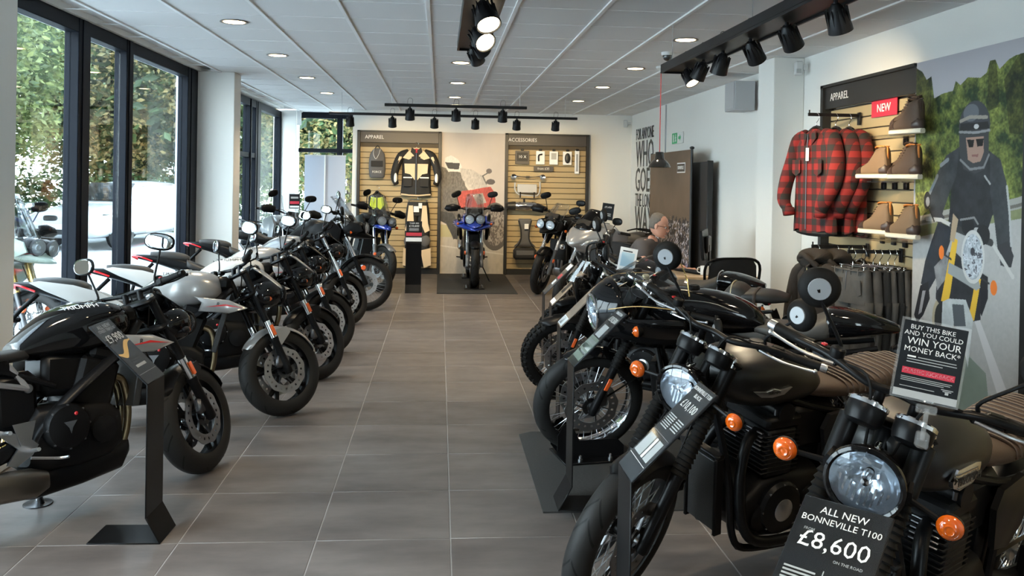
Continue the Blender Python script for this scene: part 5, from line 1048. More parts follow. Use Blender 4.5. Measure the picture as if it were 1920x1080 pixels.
        co = loft_part(t,'seat_cowl',o.get('cowlm',paint),smooth_secs([(-.555,.115,.785,.925,3),(-.60,.122,.785,.94,2.8),(-.72,.115,.80,.93,2.6),(-.84,.085,.82,.895,2.4),(-.91,.045,.83,.865,2.2)],4),75,n=28)
        if o.get('edge'): MB().tube([(-.56,.118,.80),(-.565,.105,.90),(-.565,.06,.935),(-.565,0,.942),(-.565,-.06,.935),(-.565,-.105,.90),(-.56,-.118,.80)],.005,6,sm=4).build('edge_trim',o['edge'],co)
    elif sk == 'long':
        so = loft_part(t,'seat',sm_,smooth_secs([(-.18,.09,.79,.835,3),(-.26,.12,.775,.84,3),(-.42,.13,.77,.845,3),(-.55,.13,.775,.89,3),(-.60,.12,.785,.925,3)],4),75,n=28)
        loft_part(t,'passenger_pad',sm_,smooth_secs([(-.60,.10,.85,.90,3),(-.66,.115,.845,.925,3),(-.82,.11,.85,.925,3),(-.93,.07,.865,.90,3)],4),75,n=24)
        if o.get('strap'): MB().tube([(-.72,.118,.83),(-.72,.11,.91),(-.72,0,.932),(-.72,-.11,.91),(-.72,-.118,.83)],.006,6,sm=4,flat=2).build('strap','leather_brown',t)
        hp = loft_part(t,'seat_hump',o.get('humpm','leather_black'),smooth_secs([(-.50,.10,.80,.90,3),(-.56,.115,.80,.965,3),(-.63,.11,.82,.955,3),(-.69,.09,.84,.90,3)],4),75,n=24)
        if o.get('edge'): MB().tube([(-.56,.118,.84),(-.565,.105,.93),(-.565,.06,.965),(-.565,0,.972),(-.565,-.06,.965),(-.565,-.105,.93),(-.56,-.118,.84)],.005,6,sm=4).build('edge_trim',o['edge'],hp)
    for s in (1,-1): MB().plate([(-.13,.04),(-.10,.10),(.06,.12),(.13,.08),(.11,-.06),(.02,-.12),(-.09,-.10)],.02,(-.29,s*.135,.62),(s*-1,0,0),(0,0,1),bulge=.008).build('side_panel',o.get('panelm',paint),t)
    arc_fender(t,None,(-ax,RR),RR,.16,d(60),d(165),o.get('rfend',paint),'rear_fender',rad=.03)
    tl = MB(); tl.lathe([(.02,-.05),(.035,-.03),(.038,0)],(-ax-.21,0,.735),(-1,0,.15),18); tlo = tl.build('tail_light','satin_black',t); MB().lathe([(.036,0),(.03,.014),(.001,.022)],(-ax-.21,0,.735),(-1,0,.15),18).build('tail_lens','red_lens',tlo)
    MB().box((-ax-.27,0,.60),(.008,.18,.13),rotm(0,.35,0),ch=.003).build('plate_holder','satin_black',t)
    for s in (1,-1): indicator(t,(-ax-.17,s*.03,.70),(-ax-.19,s*.16,.70),.026,None,-1)
    for s in (1,-1):
        MB().tube([(-.08,s*.13,.30),(-.09,s*.20,.31)],.010,8).build('foot_peg','rubber',t); MB().plate([(0,0),(.05,.02),(.14,-.05),(.12,-.08),(0,-.04)],.01,(-.12,s*.15,.34),(-1,0,0),(0,0,1)).build('foot_bracket','satin_black',t)
        MB().tube([(-.35,s*.13,.36),(-.36,s*.21,.37)],.009,8).build('foot_peg','rubber',t)
    side_stand(t)
    # cockpit
    if o.get('headlight',True):
        hc = o.get('hl',(tx+.155,0,.875)); round_lamp(t,hc,o.get('hr',.098),S,depth=.12,shell=o.get('hshell',paint),ring=o.get('hring','satin_black'))
        for s in (1,-1): sMB(S).tube([(tx+.06,s*.10,.885),(hc[0]-.02,s*.105,.88)],.010,6,flat=2).build('lamp_bracket','satin_black',t)
        sMB(S).ell((hc[0]-.03,0,hc[2]+.100),(.035,.010,.008)).build('lamp_badge','chrome',t)
    for s in ((1,-1) if o.get('clocks',2) == 2 else (0,)):
        c = Vector((tx+.045,s*.062,1.015)); a = Vector((-.45,0,.9)).normalized(); b = sMB(S); b.lathe([(.030,-.035),(.046,-.028),(.052,-.008),(.052,.025),(.050,.030)],c,a,26); co = b.build('instrument',o.get('clockm','satin_black'),t)
        sMB(S).lathe([(.046,.029),(.050,.034),(.055,.030),(.055,.020),(.051,.018)],c,a,28,closed=True).build('bezel',o.get('bezel','chrome'),co); sMB(S).lathe([(.047,.026),(.001,.026)],c,a,24).build('dial','dial',co)
        nd = sMB(S); nd.box(c+a*.0285+Vector((.01,0,0)),(.03,.003,.001),rotm(0,-.46,.5)); nd.build('needle','white_print',co)
    for s in (1,-1): indicator(t,(tx+.10,s*.10,.865),(tx+.115,s*.215,.85),.034,S)
    bp = dict(grip=(tx-.10,.375,1.10),clamp=(tx+.01,1.09),lever='alu',mirror='round',moff=(.03,.10,.17)); bp.update(o.get('bars',{})); bars(t,S,bp)
    if not bp.get('clipon'):
        for s in (1,-1): sMB(S).cyl((tx-.0,s*.045,.99),(tx+.01,s*.045,1.09),.014,n=10).build('bar_riser','satin_black',t)
    if o.get('screen') == 'fly':
        mb = sMB(S); rg = []
        for i in range(7):
            k = i/6; z = .96+.14*k; xx = tx+.26-.12*k; rg.append([Vector((xx-.06*(2*j/10-1)**2, (2*j/10-1)*(.085-.02*k), z)) for j in range(11)])
        vv = [p for r_ in rg for p in r_]; mb.add(vv,[(i*11+j,i*11+j+1,(i+1)*11+j+1,(i+1)*11+j) for i in range(6) for j in range(10)],0,True); q = mb.build('fly_screen','screen_glass',t)
    if o.get('screen') == 'bullet':      # nose fairing
        hc = (tx+.27,0,.885)
        FS = [(hc[0]+.03,.100,hc[2]-.110,hc[2]+.105,2.),(hc[0]-.02,.145,hc[2]-.165,hc[2]+.150,2.1),(hc[0]-.12,.205,hc[2]-.215,hc[2]+.195,2.2),(hc[0]-.26,.250,hc[2]-.250,hc[2]+.215,2.3),(hc[0]-.42,.270,hc[2]-.260,hc[2]+.190,2.4)]
        sc = smooth_secs(FS,4); mb = sMB(S); n = 36; rings = [sec(q[0],q[1],q[2],q[3],q[4],n) for q in sc]; vv = [p for r_ in rings for p in r_]; fs = []
        for i in range(len(rings)-1):
            for j in range(n):
                a = 2*PI*(j+.5)/n
                if math.sin(a) < -.55 and i > 4: continue
                if math.sin(a) > .25 and i > 6 : continue
                fs.append((i*n+j,i*n+(j+1)%n,(i+1)*n+(j+1)%n,(i+1)*n+j))
        mb.add(vv,fs); fo = mb.build('nose_fairing',paint,t,60); sol = fo.modifiers.new('thick','SOLIDIFY'); sol.thickness = .005
        round_lamp(t,(hc[0]+.025,0,hc[2]),.097,S,depth=.10,shell='satin_black',ring='chrome')
        sb = sMB(S); rg = []
        for i in range(9):
            k = i/8; xx = hc[0]-.09-.36*k; zt = hc[2]+.175+.105*math.sin(k*PI*.62); rg.append([Vector((xx, math.sin(q)*(.175+.07*k), zt-.165+.165*math.cos(q))) for q in [(-1+2*j/14)*1.15 for j in range(15)]])
        sb.add([p for r_ in rg for p in r_],[(i*15+j,i*15+j+1,(i+1)*15+j+1,(i+1)*15+j) for i in range(8) for j in range(14)]); sb.build('windscreen','screen_glass',fo)
        sMB(S).tube([(hc[0]-.44,.225,hc[2]+.14),(hc[0]-.445,.16,hc[2]+.225),(hc[0]-.45,0,hc[2]+.280),(hc[0]-.445,-.16,hc[2]+.225),(hc[0]-.44,-.225,hc[2]+.14)],.004,6,sm=5).build('screen_edge','gold',fo)
        for s in (1,-1): sMB(S).tube([(hc[0]-.02,s*.130,hc[2]+.07),(hc[0]-.16,s*.215,hc[2]+.11),(hc[0]-.40,s*.267,hc[2]+.08)],.0025,5,sm=5).build('pinstripe','gold_print',fo)
    return t, S, tx
def roadster(name, label, F, hd, st, lean, o, group='motorcycles along the left side'):
    WB = 1.41; R = .300; RR = .312; rk = math.radians(24); d = math.radians; ax = WB/2
    t = thing('motorcycle', label, 'motorcycle', (F[0]-math.cos(d(hd))*WB/2, F[1]-math.sin(d(hd))*WB/2, 0), (-d(lean),0,d(hd)), group)
    S = steer_matrix((ax-.30,0,.82), rk, d(st)); paint = o.get('paint','gloss_black'); acc = o.get('accent',paint)
    put_wheel(t,'front_wheel',(ax,0,R),R,.122,'cast',S,o.get('stripe',True),'road',dr=.155); rear_end(t,-ax,RR,.18,'cast',o.get('stripe',True),'road',shocks=False,pivot=(-.22,.40))
    dv,L = fork(t,S,ax,R,.95,rk,sp=.105,r_low=.026,r_up=.022,split=.30,low='satin_black',up=o.get('up','satin_black'),usd=o.get('usd',False),refl=True)
    # bright inner tube just above the slider
    for s in (1,-1): sMB(S).lathe([(.0235,L*.325),(.0235,L*.50)],(ax,s*.105,R),dv,16).build('fork_stanchion','chrome',t)
    arc_fender(t,S,(ax,R),R,.14,d(25),d(150),o.get('fendm',acc),stay=None,rad=.014)
    for s in (1,-1): sMB(S).plate([(-.06,0),(-.02,.07),(.07,.10),(.10,.06),(.03,-.03)],.006,(ax-.05,s*.078,R+.20),(1,0,0),(0,0,1)).build('fender_side',o.get('fendm',acc),t)
    tx = ax-math.sin(rk)*L
    fr = MB()
    for s in (1,-1):
        fr.tube([(ax-.34,s*.045,.86),(.22,s*.125,.74),(.0,s*.145,.60),(-.18,s*.135,.46),(-.24,s*.12,.36)],[.040,.036,.034,.032,.024],8,sm=4,flat=.55)
        fr.tube([(-.10,s*.10,.62),(-.40,s*.09,.76),(-.78,s*.06,.90)],.014,8,sm=3)
    fr.build('frame','satin_black',t)
    sub = MB()
    for s in (1,-1):
        y_ = s*.095; sub.tube([(-.22,y_,.63),(-.42,y_,.70),(-.66,y_*.8,.86)],.016,8,sm=3,flat=1.); sub.tube([(-.22,y_,.63),(-.34,y_,.78),(-.60,y_*.85,.85)],.014,8,sm=3); sub.tube([(-.40,y_,.70),(-.44,y_,.80)],.010,6); sub.lathe([(.001,.012),(.02,.010),(.024,-.01)],(-.22,y_,.63),(0,s,0),14)
    sub.build('subframe','alu' if o.get('silversub') else 'satin_black',t)
    MB().box((.03,0,.66),(.36,.20,.20),rotm(0,.1,0),ch=.03).build('airbox','satin_black',t); MB().box((-.27,0,.58),(.20,.20,.26),ch=.03).build('battery_box','satin_black',t)
    # engine
    mb = MB(); mb.loft([sec(x,w,z0,z1,5,20) for x,w,z0,z1 in ((-.24,.12,.28,.48),(-.19,.14,.24,.54),(-.02,.15,.22,.54),(.13,.145,.24,.52),(.20,.12,.28,.46))]); mb.box((.09,0,.60),(.20,.26,.24),rotm(0,.35,0),ch=.02); mb.box((.15,0,.73),(.16,.27,.07),rotm(0,.35,0),ch=.02); en = mb.build('engine','engine_black',t,35)
    for s in (1,-1):
        cv = MB(); cv.lathe([(.105,0),(.107,.03),(.095,.048),(.06,.056),(.001,.058)],(-.09 if s < 0 else .10,s*.14,.43),(0,s,0),32); cv.lathe([(.065,0),(.062,.03),(.001,.038)],(.09 if s < 0 else -.10,s*.135,.38),(0,s,0),24); c_ = cv.build('engine_cover','engine_black',t)
        cx_ = -.09 if s < 0 else .10
        MB().plate([(-.03,.025),(.03,.025),(.008,-.004),(0,-.03),(-.008,-.004)],.004,(cx_,s*.199,.43),(-s,0,0),(0,0,1)).build('cover_emblem','alu',c_)
        for k in range(8): a = 2*PI*k/8; MB().cyl((cx_+.098*math.cos(a),s*.165,.43+.098*math.sin(a)),(cx_+.098*math.cos(a),s*.186,.43+.098*math.sin(a)),.0055,n=6).build('cover_bolt','steel',c_)
        if s < 0: MB().ell((cx_+.03,-.196,.485),(.009,.006,.009)).build('oil_cap','red_paint',c_)
    for k in (-1,0,1): MB().tube([(.18,k*.075,.62),(.25,k*.075,.58),(.27,k*.065,.42),(.23,k*.05,.27),(.12,k*.035,.20),(-.05,k*.02,.19)],.019,10,sm=5).build('header_pipe','bronze',t)
    bp_ = MB(); bp_.loft([sec(x,w,z0,z1,4,18) for x,w,z0,z1 in ((.26,.07,.22,.30),(.20,.11,.16,.30),(.0,.13,.14,.28),(-.22,.12,.13,.26),(-.30,.10,.15,.24))]); bp_.build('belly_pan',o.get('bellym','satin_black'),t,50)
    ms = MB(); ms.loft([[Vector((p.x,p.y-.155,p.z)) for p in sec(x,w,z0,z1,3.2,20)] for x,w,z0,z1 in ((-.20,.04,.18,.26),(-.26,.06,.155,.285),(-.52,.065,.18,.315),(-.66,.055,.21,.33),(-.68,.035,.23,.31))]); mso = ms.build('silencer','dark_steel' if not o.get('silm') else o['silm'],t,50); MB().cyl((-.68,-.155,.27),(-.70,-.155,.272),.028,n=18).build('tail_pipe','alu',mso)
    rd = MB(); rd.box((.30,0,.58),(.035,.30,.26),rotm(0,.25,0),ch=.004); rd.build('radiator','radiator',t)
    for s in (1,-1):
        q = MB(); q.plate([(-.17,-.01),(-.15,.045),(-.20,.085),(.02,.055),(.14,.0),(.02,-.03)],.016,(.34,s*.185,.735),(1,0,0),(0,.0,1),bulge=.008); so = q.build('radiator_shroud',o.get('shroud','silver_paint'),t,60)
        MB().plate([(-.13,.016),(.0,.030),(.11,.002),(.0,.018)],.002,(.34,s*.203,.735),(1,0,0),(0,0,1)).build('red_stripe','red_paint',so)
        if not o.get('plain'): text('R',.035,'header_black',so,(.29,s*.2025,.765),(-s,0,0),(0,0,1),shear=.2)
    # tank
    TS = [(.31,.06,.82,.90,2.3),(.28,.13,.79,.955,2.5),(.18,.175,.76,.99,2.9),(.04,.172,.74,.995,2.8),(-.08,.13,.74,.96,2.5),(-.17,.10,.75,.90,2.4),(-.24,.08,.76,.84,2.2)]
    tko = loft_part(t,'fuel_tank',paint,smooth_secs(TS,4),75,n=32)
    MB().lathe([(.001,.006),(.036,.006),(.042,.0),(.042,-.02)],(.08,0,.995),(0,0,1),24).build('filler_cap','alu' if o.get('silvercap',1) else 'satin_black',tko)
    for s in (1,-1): text('TRIUMPH',.040,o.get('textm','header_black'),tko,(.03,s*.137,.972),(-s,0,0),(0,-s*.80,.60),sx=1.1)
    MB().box((.30,0,.90),(.14,.16,.10),ch=.03).build('tank_front','satin_black',t)
    # seat and tail
    loft_part(t,'seat','seat_grey' if o.get('greyseat') else 'leather_black',smooth_secs([(-.17,.07,.76,.83,3),(-.25,.10,.755,.815,3),(-.38,.13,.76,.82,3),(-.48,.135,.785,.865,3),(-.52,.12,.80,.90,3)],4),75,n=26)
    loft_part(t,'passenger_seat','leather_black',smooth_secs([(-.50,.09,.86,.915,3),(-.56,.105,.865,.945,3),(-.70,.10,.885,.965,3),(-.82,.07,.91,.96,3)],4),75,n=22)
    tlp = loft_part(t,'tail_unit',o.get('tail','satin_black'),smooth_secs([(-.30,.115,.70,.79,3),(-.45,.12,.73,.86,2.8),(-.60,.105,.79,.915,2.8),(-.76,.085,.85,.935,2.6),(-.90,.05,.895,.94,2.4),(-.945,.03,.91,.935,2.2)],4),75,n=24)
    if o.get('cowl'):
        for s in (1,-1): MB().plate([(-.12,-.03),(.0,.05),(.12,.115),(.28,.165),(.48,.195),(.54,.185),(.44,.13),(.32,.075),(.22,.01),(.10,-.06)],.012,(-.30,s*.140,.745),(-1,-s*.085,0),(0,.0,1),bulge=.008).build('tail_cowl',o['cowl'],tlp)
    tl = MB(); tl.loft([sec(-.92,.045,.885,.935,2.6,14),sec(-.955,.034,.905,.935,2.6,14),sec(-.975,.012,.918,.932,2.4,14)]); tl.build('tail_light','red_lens',tlp)
    for s in (1,-1): MB().tube([(-.97,s*.02,.922),(-.90,s*.062,.915),(-.80,s*.085,.875)],.007,6,sm=3).build('tail_light_strip','red_lens',tlp)
    MB().tube([(-.80,0,.86),(-.93,0,.72),(-.97,0,.60)],.009,8,sm=3,flat=1.6).build('plate_arm','satin_black',tlp); MB().box((-.975,0,.58),(.008,.18,.14),rotm(0,.3,0),ch=.003).build('plate_holder','satin_black',tlp)
    for s in (1,-1): indicator(t,(-.945,s*.02,.70),(-.95,s*.13,.70),.020,None,-1)
    loft_part(t,'rear_hugger','satin_black',[(-.42,.07,.50,.53,3),(-.55,.09,.57,.62,3),(-.70,.09,.62,.65,3)],60)
    # rearsets
    for s in (1,-1):
        q = MB(); q.plate([(0,.0),(.05,.05),(.17,.10),(.16,.07),(.09,.0),(.14,-.06),(.10,-.075),(.03,-.04)],.012,(-.22,s*.155,.38),(-1,0,0),(0,0,1)); q.tube([(-.25,s*.16,.36),(-.26,s*.24,.37)],.009,8); q.tube([(-.36,s*.16,.46),(-.37,s*.23,.465)],.009,8); q.tube([(-.26,s*.165,.33),(-.14,s*.17,.30),(-.11,s*.20,.30)],.007,6,sm=2); q.build('foot_bracket','alu',t)
        MB().plate([(-.05,.05),(.05,.05),(.02,-.05),(-.02,-.05)],.004,(-.28,s*.168,.44),(-1,0,0),(0,0,1)).build('heel_guard','alu',t)
    mb = MB(); mb.cyl((-.30,0,.36),(-.20,0,.66),.022,n=12); mb.build('rear_shock','gold' if o.get('goldshock') else 'satin_black',t)
    pts = []; a = Vector((-.30,0,.38)); dd = Vector((.10,0,.26))
    for i in range(57): k = i/56; an = k*2*PI*7; pts.append(a+dd*k+Vector((math.cos(an)*.036,math.sin(an)*.036,0)))
    MB().tube(pts,.007,5).build('shock_spring','satin_black',t)
    side_stand(t,(-.02,.24))
    # nose: twin lamps in black shells under a small visor
    for s in (1,-1):
        c = Vector((tx+.25,s*.085,.815)); b = sMB(S); b.ell(c+Vector((-.088,0,0)),(.118,.088,.094),n=24,m=14); ho = b.build('headlight','gloss_black',t)
        sMB(S).lathe([(.058,.030),(.062,.038),(.068,.034),(.069,.020)],c,(1,s*.12,-.05),26,caps=False).build('lamp_ring','satin_black',ho); sMB(S).lathe([(.001,.032),(.016,.032),(.018,.040),(.022,.040),(.024,.032),(.04,.033),(.060,.038)],c,(1,s*.12,-.05),20,caps=False).build('reflector_bowl','lamp_reflector',ho); sMB(S).lathe([(.062,.038),(.045,.050),(.02,.056),(.001,.058)],c,(1,s*.12,-.05),24,caps=False).build('lens','lens_glass',ho)
    vz = o.get('visor',acc)
    mb = sMB(S); rg = []
    for i in range(8):
        k = i/7; z = .875+.150*k; xx = tx+.335-.15*k-.03*k*k; hw = .135*(1-.35*k); rg.append([Vector((xx-.09*(2*j/12-1)**2, (2*j/12-1)*hw*1.15, z-.03*(2*j/12-1)**2)) for j in range(13)])
    mb.add([p for r_ in rg for p in r_],[(i*13+j,i*13+j+1,(i+1)*13+j+1,(i+1)*13+j) for i in range(7) for j in range(12)]); vo = mb.build('fly_screen',vz,t,60); sol = vo.modifiers.new('thick','SOLIDIFY'); sol.thickness = .006
    b = sMB(S); b.box((tx+.12,0,.98),(.06,.17,.10),rotm(0,-.5,0),ch=.02); io = b.build('instrument','satin_black',t); sMB(S).box((tx+.092,0,.995),(.004,.14,.07),rotm(0,-.5,0),ch=.001).build('display','dial',io)
    for s in (1,-1): indicator(t,(tx+.11,s*.10,.76),(tx+.12,s*.19,.76),.018,S)
    bq = dict(grip=(tx-.10,.37,1.02),clamp=(tx+.0,1.02),lever='satin_black',mirror='oval',moff=(.02,.06,.20),msize=(.082,.046),endm='satin_black'); bq.update(o.get('bars',{})); bars(t,S,bq)
    for s in (1,-1): sMB(S).cyl((tx-.0,s*.045,.955),(tx+.0,s*.045,1.02),.016,n=10).build('bar_riser','satin_black',t)
    return t, S, tx
def adventure(name, label, F, hd, st, lean, o, group='motorcycles along the left side'):
    WB = 1.53; R = o.get('R',.335); RR = .322; rk = math.radians(24.5); d = math.radians; ax = WB/2
    t = thing('motorcycle', label, 'motorcycle', (F[0]-math.cos(d(hd))*WB/2, F[1]-math.sin(d(hd))*WB/2, F[2] if len(F) > 2 else 0), (-d(lean),0,d(hd)), group)
    if o.get('sc'): t.scale = (o['sc'],)*3
    S = steer_matrix((ax-.37,0,.92), rk, d(st)); paint = o.get('paint','blue_paint'); wl = o.get('wheel','wire_grey'); tour = o.get('tourer')
    put_wheel(t,'front_wheel',(ax,0,R),R,.115,wl,S,False,'road',dr=.15); rear_end(t,-ax,RR,.16,wl,False,'road',shocks=False,pivot=(-.22,.42),disc=(1,))
    dv,L = fork(t,S,ax,R,1.05,rk,sp=.105,r_low=.028,r_up=.023,split=.42,low=o.get('forkl','grey_paint'),up='chrome',usd=o.get('usd',False),refl=False)
    for s in (1,-1):
        if not tour: sMB(S).lathe([(.001,.012),(.026,.010),(.030,.0),(.030,-.008)],(ax-.03,s*.14,R+.18),(0,s,0),18).build('round_reflector','reflector_orange',t)
    tx = ax-math.sin(rk)*L
    arc_fender(t,S,(ax,R),R,.14,d(50),d(150),o.get('fendm','satin_black'),rad=.03,stay=d(140))
    fr = MB()
    for s in (1,-1):
        fr.tube([(ax-.40,s*.04,.95),(.24,s*.11,.72),(.22,s*.13,.40),(.10,s*.13,.26),(-.20,s*.13,.28),(-.25,s*.12,.48),(-.05,s*.12,.80),(ax-.42,s*.04,1.0)],.016,8,sm=4); fr.tube([(-.08,s*.11,.80),(-.45,s*.11,.84),(-.90,s*.09,.93)],.014,8,sm=3)
    fr.build('frame','satin_black',t)
    mb = MB(); mb.loft([sec(x,w,z0,z1,5,20) for x,w,z0,z1 in ((-.22,.13,.32,.52),(-.16,.15,.28,.58),(.0,.155,.27,.58),(.14,.15,.29,.56),(.20,.12,.33,.50))]); mb.box((.08,0,.66),(.20,.27,.26),rotm(0,.3,0),ch=.02); en = mb.build('engine','engine_black',t,35)
    for s in (1,-1): cv = MB(); cv.lathe([(.10,0),(.10,.03),(.09,.045),(.001,.055)],(-.04,s*.145,.44),(0,s,0),28); cv.build('engine_cover','engine_black',t)
    for k in (-1,0,1): MB().tube([(.17,k*.075,.68),(.26,k*.07,.62),(.27,k*.06,.42),(.20,k*.04,.27),(.0,k*.02,.24)],.019,8,sm=4).build('header_pipe','steel',t)
    MB().loft([sec(.27,.06,.26,.34,4,14),sec(.20,.12,.20,.34,4,14),sec(-.15,.13,.19,.28,4,14),sec(-.22,.11,.22,.27,4,14)]).build('skid_plate','alu',t,50)
    rd = MB(); rd.box((.30,0,.62),(.04,.28,.30),rotm(0,.15,0),ch=.004); rd.build('radiator','radiator',t)
    ms = MB(); ms.lathe([(.03,0),(.055,.04),(.06,.30),(.05,.40),(.03,.41)],(-.42,-.17,.50),(-1,0,.35),22); ms.build('silencer','alu',t)
    TS = [(.42,.07,.88,1.00,2.4),(.37,.15,.84,1.06,2.6),(.25,.20,.80,1.10,2.8),(.10,.19,.80,1.11,2.8),(-.05,.13,.82,1.05,2.5),(-.14,.10,.83,.96,2.4),(-.20,.08,.84,.90,2.2)]
    tko = loft_part(t,'fuel_tank',paint,smooth_secs(TS,4),75,n=30); MB().lathe([(.001,.008),(.038,.006),(.042,-.02)],(.10,0,1.11),(0,0,1),22).build('filler_cap','satin_black',tko)
    for s in (1,-1):
        MB().plate([(-.22,.02),(-.12,.16),(.10,.20),(.20,.10),(.16,-.10),(.04,-.20),(-.06,-.12)],.03,(.28,s*.215,.88),(1,0,0),(0,s*.1,1),bulge=.014).build('side_fairing',o.get('sidem',paint),t,60)
        MB().plate([(-.10,.0),(-.02,.05),(.10,.03),(.02,-.06)],.01,(.24,s*.245,.80),(1,0,0),(0,0,1),bulge=.004).build('side_vent','satin_black',t)
    loft_part(t,'seat','leather_black',smooth_secs([(-.14,.08,.85,.90,3),(-.24,.12,.83,.89,3),(-.42,.15,.83,.89,3),(-.52,.15,.84,.93,3),(-.58,.14,.86,.955,3),(-.80,.13,.88,.965,3),(-.90,.10,.89,.95,3)],4),75,n=24)
    tlp = loft_part(t,'tail_unit',o.get('tail','satin_black'),smooth_secs([(-.32,.13,.74,.84,3),(-.55,.12,.80,.89,2.8),(-.80,.10,.86,.92,2.6),(-.97,.06,.88,.925,2.4)],3),75,n=20); MB().box((-.985,0,.90),(.02,.09,.045),ch=.006).build('tail_light','red_lens',tlp)
    rk_ = MB()
    for s in (1,-1): rk_.tube([(-.60,s*.15,.97),(-.80,s*.14,.99),(-1.0,s*.10,.985)],.010,8,sm=3)
    for x in (-.80,-.90,-1.0): rk_.tube([(x,.12,.985),(x,-.12,.985)],.008,6)
    rk_.build('luggage_rack','satin_black',t)
    MB().tube([(-.85,0,.88),(-.98,0,.72),(-1.0,0,.60)],.014,8,sm=3,flat=2).build('plate_arm','satin_black',tlp); MB().box((-1.0,0,.58),(.008,.18,.14),rotm(0,.3,0),ch=.003).build('plate_holder','satin_black',tlp)
    for s in (1,-1): indicator(t,(-.96,s*.03,.80),(-.97,s*.14,.80),.020,None,-1)
    for s in (1,-1): q = MB(); q.plate([(0,.0),(.05,.05),(.16,.14),(.17,.11),(.10,-.0),(.03,-.05)],.012,(-.22,s*.155,.40),(-1,0,0),(0,0,1)); q.tube([(-.24,s*.16,.36),(-.25,s*.25,.37)],.010,8); q.build('foot_bracket','satin_black',t)
    MB().cyl((-.30,0,.40),(-.20,0,.74),.03,n=12).build('rear_shock','satin_black',t); side_stand(t,(0,.27),(-.08,.14,.28))
    if o.get('crash'):
        for s in (1,-1): MB().tube([(.10,s*.15,.28),(.18,s*.26,.36),(.28,s*.29,.55),(.28,s*.27,.75),(.34,s*.14,.88)],.013,8,sm=5).build('crash_bar',o.get('crashm','satin_black'),t)
    # nose: body-mounted on the tall bikes
    SS_ = None if tour or o.get('fixed',True) else S
    nx = tx+.30
    if not tour:
        bk = sMB(SS_); bk.loft([sec(nx-.26,.14,.93,1.02,2.6,20),sec(nx-.14,.150,.89,1.03,2.6,20),sec(nx-.02,.115,.885,.985,2.6,20),sec(nx+.08,.06,.885,.93,2.4,20),sec(nx+.13,.02,.89,.905,2.,20)]); bo = bk.build('beak',o.get('beakm',paint),t,60)
        if o.get('wings'):
            MB().loft([sec(.20,.25,.86,1.02,2.6,26),sec(.34,.325,.85,1.03,2.4,26),sec(nx-.24,.27,.845,.99,2.4,26),sec(nx-.10,.17,.84,.95,2.3,26),sec(nx+.02,.07,.83,.90,2.2,26),sec(nx+.06,.02,.84,.87,2.,26)]).build('front_fairing',paint,bo,60)
        for s in (1,-1): bk = sMB(SS_); bk.plate([(-.16,.0),(-.05,.09),(.05,.06),(.10,-.02),(.0,-.06),(-.12,-.06)],.015,(nx-.10,s*.165,.99),(1,0,0),(0,0,1),bulge=.006); bk.build('nose_panel',paint,bo,60)
        for s in (1,-1):
            c = Vector((nx+.005,s*.078,1.015)); b = sMB(SS_); b.ell(c+Vector((-.078,0,0)),(.09,.082,.078),n=22,m=12); ho = b.build('headlight','satin_black',t)
            sMB(SS_).lathe([(.064,.02),(.069,.028),(.073,.018),(.073,.006)],c,(1,s*.15,-.05),24,caps=False).build('lamp_ring','satin_black',ho); sMB(SS_).lathe([(.001,.014),(.018,.013),(.020,.024),(.024,.024),(.026,.014),(.045,.015),(.066,.024)],c,(1,s*.15,-.05),18,caps=False).build('reflector_bowl','reflector_bright',ho); sMB(SS_).lathe([(.066,.022),(.05,.036),(.02,.046),(.001,.048)],c,(1,s*.15,-.05),22,caps=False).build('lens','lens_glass',ho)
        sw,sh,sb_ = .15,.34,1.06
    else:
        bk = sMB(None); bk.loft([sec(nx-.34,.27,.72,1.12,2.8,28),sec(nx-.24,.255,.74,1.12,2.6,28),sec(nx-.12,.21,.78,1.09,2.4,28),sec(nx-.02,.14,.82,1.02,2.2,28),sec(nx+.07,.065,.85,.94,2.,28),sec(nx+.10,.02,.87,.90,2.,28)]); bo = bk.build('front_fairing',paint,t,60)
        for s in (1,-1):
            MB().plate([(-.15,.0),(-.10,.055),(.06,.02),(.13,-.035),(.04,-.05),(-.10,-.04)],.02,(nx-.085,s*.175,.915),(1,-s*.75,0),(0,0,1),bulge=.012).build('headlight','lamp_reflector',bo,60)
            MB().plate([(-.30,.30),(.0,.34),(.10,.20),(.06,-.05),(-.10,-.28),(-.26,-.25),(-.34,.0)],.02,(.32,s*.245,.74),(1,0,0),(0,s*.12,1),bulge=.012).build('side_fairing',paint,t,60)
            MB().box((nx-.02,s*.20,.80),(.06,.05,.06),ch=.012).build('fog_lamp','chrome',t)
        sw,sh,sb_ = .18,.36,1.06
    sh = o.get('sh',sh)
    mb = sMB(SS_); rg = []
    for i in range(8):
        k = i/7; z = sb_+sh*k; xx = nx-.06-.26*k; hw = sw*(1-.18*k*k); rg.append([Vector((xx-.10*(2*j/12-1)**2, (2*j/12-1)*hw, z-.03*k*(2*j/12-1)**2)) for j in range(13)])
    mb.add([p for r_ in rg for p in r_],[(i*13+j,i*13+j+1,(i+1)*13+j+1,(i+1)*13+j) for i in range(7) for j in range(12)]); sc_ = mb.build('windscreen','gloss_black' if o.get('darkscreen') else 'screen_glass',t); so_ = sc_.modifiers.new('thick','SOLIDIFY'); so_.thickness = .004
    b = sMB(SS_); b.box((tx+.13,0,1.12),(.07,.24,.10),rotm(0,-.5,0),ch=.02); io = b.build('instrument','satin_black',t); sMB(SS_).box((tx+.095,0,1.135),(.004,.18,.06),rotm(0,-.5,0)).build('display','dial',io)
    if not tour:
        for s in (1,-1): indicator(t,(nx-.16,s*.15,.94),(nx-.15,s*.25,.94),.022,SS_)
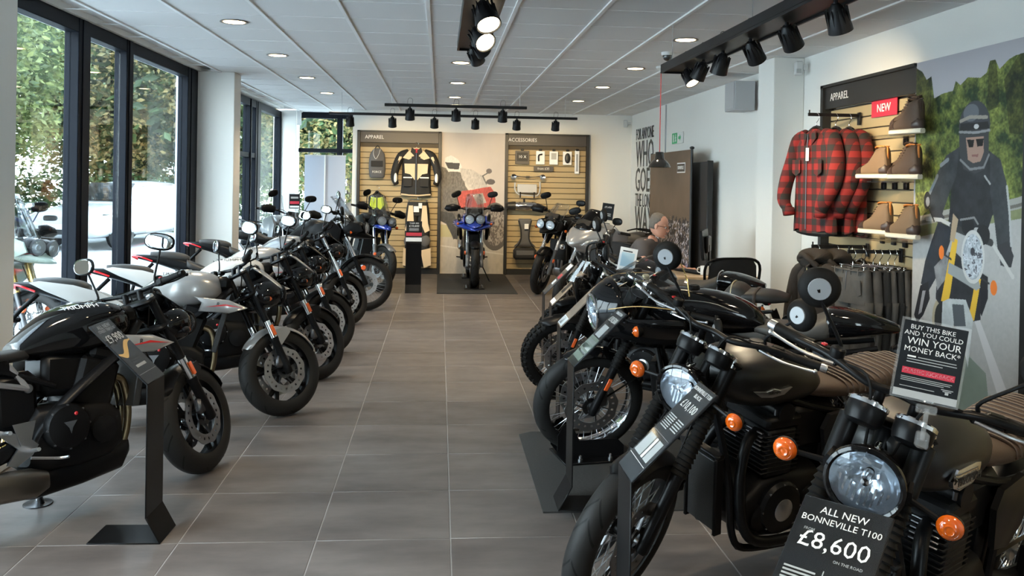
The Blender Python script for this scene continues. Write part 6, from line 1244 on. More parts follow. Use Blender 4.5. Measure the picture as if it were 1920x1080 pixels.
    bq = dict(grip=(tx-.12,.42,1.16),clamp=(tx-.0,1.14),lever='satin_black',mirror='oval',moff=(.03,.05,.21),msize=(.082,.046),endm='satin_black',mtilt=1); bq.update(o.get('bars',{})); bars(t,S,bq)
    for s in (1,-1):
        sMB(S).cyl((tx-.01,s*.05,1.05),(tx-.0,s*.05,1.14),.016,n=10).build('bar_riser','satin_black',t)
        if not tour: sMB(S).plate([(-.10,-.05),(-.11,.04),(-.02,.065),(.08,.045),(.11,-.01),(.05,-.05)],.010,(tx+.015,s*.35,1.17),(0,s*1,-.05),(-.15,0,1),bulge=.016).build('hand_guard','satin_black',t,60)
    return t, S, tx
# ------------------------------------------------------------------ the motorcycles in the room
RG = 'motorcycles along the right side'; LG = 'motorcycles along the left side'
b7 = classic('T100','black motorcycle nearest the camera, ALL NEW price board before its big round headlight', (.865,2.197), 214.6, 21, 9, dict(paint='matte_tank',badge='chrome',hshell='gloss_black',hring='gloss_black',seat='bench',seatm='leather_brown',ribs=True,fendm='satin_black',cap='chrome',sil='satin_black'))
b6 = classic('T120','satin black motorcycle with brown ribbed seat, second from the camera on the right', (.671,3.221), 204, 22, 8.8, dict(paint='matte_tank',badge='wing',hring='gloss_black',hshell='gloss_black',seat='bench',seatm='leather_brown',ribs=True,wheel='wire',fendm='satin_black'))
b5 = classic('thruxton','gloss black cafe racer with nose fairing and chrome spoked wheel on the mat', (.88,4.88,.055), 156, 34, 3, dict(paint='gloss_black',badge=None,pinstripe='alu',seat='cowl',seatm='seat_grey',cowlm='gloss_black',headlight=False,screen='bullet',wheel='wire_chrome',tank='cafe',gaiter=True,refl=True,clocks=2,bars=dict(clipon=True,grip=(.14,.34,.93),clamp=(.40,.98),mirror='barend',res='cream',dark_perch=0)))
b4 = classic('scrambler','black motorcycle with knobbly tyres, small clear fly screen and strapped rear seat', (.986,6.45), 147, 32, 6, dict(paint='gloss_black',seat='long',strap=True,edge='cream',humpm='seat_grey',tread='knob',wheel='wire',screen='fly',hl=(.60,0,.86),bars=dict(moff=(.03,.08,.14)),fendm='satin_black',refl=True,clocks=1))
b3 = classic('scrambler2','black motorcycle with humped tail, behind the one with the fly screen', (1.22,7.40), 146, 30, 6, dict(paint='gloss_black',seat='cowl',seatm='seat_grey',cowlm='gloss_black',tread='knob',wheel='wire',clocks=1,edge='alu',fendm='satin_black'))
b2 = adventure('tourer','silver sports tourer with pointed fairing in the far right group', (1.55,10.38), 223, 8, 7, dict(paint='silver_paint',tourer=True,wheel='ten',fendm='satin_black',R=.31,sh=.24,darkscreen=True,bars=dict(grip=(.20,.40,1.06),clamp=(.30,1.04),moff=(.12,.10,.14))), RG)
b1 = adventure('tigerblack','black tall adventure motorcycle with twin round headlights before the accessories bay', (1.44,12.28), 232, 12, 6, dict(paint='satin_black',beakm='satin_black',wheel='ten',sh=.26), RG)
bc = adventure('tigerblue','blue tall adventure motorcycle facing the camera on the far floor mat', (.53,12.68,.03), 270, 0, 0, dict(paint='blue_paint',wheel='ten',crash=False,sh=.34,fendm='satin_black',wings=True,sidem='satin_black'), 'motorcycles shown on floor mats')
l1 = roadster('st1','gloss black naked motorcycle nearest the camera on the left, price board beside its engine', (-1.27,4.78), 51, 23, 9.9, dict(paint='gloss_black',textm='white_print',accent='satin_black',fendm='satin_black',visor='gloss_black',shroud='silver_paint',stripe=False,goldshock=True,silversub=True,silm='titanium'))
l2 = roadster('st2','naked motorcycle with silver tank, second from the camera on the left', (-1.05,5.90), 13, 30, 8, dict(paint='silver_paint',fendm='silver_paint',visor='silver_paint',cowl='white_paint',greyseat=True))
l3 = roadster('st3','naked motorcycle with white tank, third from the camera on the left', (-.969,6.94), 19.8, 29, 8, dict(paint='white_paint',fendm='satin_black',visor='silver_paint',cowl='white_paint'))
l4 = roadster('st4','naked motorcycle with silver tank and dark tail, fourth from the camera on the left', (-.999,7.95), 14, 29.5, 8, dict(paint='silver_paint',fendm='satin_black',visor='gloss_black'))
l5 = roadster('st5','dark grey naked motorcycle with bright fork tubes, fifth from the camera on the left', (-1.01,9.50), 15, 29.5, 8, dict(paint='grey_paint',fendm='satin_black',visor='gloss_black',shroud='satin_black',plain=True,stripe=False,up='chrome'))
l6 = adventure('tiger6','black adventure motorcycle with tall clear screen, sixth from the camera on the left', (-.90,10.60), -1.3, 8, 8, dict(paint='satin_black',beakm='satin_black',wheel='wire_grey',sh=.36,fendm='satin_black',forkl='satin_black'))
l7 = adventure('tiger7','adventure motorcycle with blue beak in front of the left back bay', (-.88,12.45), -62, 10, 8, dict(paint='satin_black',beakm='blue_paint',sidem='satin_black',wheel='wire_grey',sh=.34,fendm='grey_paint',forkl='grey_paint',crash=True))
l8 = adventure('tiger8','grey adventure motorcycle parked behind the left row near the far glazing', (-1.93,11.35), -54, 0, 8, dict(paint='grey_paint',beakm='satin_black',wheel='wire_grey',sh=.36))
# ------------------------------------------------------------------ mats, wheel chocks, price stands
def floor_mat(label, x0, x1, y0, y1, bev=.07, h=.045, loc=True):
    t = thing('floor_mat', label, 'mat', ((x0+x1)/2,(y0+y1)/2,0)); a = (x1-x0)/2; b = (y1-y0)/2
    mb = MB(); v = [(-a,-b,.001),(a,-b,.001),(a,b,.001),(-a,b,.001),(-a,-b,.008),(a,-b,.008),(a,b,.008),(-a,b,.008),(-a+bev,-b+bev,h),(a-bev,-b+bev,h),(a-bev,b-bev,h),(-a+bev,b-bev,h)]
    mb.add(v,[(3,2,1,0),(0,1,5,4),(1,2,6,5),(2,3,7,6),(3,0,4,7),(4,5,9,8),(5,6,10,9),(6,7,11,10),(7,4,8,11),(8,9,10,11)],0,False); mb.build('rubber_base','mat_rubber',t); return t
floor_mat('black rubber floor mat with sloping edges under the cafe racer', .53, 2.75, 4.14, 5.42)
floor_mat('dark rubber floor mat under the blue bike by the back wall', -.02, 1.14, 12.2, 14.65, .05, .028)
def chock(label, loc, rz, R=.325, w=.105):
    t = thing('wheel_chock', label, 'wheel chock', loc, (0,0,rz))
    MB().box((-.05,0,.006),(.46,.30,.012),ch=.003).build('base_plate','satin_black',t)
    for s in (1,-1):
        mb = MB(); mb.plate([(-.20,.0),(.16,.0),(.20,.05),(.20,.13),(.17,.19),(.13,.205),(.10,.16),(.07,.10),(-.16,.10),(-.20,.06)],.008,(0,s*(w/2+.012),.012),(1,0,0),(0,0,1)); mb.build('side_plate','satin_black',t)
        for x in (-.10,.08): MB().lathe([(.014,0),(.014,.012),(.008,.014),(.008,.028),(.003,.032)],(x,s*.115,.012),(0,0,1),10).build('bolt','alu',t)
    return t
chock('black steel wheel chock holding the cafe racer front wheel', (.87,4.865,.045), math.radians(190)); chock('black steel wheel chock under the blue bike front wheel', (.53,12.66,.028), math.radians(270))
chock('black steel wheel chock under the blue bike rear wheel', (.53,14.2,.028), math.radians(90))
def price_stand(label, loc, rz, head=(), strip='board_dark', w=.205, eh=.70, bl=.33, big=None, lean=45):
    """folded steel strip; local -y... faces local +x (the aisle)"""
    t = thing('price_stand', label, 'price stand', loc, (0,0,rz), 'folded steel price stands'); th = .006; la = math.radians(lean)
    prof = [(-.25,.003),(.062,.003),(.0,.115),(.0,eh)]
    mb = MB()
    for (a,b) in zip(prof[:-1],prof[1:]):
        A_ = Vector((a[0],0,a[1])); B_ = Vector((b[0],0,b[1])); d = (B_-A_); L_ = d.length; c = (A_+B_)/2; ang = math.atan2(d.z,d.x); mb.box(c,(L_+th*.9,w,th),rotm(0,-ang,0),ch=.0015)
    mb.build('folded_post','satin_black',t)
    u = Vector((-math.sin(la),0,math.cos(la))); n = Vector((math.cos(la),0,math.sin(la)))
    c = Vector((0,0,eh))+u*(bl/2); bw = w if not big else big
    R3 = Matrix((n,Vector((0,1,0)),u)).transposed()
    q = MB().box(c,(.008,bw,bl),R3,ch=.002).build('sign_board','board_dark' if not strip else strip,t)
    MB().box(c+n*.006,(.003,bw*.985,bl*.985),R3).build('clear_cover','cover_glass',q)
    def P(yf,zf): return c+n*.0052+Vector((0,-yf*bw/2,0))*-1*-1+u*(zf*bl/2)
    for h_ in head:
        k = h_[0]
        if k == 't': _,s_,yf,zf,sz,m_ = h_; text(s_,sz,m_,q,tuple(c+n*.0046+Vector((0,yf*bw/2,0))+u*(zf*bl/2)),(0,1,0),tuple(u),ext=.0003)
        else: _,y0,y1,z0,z1,m_ = h_; MB().box(c+n*.0045+Vector((0,(y0+y1)/2*bw/2,0))+u*((z0+z1)/2*bl/2),(.0012,(y1-y0)*bw/2,(z1-z0)*bl/2),R3).build('print_block',m_,q)
    return t
lines = lambda y0,y1,z0,z1,n,m='grey_print': [('b',y0,y1,z0+(z1-z0)*k/n,z0+(z1-z0)*(k+.45)/n,m) for k in range(n)]
price_stand('folded black price stand beside the black bike nearest on the left', (-1.262,3.965,0), math.radians(-2), [('t','ALL NEW',0,.86,.030,'grey_print'),('t','STREET TRIPLE RS',0,.74,.021,'grey_print'),('t','£9,900',0,.47,.060,'white_print')]+[('b',-.5,.5,-.50,-.42,'grey_print'),('b',-.9,.9,-.70,-.69,'grey_print')]+lines(-.5,.5,-.36,-.14,3,'board_grey'), bl=.36)
# curved gold swoosh on that board
def swoosh(parent, c, u, n, pts, wd):
    mb = MB(); v = []; P = smooth_path([Vector((p[0],p[1],0)) for p in pts],8)
    for i,p in enumerate(P): k = i/(len(P)-1); h = wd*(.25+.75*math.sin(PI*min(1,k*1.1))); v += [c+n*.0050+Vector((0,p.x,0))+u*(p.y+h/2), c+n*.0050+Vector((0,p.x,0))+u*(p.y-h/2)]
    mb.add(v,[(2*i,2*i+1,2*i+3,2*i+2) for i in range(len(P)-1)],0,False); mb.build('gold_wave','gold_print',parent)
st_ = [o for o in bpy.data.objects if o.name == 'price_stand'][0]; sb_ = [o for o in st_.children if o.name.startswith('sign_board')][0]
swoosh(sb_, Vector((0,0,.70))+Vector((-.7071,0,.7071))*.18, Vector((-.7071,0,.7071)), Vector((.7071,0,.7071)), [(-.10,.0),(-.05,-.015),(.0,.015),(.05,.045),(.10,.05)], .035)
PS = lambda *a, **k: price_stand(*a, **k)
PS('black price stand before the second right hand bike, board reading £10,100', (.590,2.615,0), math.radians(180), [('t','BONNEVILLE T120',0,.88,.020,'white_print'),('t','BLACK',0,.76,.020,'white_print'),('t','£10,100',0,.54,.042,'white_print')]+lines(-.8,-.05,.0,.30,7)+lines(.15,.8,.05,.30,5)+[('b',-.95,.95,-.12,-.115,'grey_print'),('b',-.85,-.1,-.62,-.2,'grey_print'),('b',-.0,.2,-.62,-.2,'white_print'),('b',.3,.8,-.62,-.2,'grey_print'),('b',-.95,.95,-.70,-.69,'white_print')], w=.18, eh=.72, bl=.37)
PS('black price stand standing on the mat before the cafe racer', (.655,4.14,.045), math.radians(180), [('t','THRUXTON',0,.88,.022,'white_print'),('t','£10,500',0,.64,.045,'white_print'),('b',-.6,.5,.02,.42,'grey_print'),('b',-.9,.9,-.80,-.02,'board_green')]+[('b',-.8,.8,-.25,-.12,'grey_print'),('b',-.8,.8,-.45,-.3,'white_print'),('b',-.8,.8,-.6,-.52,'grey_print')], w=.19, eh=.69, bl=.36)
PS('narrow price stand with brown printed board before the knobbly tyred bike', (.78,5.45,0), math.radians(178), [('b',-.9,.9,-.95,-.55,'paper'),('b',-.9,.9,-.5,.95,'board_brown'),('b',-.7,.2,-.92,-.6,'board_dark')], w=.19, bl=.34, strip='board_brown')
PS('narrow price stand with pale printed board, fourth on the right', (.85,6.40,0), math.radians(178), [('b',-.9,.9,-.95,-.7,'paper'),('b',-.6,.5,-.3,.5,'board_dark')], w=.19, bl=.34, strip='board_brown')
PS('narrow price stand with red and white printed board, farthest on the right', (.87,7.02,0), math.radians(178), [('b',-.9,.9,.6,.95,'paper'),('b',-.5,.6,.0,.3,'red_print'),('b',-.6,.3,-.4,-.1,'paper')], w=.19, bl=.34, strip='board_grey')
PS('wide black price stand with red striped card beside the blue beaked bike', (-.36,12.30,0), math.radians(-90), [('t','TIGER 800',0,.80,.030,'white_print'),('t','£10,600',0,.55,.045,'white_print'),('b',-1,1,-.35,-.05,'red_print'),('b',-1,1,-.85,-.5,'paper')]+lines(-.6,.6,.1,.4,3), w=.225, eh=.71, bl=.34, lean=25)
# the big board right in front of the camera
t7 = price_stand('black price stand nearest the camera, its large board reading £8,600', (.80,1.80,0), math.radians(222), [('t','ALL NEW',0,.82,.027,'white_print'),('t','BONNEVILLE T100',0,.66,.0235,'white_print'),('t','FROM',-.62,.49,.010,'grey_print'),('t','£8,600',0,.34,.062,'white_print'),('t','ON THE ROAD',.42,.12,.010,'grey_print')]+lines(-.85,-.15,-.42,-.08,6)+lines(.12,.80,-.50,-.16,6)+[('b',-.01,.01,-.55,-.05,'grey_print')], w=.13, eh=.635, bl=.34, big=.215, lean=50)
# cards on stalks
def card(label, loc, rot, w, h, fr, blocks, m='board_dark', stalk=.10):
    t = thing('promotion_card', label, 'sign', loc, rot); MB().box((0,0,0),(w,.004,h),ch=.001).build('card',m,t); MB().box((0,.0,0),(w+.012,.002,h+.012)).build('clear_sleeve',fr,t)
    for b in blocks:
        if b[0] == 't': text(b[1],b[4],b[5],t,(b[2],-.0028,b[3]),ext=.0003,sx=b[6] if len(b) > 6 else 1)
        else: MB().box(((b[1]+b[2])/2,-.0026,(b[3]+b[4])/2),(b[2]-b[1],.001,b[4]-b[3])).build('print_block',b[5],t)
    MB().box((.01,.0,-h/2-.022),(.05,.012,.022),ch=.003).build('clip','clear_plastic',t); MB().cyl((.012,.0,-h/2-.02),(.012,.0,-h/2-stalk),.006,n=8).build('stalk','clear_plastic',t); MB().box((.012,0,-h/2-stalk),(.03,.03,.04),ch=.004).build('bar_clamp','clear_plastic',t)
    return t
card('dark promotion card reading WIN YOUR MONEY BACK clipped to the nearest bike', (1.255,2.08,1.178), (math.radians(-3),math.radians(8.5),math.radians(-22)), .150, .195, 'clear_plastic',
 [('t','BUY THIS BIKE',-.006,.082,.0165,'white_print'),('t','AND YOU COULD',-.002,.066,.0165,'white_print'),('t','WIN YOUR',.002,.046,.025,'white_print'),('t','MONEY BACK*',.0,.025,.0195,'white_print'),
 ('b',-.055,-.035,.005,.009,'white_print'),('b',-.030,.060,.006,.008,'grey_print'),('b',-.055,.062,-.001,.001,'grey_print'),('b',-.055,.030,-.008,-.006,'grey_print'),('b',-.062,.062,-.038,-.022,'red_print'),('t','CLASSIC KICKBACK',0,-.030,.0135,'white_print'),
 ('b',-.062,.058,-.047,-.0455,'grey_print'),('b',-.062,.054,-.0515,-.050,'grey_print'),('b',-.062,.040,-.056,-.0545,'grey_print'),('b',-.062,.020,-.071,-.0695,'grey_print'),('b',.035,.063,-.062,-.060,'grey_print'),('b',.039,.059,-.066,-.064,'grey_print'),('b',.045,.053,-.073,-.067,'grey_print'),('b',-.075,.075,-.0975,-.079,'grey_print')])
card('bright white card standing on the handlebar in front of the desk', (1.475,6.62,.985), (math.radians(-6),math.radians(10),math.radians(-10)), .125, .245, 'paper', [('b',-.05,.05,-.02,.09,'paper_blue'),('b',-.05,.04,-.09,-.04,'grey_print'),('b',-.045,.03,.095,.105,'board_grey')], m='paper', stalk=.08)
card('dark card standing on the silver tourer handlebar', (1.93,9.70,1.29), (0,math.radians(7),math.radians(-6)), .125, .18, 'board_grey', [('t','£9,499',0,.05,.03,'white_print'),('b',-.04,.04,-.03,-.02,'grey_print'),('b',-.04,.04,-.05,-.04,'grey_print')], stalk=.24)
card('small black card with a red stripe standing among the left hand bikes', (-1.60,9.62,1.36), (0,0,math.radians(12)), .105, .15, 'board_grey', [('b',-.05,.05,-.03,.0,'red_print'),('b',-.04,.04,.03,.05,'grey_print'),('b',-.05,.05,-.07,-.05,'paper')], stalk=.12)

t = thing('stand_foot','round steel foot under the nearest left hand bike','stand',(-1.94,4.36,0)); MB().lathe([(.001,.0),(.066,.0),(.066,.006),(.03,.012),(.016,.02)],(0,0,0),(0,0,1),28).build('disc','dark_steel',t); MB().cyl((0,0,.01),(-.01,.0,.15),.009,n=10).build('rod','alu',t)
# ------------------------------------------------------------------ desk corner
t = thing('desk','light wood desk by the right wall','desk',(0,0,0)); MB().box((2.30,8.33,.72),(1.55,.78,.038),ch=.004).build('desk_top','desk_wood',t); MB().box((1.56,8.33,.35),(.03,.70,.70)).build('side_panel','desk_side',t); MB().box((3.04,8.33,.35),(.03,.70,.70)).build('side_panel','desk_side',t)
MB().box((1.95,7.985,.42),(.75,.02,.56)).build('front_panel','desk_side',t)
pd = MB().box((2.62,8.10,.36),(.40,.30,.64),ch=.004).build('drawer_unit','header_black',t)
for k in range(3): MB().box((2.62,7.945,.17+.2*k),(.38,.012,.185),ch=.002).build('drawer_front','header_black',pd)
t = thing('monitor','black computer monitor seen from its side on the desk','monitor',(2.70,8.50,.739),(0,0,math.radians(-115))); MB().box((0,0,.275),(.46,.028,.30),rotm(.10,0,0),ch=.006).build('panel','satin_black',t); MB().box((0,-.017,.275),(.43,.004,.265),rotm(.10,0,0)).build('screen','screen',t)
MB().box((0,.03,.275),(.26,.04,.17),ch=.015).build('rear_housing','satin_black',t); MB().box((0,.045,.14),(.06,.02,.26),ch=.004).build('neck','satin_black',t); MB().box((0,.03,.008),(.24,.18,.014),ch=.004).build('foot','satin_black',t)
t = thing('keyboard','black keyboard lying on the desk before the monitor','keyboard',(2.52,8.35,.740),(0,0,math.radians(-70))); MB().box((0,0,.010),(.42,.14,.016),ch=.004).build('body','satin_black',t)
kb_ = MB(); [kb_.box((-.19+.0275*i,-.05+.025*j,.0205),(.022,.019,.006)) for i in range(15) for j in range(5)]; kb_.build('keys','board_grey',t)['kind'] = 'stuff'
t = thing('mug','white mug on the desk beside the monitor','mug',(2.585,8.13,.739)); MB().lathe([(.034,0),(.040,.004),(.041,.09),(.0375,.09),(.036,.01),(.001,.008)],(0,0,0),(0,0,1),24).build('cup','white_plastic',t); MB().tube([(-.038,0,.075),(-.068,0,.07),(-.070,0,.035),(-.038,0,.02)],.005,8,sm=4).build('handle','white_plastic',t)
t = thing('desk_organiser','small brown box behind the monitor','box',(3.02,8.45,.739)); MB().box((0,0,.06),(.16,.10,.12),ch=.004).build('box_body','desk_side',t); MB().box((.0,0,.125),(.12,.07,.008)).build('papers','paper',t)
def office_chair(label, loc, rz, wide=1.):
    t = thing('office_chair', label, 'chair', loc, (0,0,rz))       # faces local -y
    mb = MB(); mb.loft([[Vector((p.y, .255+.03*((z-.5)/.46)-.9*(p.y*p.y)*.6+p.z, z)) for p in sec(0,w*wide,-.016,.016,3,24)] for z,w in ((.50,.17),(.53,.20),(.65,.225),(.80,.235),(.92,.225),(.965,.19),(.98,.14))]); mb.build('backrest','mesh_black',t,60)
    fb = MB(); fb.tube([(-.20*wide,.23,.50),(-.255*wide,.235,.75),(-.24*wide,.26,.95),(0,.29,.985),(.24*wide,.26,.95),(.255*wide,.235,.75),(.20*wide,.23,.50)],.013,8,sm=5); fb.build('back_frame','satin_black',t)
    mb = MB(); mb.loft([sec(x,w,.43,.50,3.5,20) for x,w in ((-.24,.16),(-.20,.22),(0,.24),(.20,.22),(.24,.17)) ]); sobj = mb.build('seat','mesh_black',t,60)
    MB().tube([(0,.22,.44),(0,.31,.50),(0,.30,.72)],.022,8,sm=3).build('back_arm','satin_black',t)
    for s in (1,-1): MB().tube([(s*.24,.05,.46),(s*.29,.05,.50),(s*.29,.05,.66)],.014,8,sm=2).build('arm_post','satin_black',t); MB().box((s*.29,.02,.675),(.07,.26,.03),ch=.012).build('arm_rest','satin_black',t)
    MB().cyl((0,0,.10),(0,0,.44),.028,n=14).build('gas_post','satin_black',t); bs = MB()
    for k in range(5): a = 2*PI*k/5+.3; bs.tube([(0,0,.11),(math.cos(a)*.29,math.sin(a)*.29,.075)],[.026,.016],8)
    bso = bs.build('base','satin_black',t)
    for k in range(5): a = 2*PI*k/5+.3; MB().cyl((math.cos(a)*.29-.02*math.sin(a),math.sin(a)*.29+.02*math.cos(a),.028),(math.cos(a)*.29+.02*math.sin(a),math.sin(a)*.29-.02*math.cos(a),.028),.028,n=12).build('castor','rubber',bso)
    return t
office_chair('black mesh office chair in front of the desk, back to the camera', (2.50,7.46,0), math.radians(190))
office_chair('black office chair behind the seated man', (1.98,9.25,0), math.radians(150), 1.1)

# ------------------------------------------------------------------ seated man (facing +x, turned a little to the camera)
def skin_body(name, m, parent, pts, edges, rad, sub=2, T=None):
    me = bpy.data.meshes.new(name); P = [T@Vector(p) if T else Vector(p) for p in pts]; me.from_pydata(P, edges, []); me.materials.append(M[m]); o = bpy.data.objects.new(name, me); C.objects.link(o); o.parent = parent
    sk = o.modifiers.new('skin','SKIN'); sk.use_smooth_shade = True
    me.skin_vertices[0].data[0].use_root = True
    for i,r in enumerate(rad): me.skin_vertices[0].data[i].radius = r if isinstance(r,tuple) else (r,r)
    ss = o.modifiers.new('sub','SUBSURF'); ss.levels = sub; ss.render_levels = sub
    dg = bpy.context.evaluated_depsgraph_get(); nm = bpy.data.meshes.new_from_object(o.evaluated_get(dg)); o.modifiers.clear(); o.data = nm; nm.name = name
    for p_ in nm.polygons: p_.use_smooth = True
    return o
man = thing('person','grey haired man in dark polo shirt leaning on the desk','person',(2.06,8.96,-.03),(0,0,math.radians(-38)))   # local +x forward, +y his left
# body: skin coloured continuous figure
hp = (0,0,.50)
B = [(0,0,.52),(0.03,0,.66),(.09,0,.82),(.17,0,.97),(.215,0,1.045),(.25,0,1.10), # pelvis..neck 0-5
 (.16,.17,.985),(.27,.235,.83),(.47,.16,.785),(.56,.08,.775),   # L arm 6-9 shoulder elbow wrist
 (.17,-.17,.985),(.25,-.25,.82),(.46,-.14,.785),(.55,-.04,.775), # R arm 10-13
 (.10,.10,.50),(.42,.15,.50),(.47,.15,.12),(.60,.16,.06), # L leg 14-17
 (.10,-.10,.50),(.42,-.15,.50),(.47,-.15,.12),(.60,-.16,.06)]
Ed = [(0,1),(1,2),(2,3),(3,4),(4,5),(3,6),(6,7),(7,8),(8,9),(3,10),(10,11),(11,12),(12,13),(0,14),(14,15),(15,16),(16,17),(0,18),(18,19),(19,20),(20,21)]
Rd = [(.12,.15),(.115,.14),(.115,.15),(.10,.13),(.062,.066),(.056,.058),.066,.046,.031,.026,.066,.046,.031,.026,.088,.062,.046,.038,.088,.062,.046,.038]
body = skin_body('body','skin',man,B,Ed,Rd)
# shirt over torso and upper arms, trousers over legs
Bs = [(0,0,.56),(0.03,0,.68),(.09,0,.82),(.165,0,.96),(.212,0,1.045),(.155,.165,.985),(.25,.225,.855),(.165,-.165,.985),(.238,-.24,.85)]
skin_body('polo_shirt','shirt_grey',man,Bs,[(0,1),(1,2),(2,3),(3,4),(3,5),(5,6),(3,7),(7,8)],[(.16,.18),(.155,.175),(.16,.19),(.16,.19),(.082,.088),.100,.080,.100,.080])
co_ = MB(); co_.tube([(.235,.055,1.06),(.17,.07,1.05),(.14,0,1.055),(.17,-.07,1.05),(.235,-.055,1.06),(.27,0,1.03)],.016,8,sm=4,closed=False); co_.build('shirt_collar','shirt_grey',man)
skin_body('trousers','jeans_dark',man,[(0,0,.54),(.10,.10,.51),(.42,.15,.505),(.47,.15,.14),(.10,-.10,.51),(.42,-.15,.505),(.47,-.15,.14)],[(0,1),(1,2),(2,3),(0,4),(4,5),(5,6)],[(.14,.16),.10,.074,.062,.10,.074,.062])
for s in (1,-1): MB().loft([sec(.44,.03,.0,.07,2.6,14),sec(.48,.042,.0,.085,2.6,14),sec(.58,.045,0,.07,2.6,14),sec(.68,.035,0,.045,2.6,14),sec(.71,.015,.005,.03,2.6,14)]).build('shoe','boot_toe',man,60).location = (0,s*.155,0)
# head
HT = Matrix.Translation((.295,0,1.215)) @ Euler((0,math.radians(16),math.radians(8))).to_matrix().to_4x4()
hb = MB(); hb.T = HT; rings = []
for (z,cx,rx,ry) in ((-.115,.035,.030,.030),(-.105,.030,.055,.045),(-.085,.018,.076,.056),(-.055,.008,.088,.064),(-.02,.002,.094,.070),(.02,-.002,.097,.074),(.055,-.006,.096,.075),(.085,-.012,.086,.068),(.108,-.018,.062,.050),(.120,-.020,.028,.024)):
    rings.append([Vector((cx+rx*math.cos(a)*(1.0 if math.cos(a) > 0 else 1.02), ry*math.sin(a), z)) for a in [2*PI*j/24 for j in range(24)]])
hb.loft(rings); hb.ell((.105,0,-.022),(.020,.013,.022),n=12,m=8); hb.ell((.098,0,.002),(.014,.010,.026),n=10,m=8); hb.ell((.075,0,-.098),(.026,.026,.018),n=12,m=8)
for s in (1,-1): hb.ell((-.005,s*.076,-.010),(.018,.008,.030),rotm(0,-.15,0),n=12,m=8); hb.ell((.070,s*.034,.022),(.022,.022,.010),n=10,m=6)
hd_ = hb.build('head','skin',man,180)
q = MB(); q.T = HT; q.tube([(.100,.024,-.058),(.107,0,-.056),(.100,-.024,-.058)],[.004,.006,.004],8,sm=3); q.tube([(.098,.02,-.064),(.104,0,-.065),(.098,-.02,-.064)],[.003,.005,.003],8,sm=3); q.build('lips','lips' if 'lips' in M else 'skin',hd_)
for s in (1,-1): q = MB(); q.T = HT; q.ell((.084,s*.033,.003),(.011,.013,.010),n=12,m=8); q.build('eye','white_plastic',hd_); q = MB(); q.T = HT; q.lathe([(.001,.002),(.0055,.001)],(.0945,s*.033,.003),(1,0,0),10); q.build('iris','board_dark',hd_)
q = MB(); q.T = HT
for s in (1,-1): q.lathe([(.021,0),(.0225,.002),(.021,.004)],(.106,s*.033,.002),(1,s*.1,0),20,caps=False); q.tube([(.105,s*.054,.006),(.05,s*.076,.008),(.0,s*.080,.0)],.0022,5)
q.tube([(.108,.012,.006),(.112,0,.009),(.108,-.012,.006)],.002,5); q.build('spectacles','satin_black',hd_)
q = MB(); q.T = HT; rr_ = []
for (z,cx,rx,ry) in ((-.045,-.030,.066,.070),(-.01,-.022,.080,.0755),(.03,-.016,.090,.079),(.06,-.013,.094,.0795),(.088,-.017,.088,.072),(.112,-.020,.066,.054),(.126,-.022,.030,.026)):
    rr_.append([Vector((cx+(rx*math.cos(a) if math.cos(a) < 0 else rx*math.cos(a)*(.45 if z < .05 else .80)), ry*math.sin(a), z)) for a in [2*PI*j/28 for j in range(28)]])
q.loft(rr_); q.build('hair','hair',hd_,180)
# hands: palm plus five separate curled fingers, resting on the desk
for s in (1,-1):
    w_ = Vector((.56,.08,.775)) if s > 0 else Vector((.55,-.04,.775)); d_ = Vector((.9,-.42,0)).normalized() if s > 0 else Vector((.8,.6,0)).normalized(); l_ = Vector((0,0,1)).cross(d_)
    mb = MB(); Rm = Matrix((d_,l_,Vector((0,0,1)))).transposed(); mb.ell(w_+d_*.045+Vector((0,0,-.004)),(.055,.042,.017),Rm,n=16,m=10,p=2.4)
    for k,(o_,ln) in enumerate(((-.030,.062),(-.011,.072),(.010,.069),(.029,.055))):
        a = w_+d_*.085+l_*o_; mb.tube([a-d_*.03,a,a+d_*ln*.45+Vector((0,0,.010)),a+d_*ln*.85+Vector((0,0,-.004)),a+d_*ln+Vector((0,0,-.016))],[.0095,.0095,.009,.0082,.007],8,sm=3)
    a = w_+d_*.03-l_*.034*s; mb.tube([a,a+d_*.03-l_*s*.022,a+d_*.06-l_*s*.024+Vector((0,0,-.008))],[.012,.0105,.0085],8,sm=3); mb.build('hand','skin',man,180)
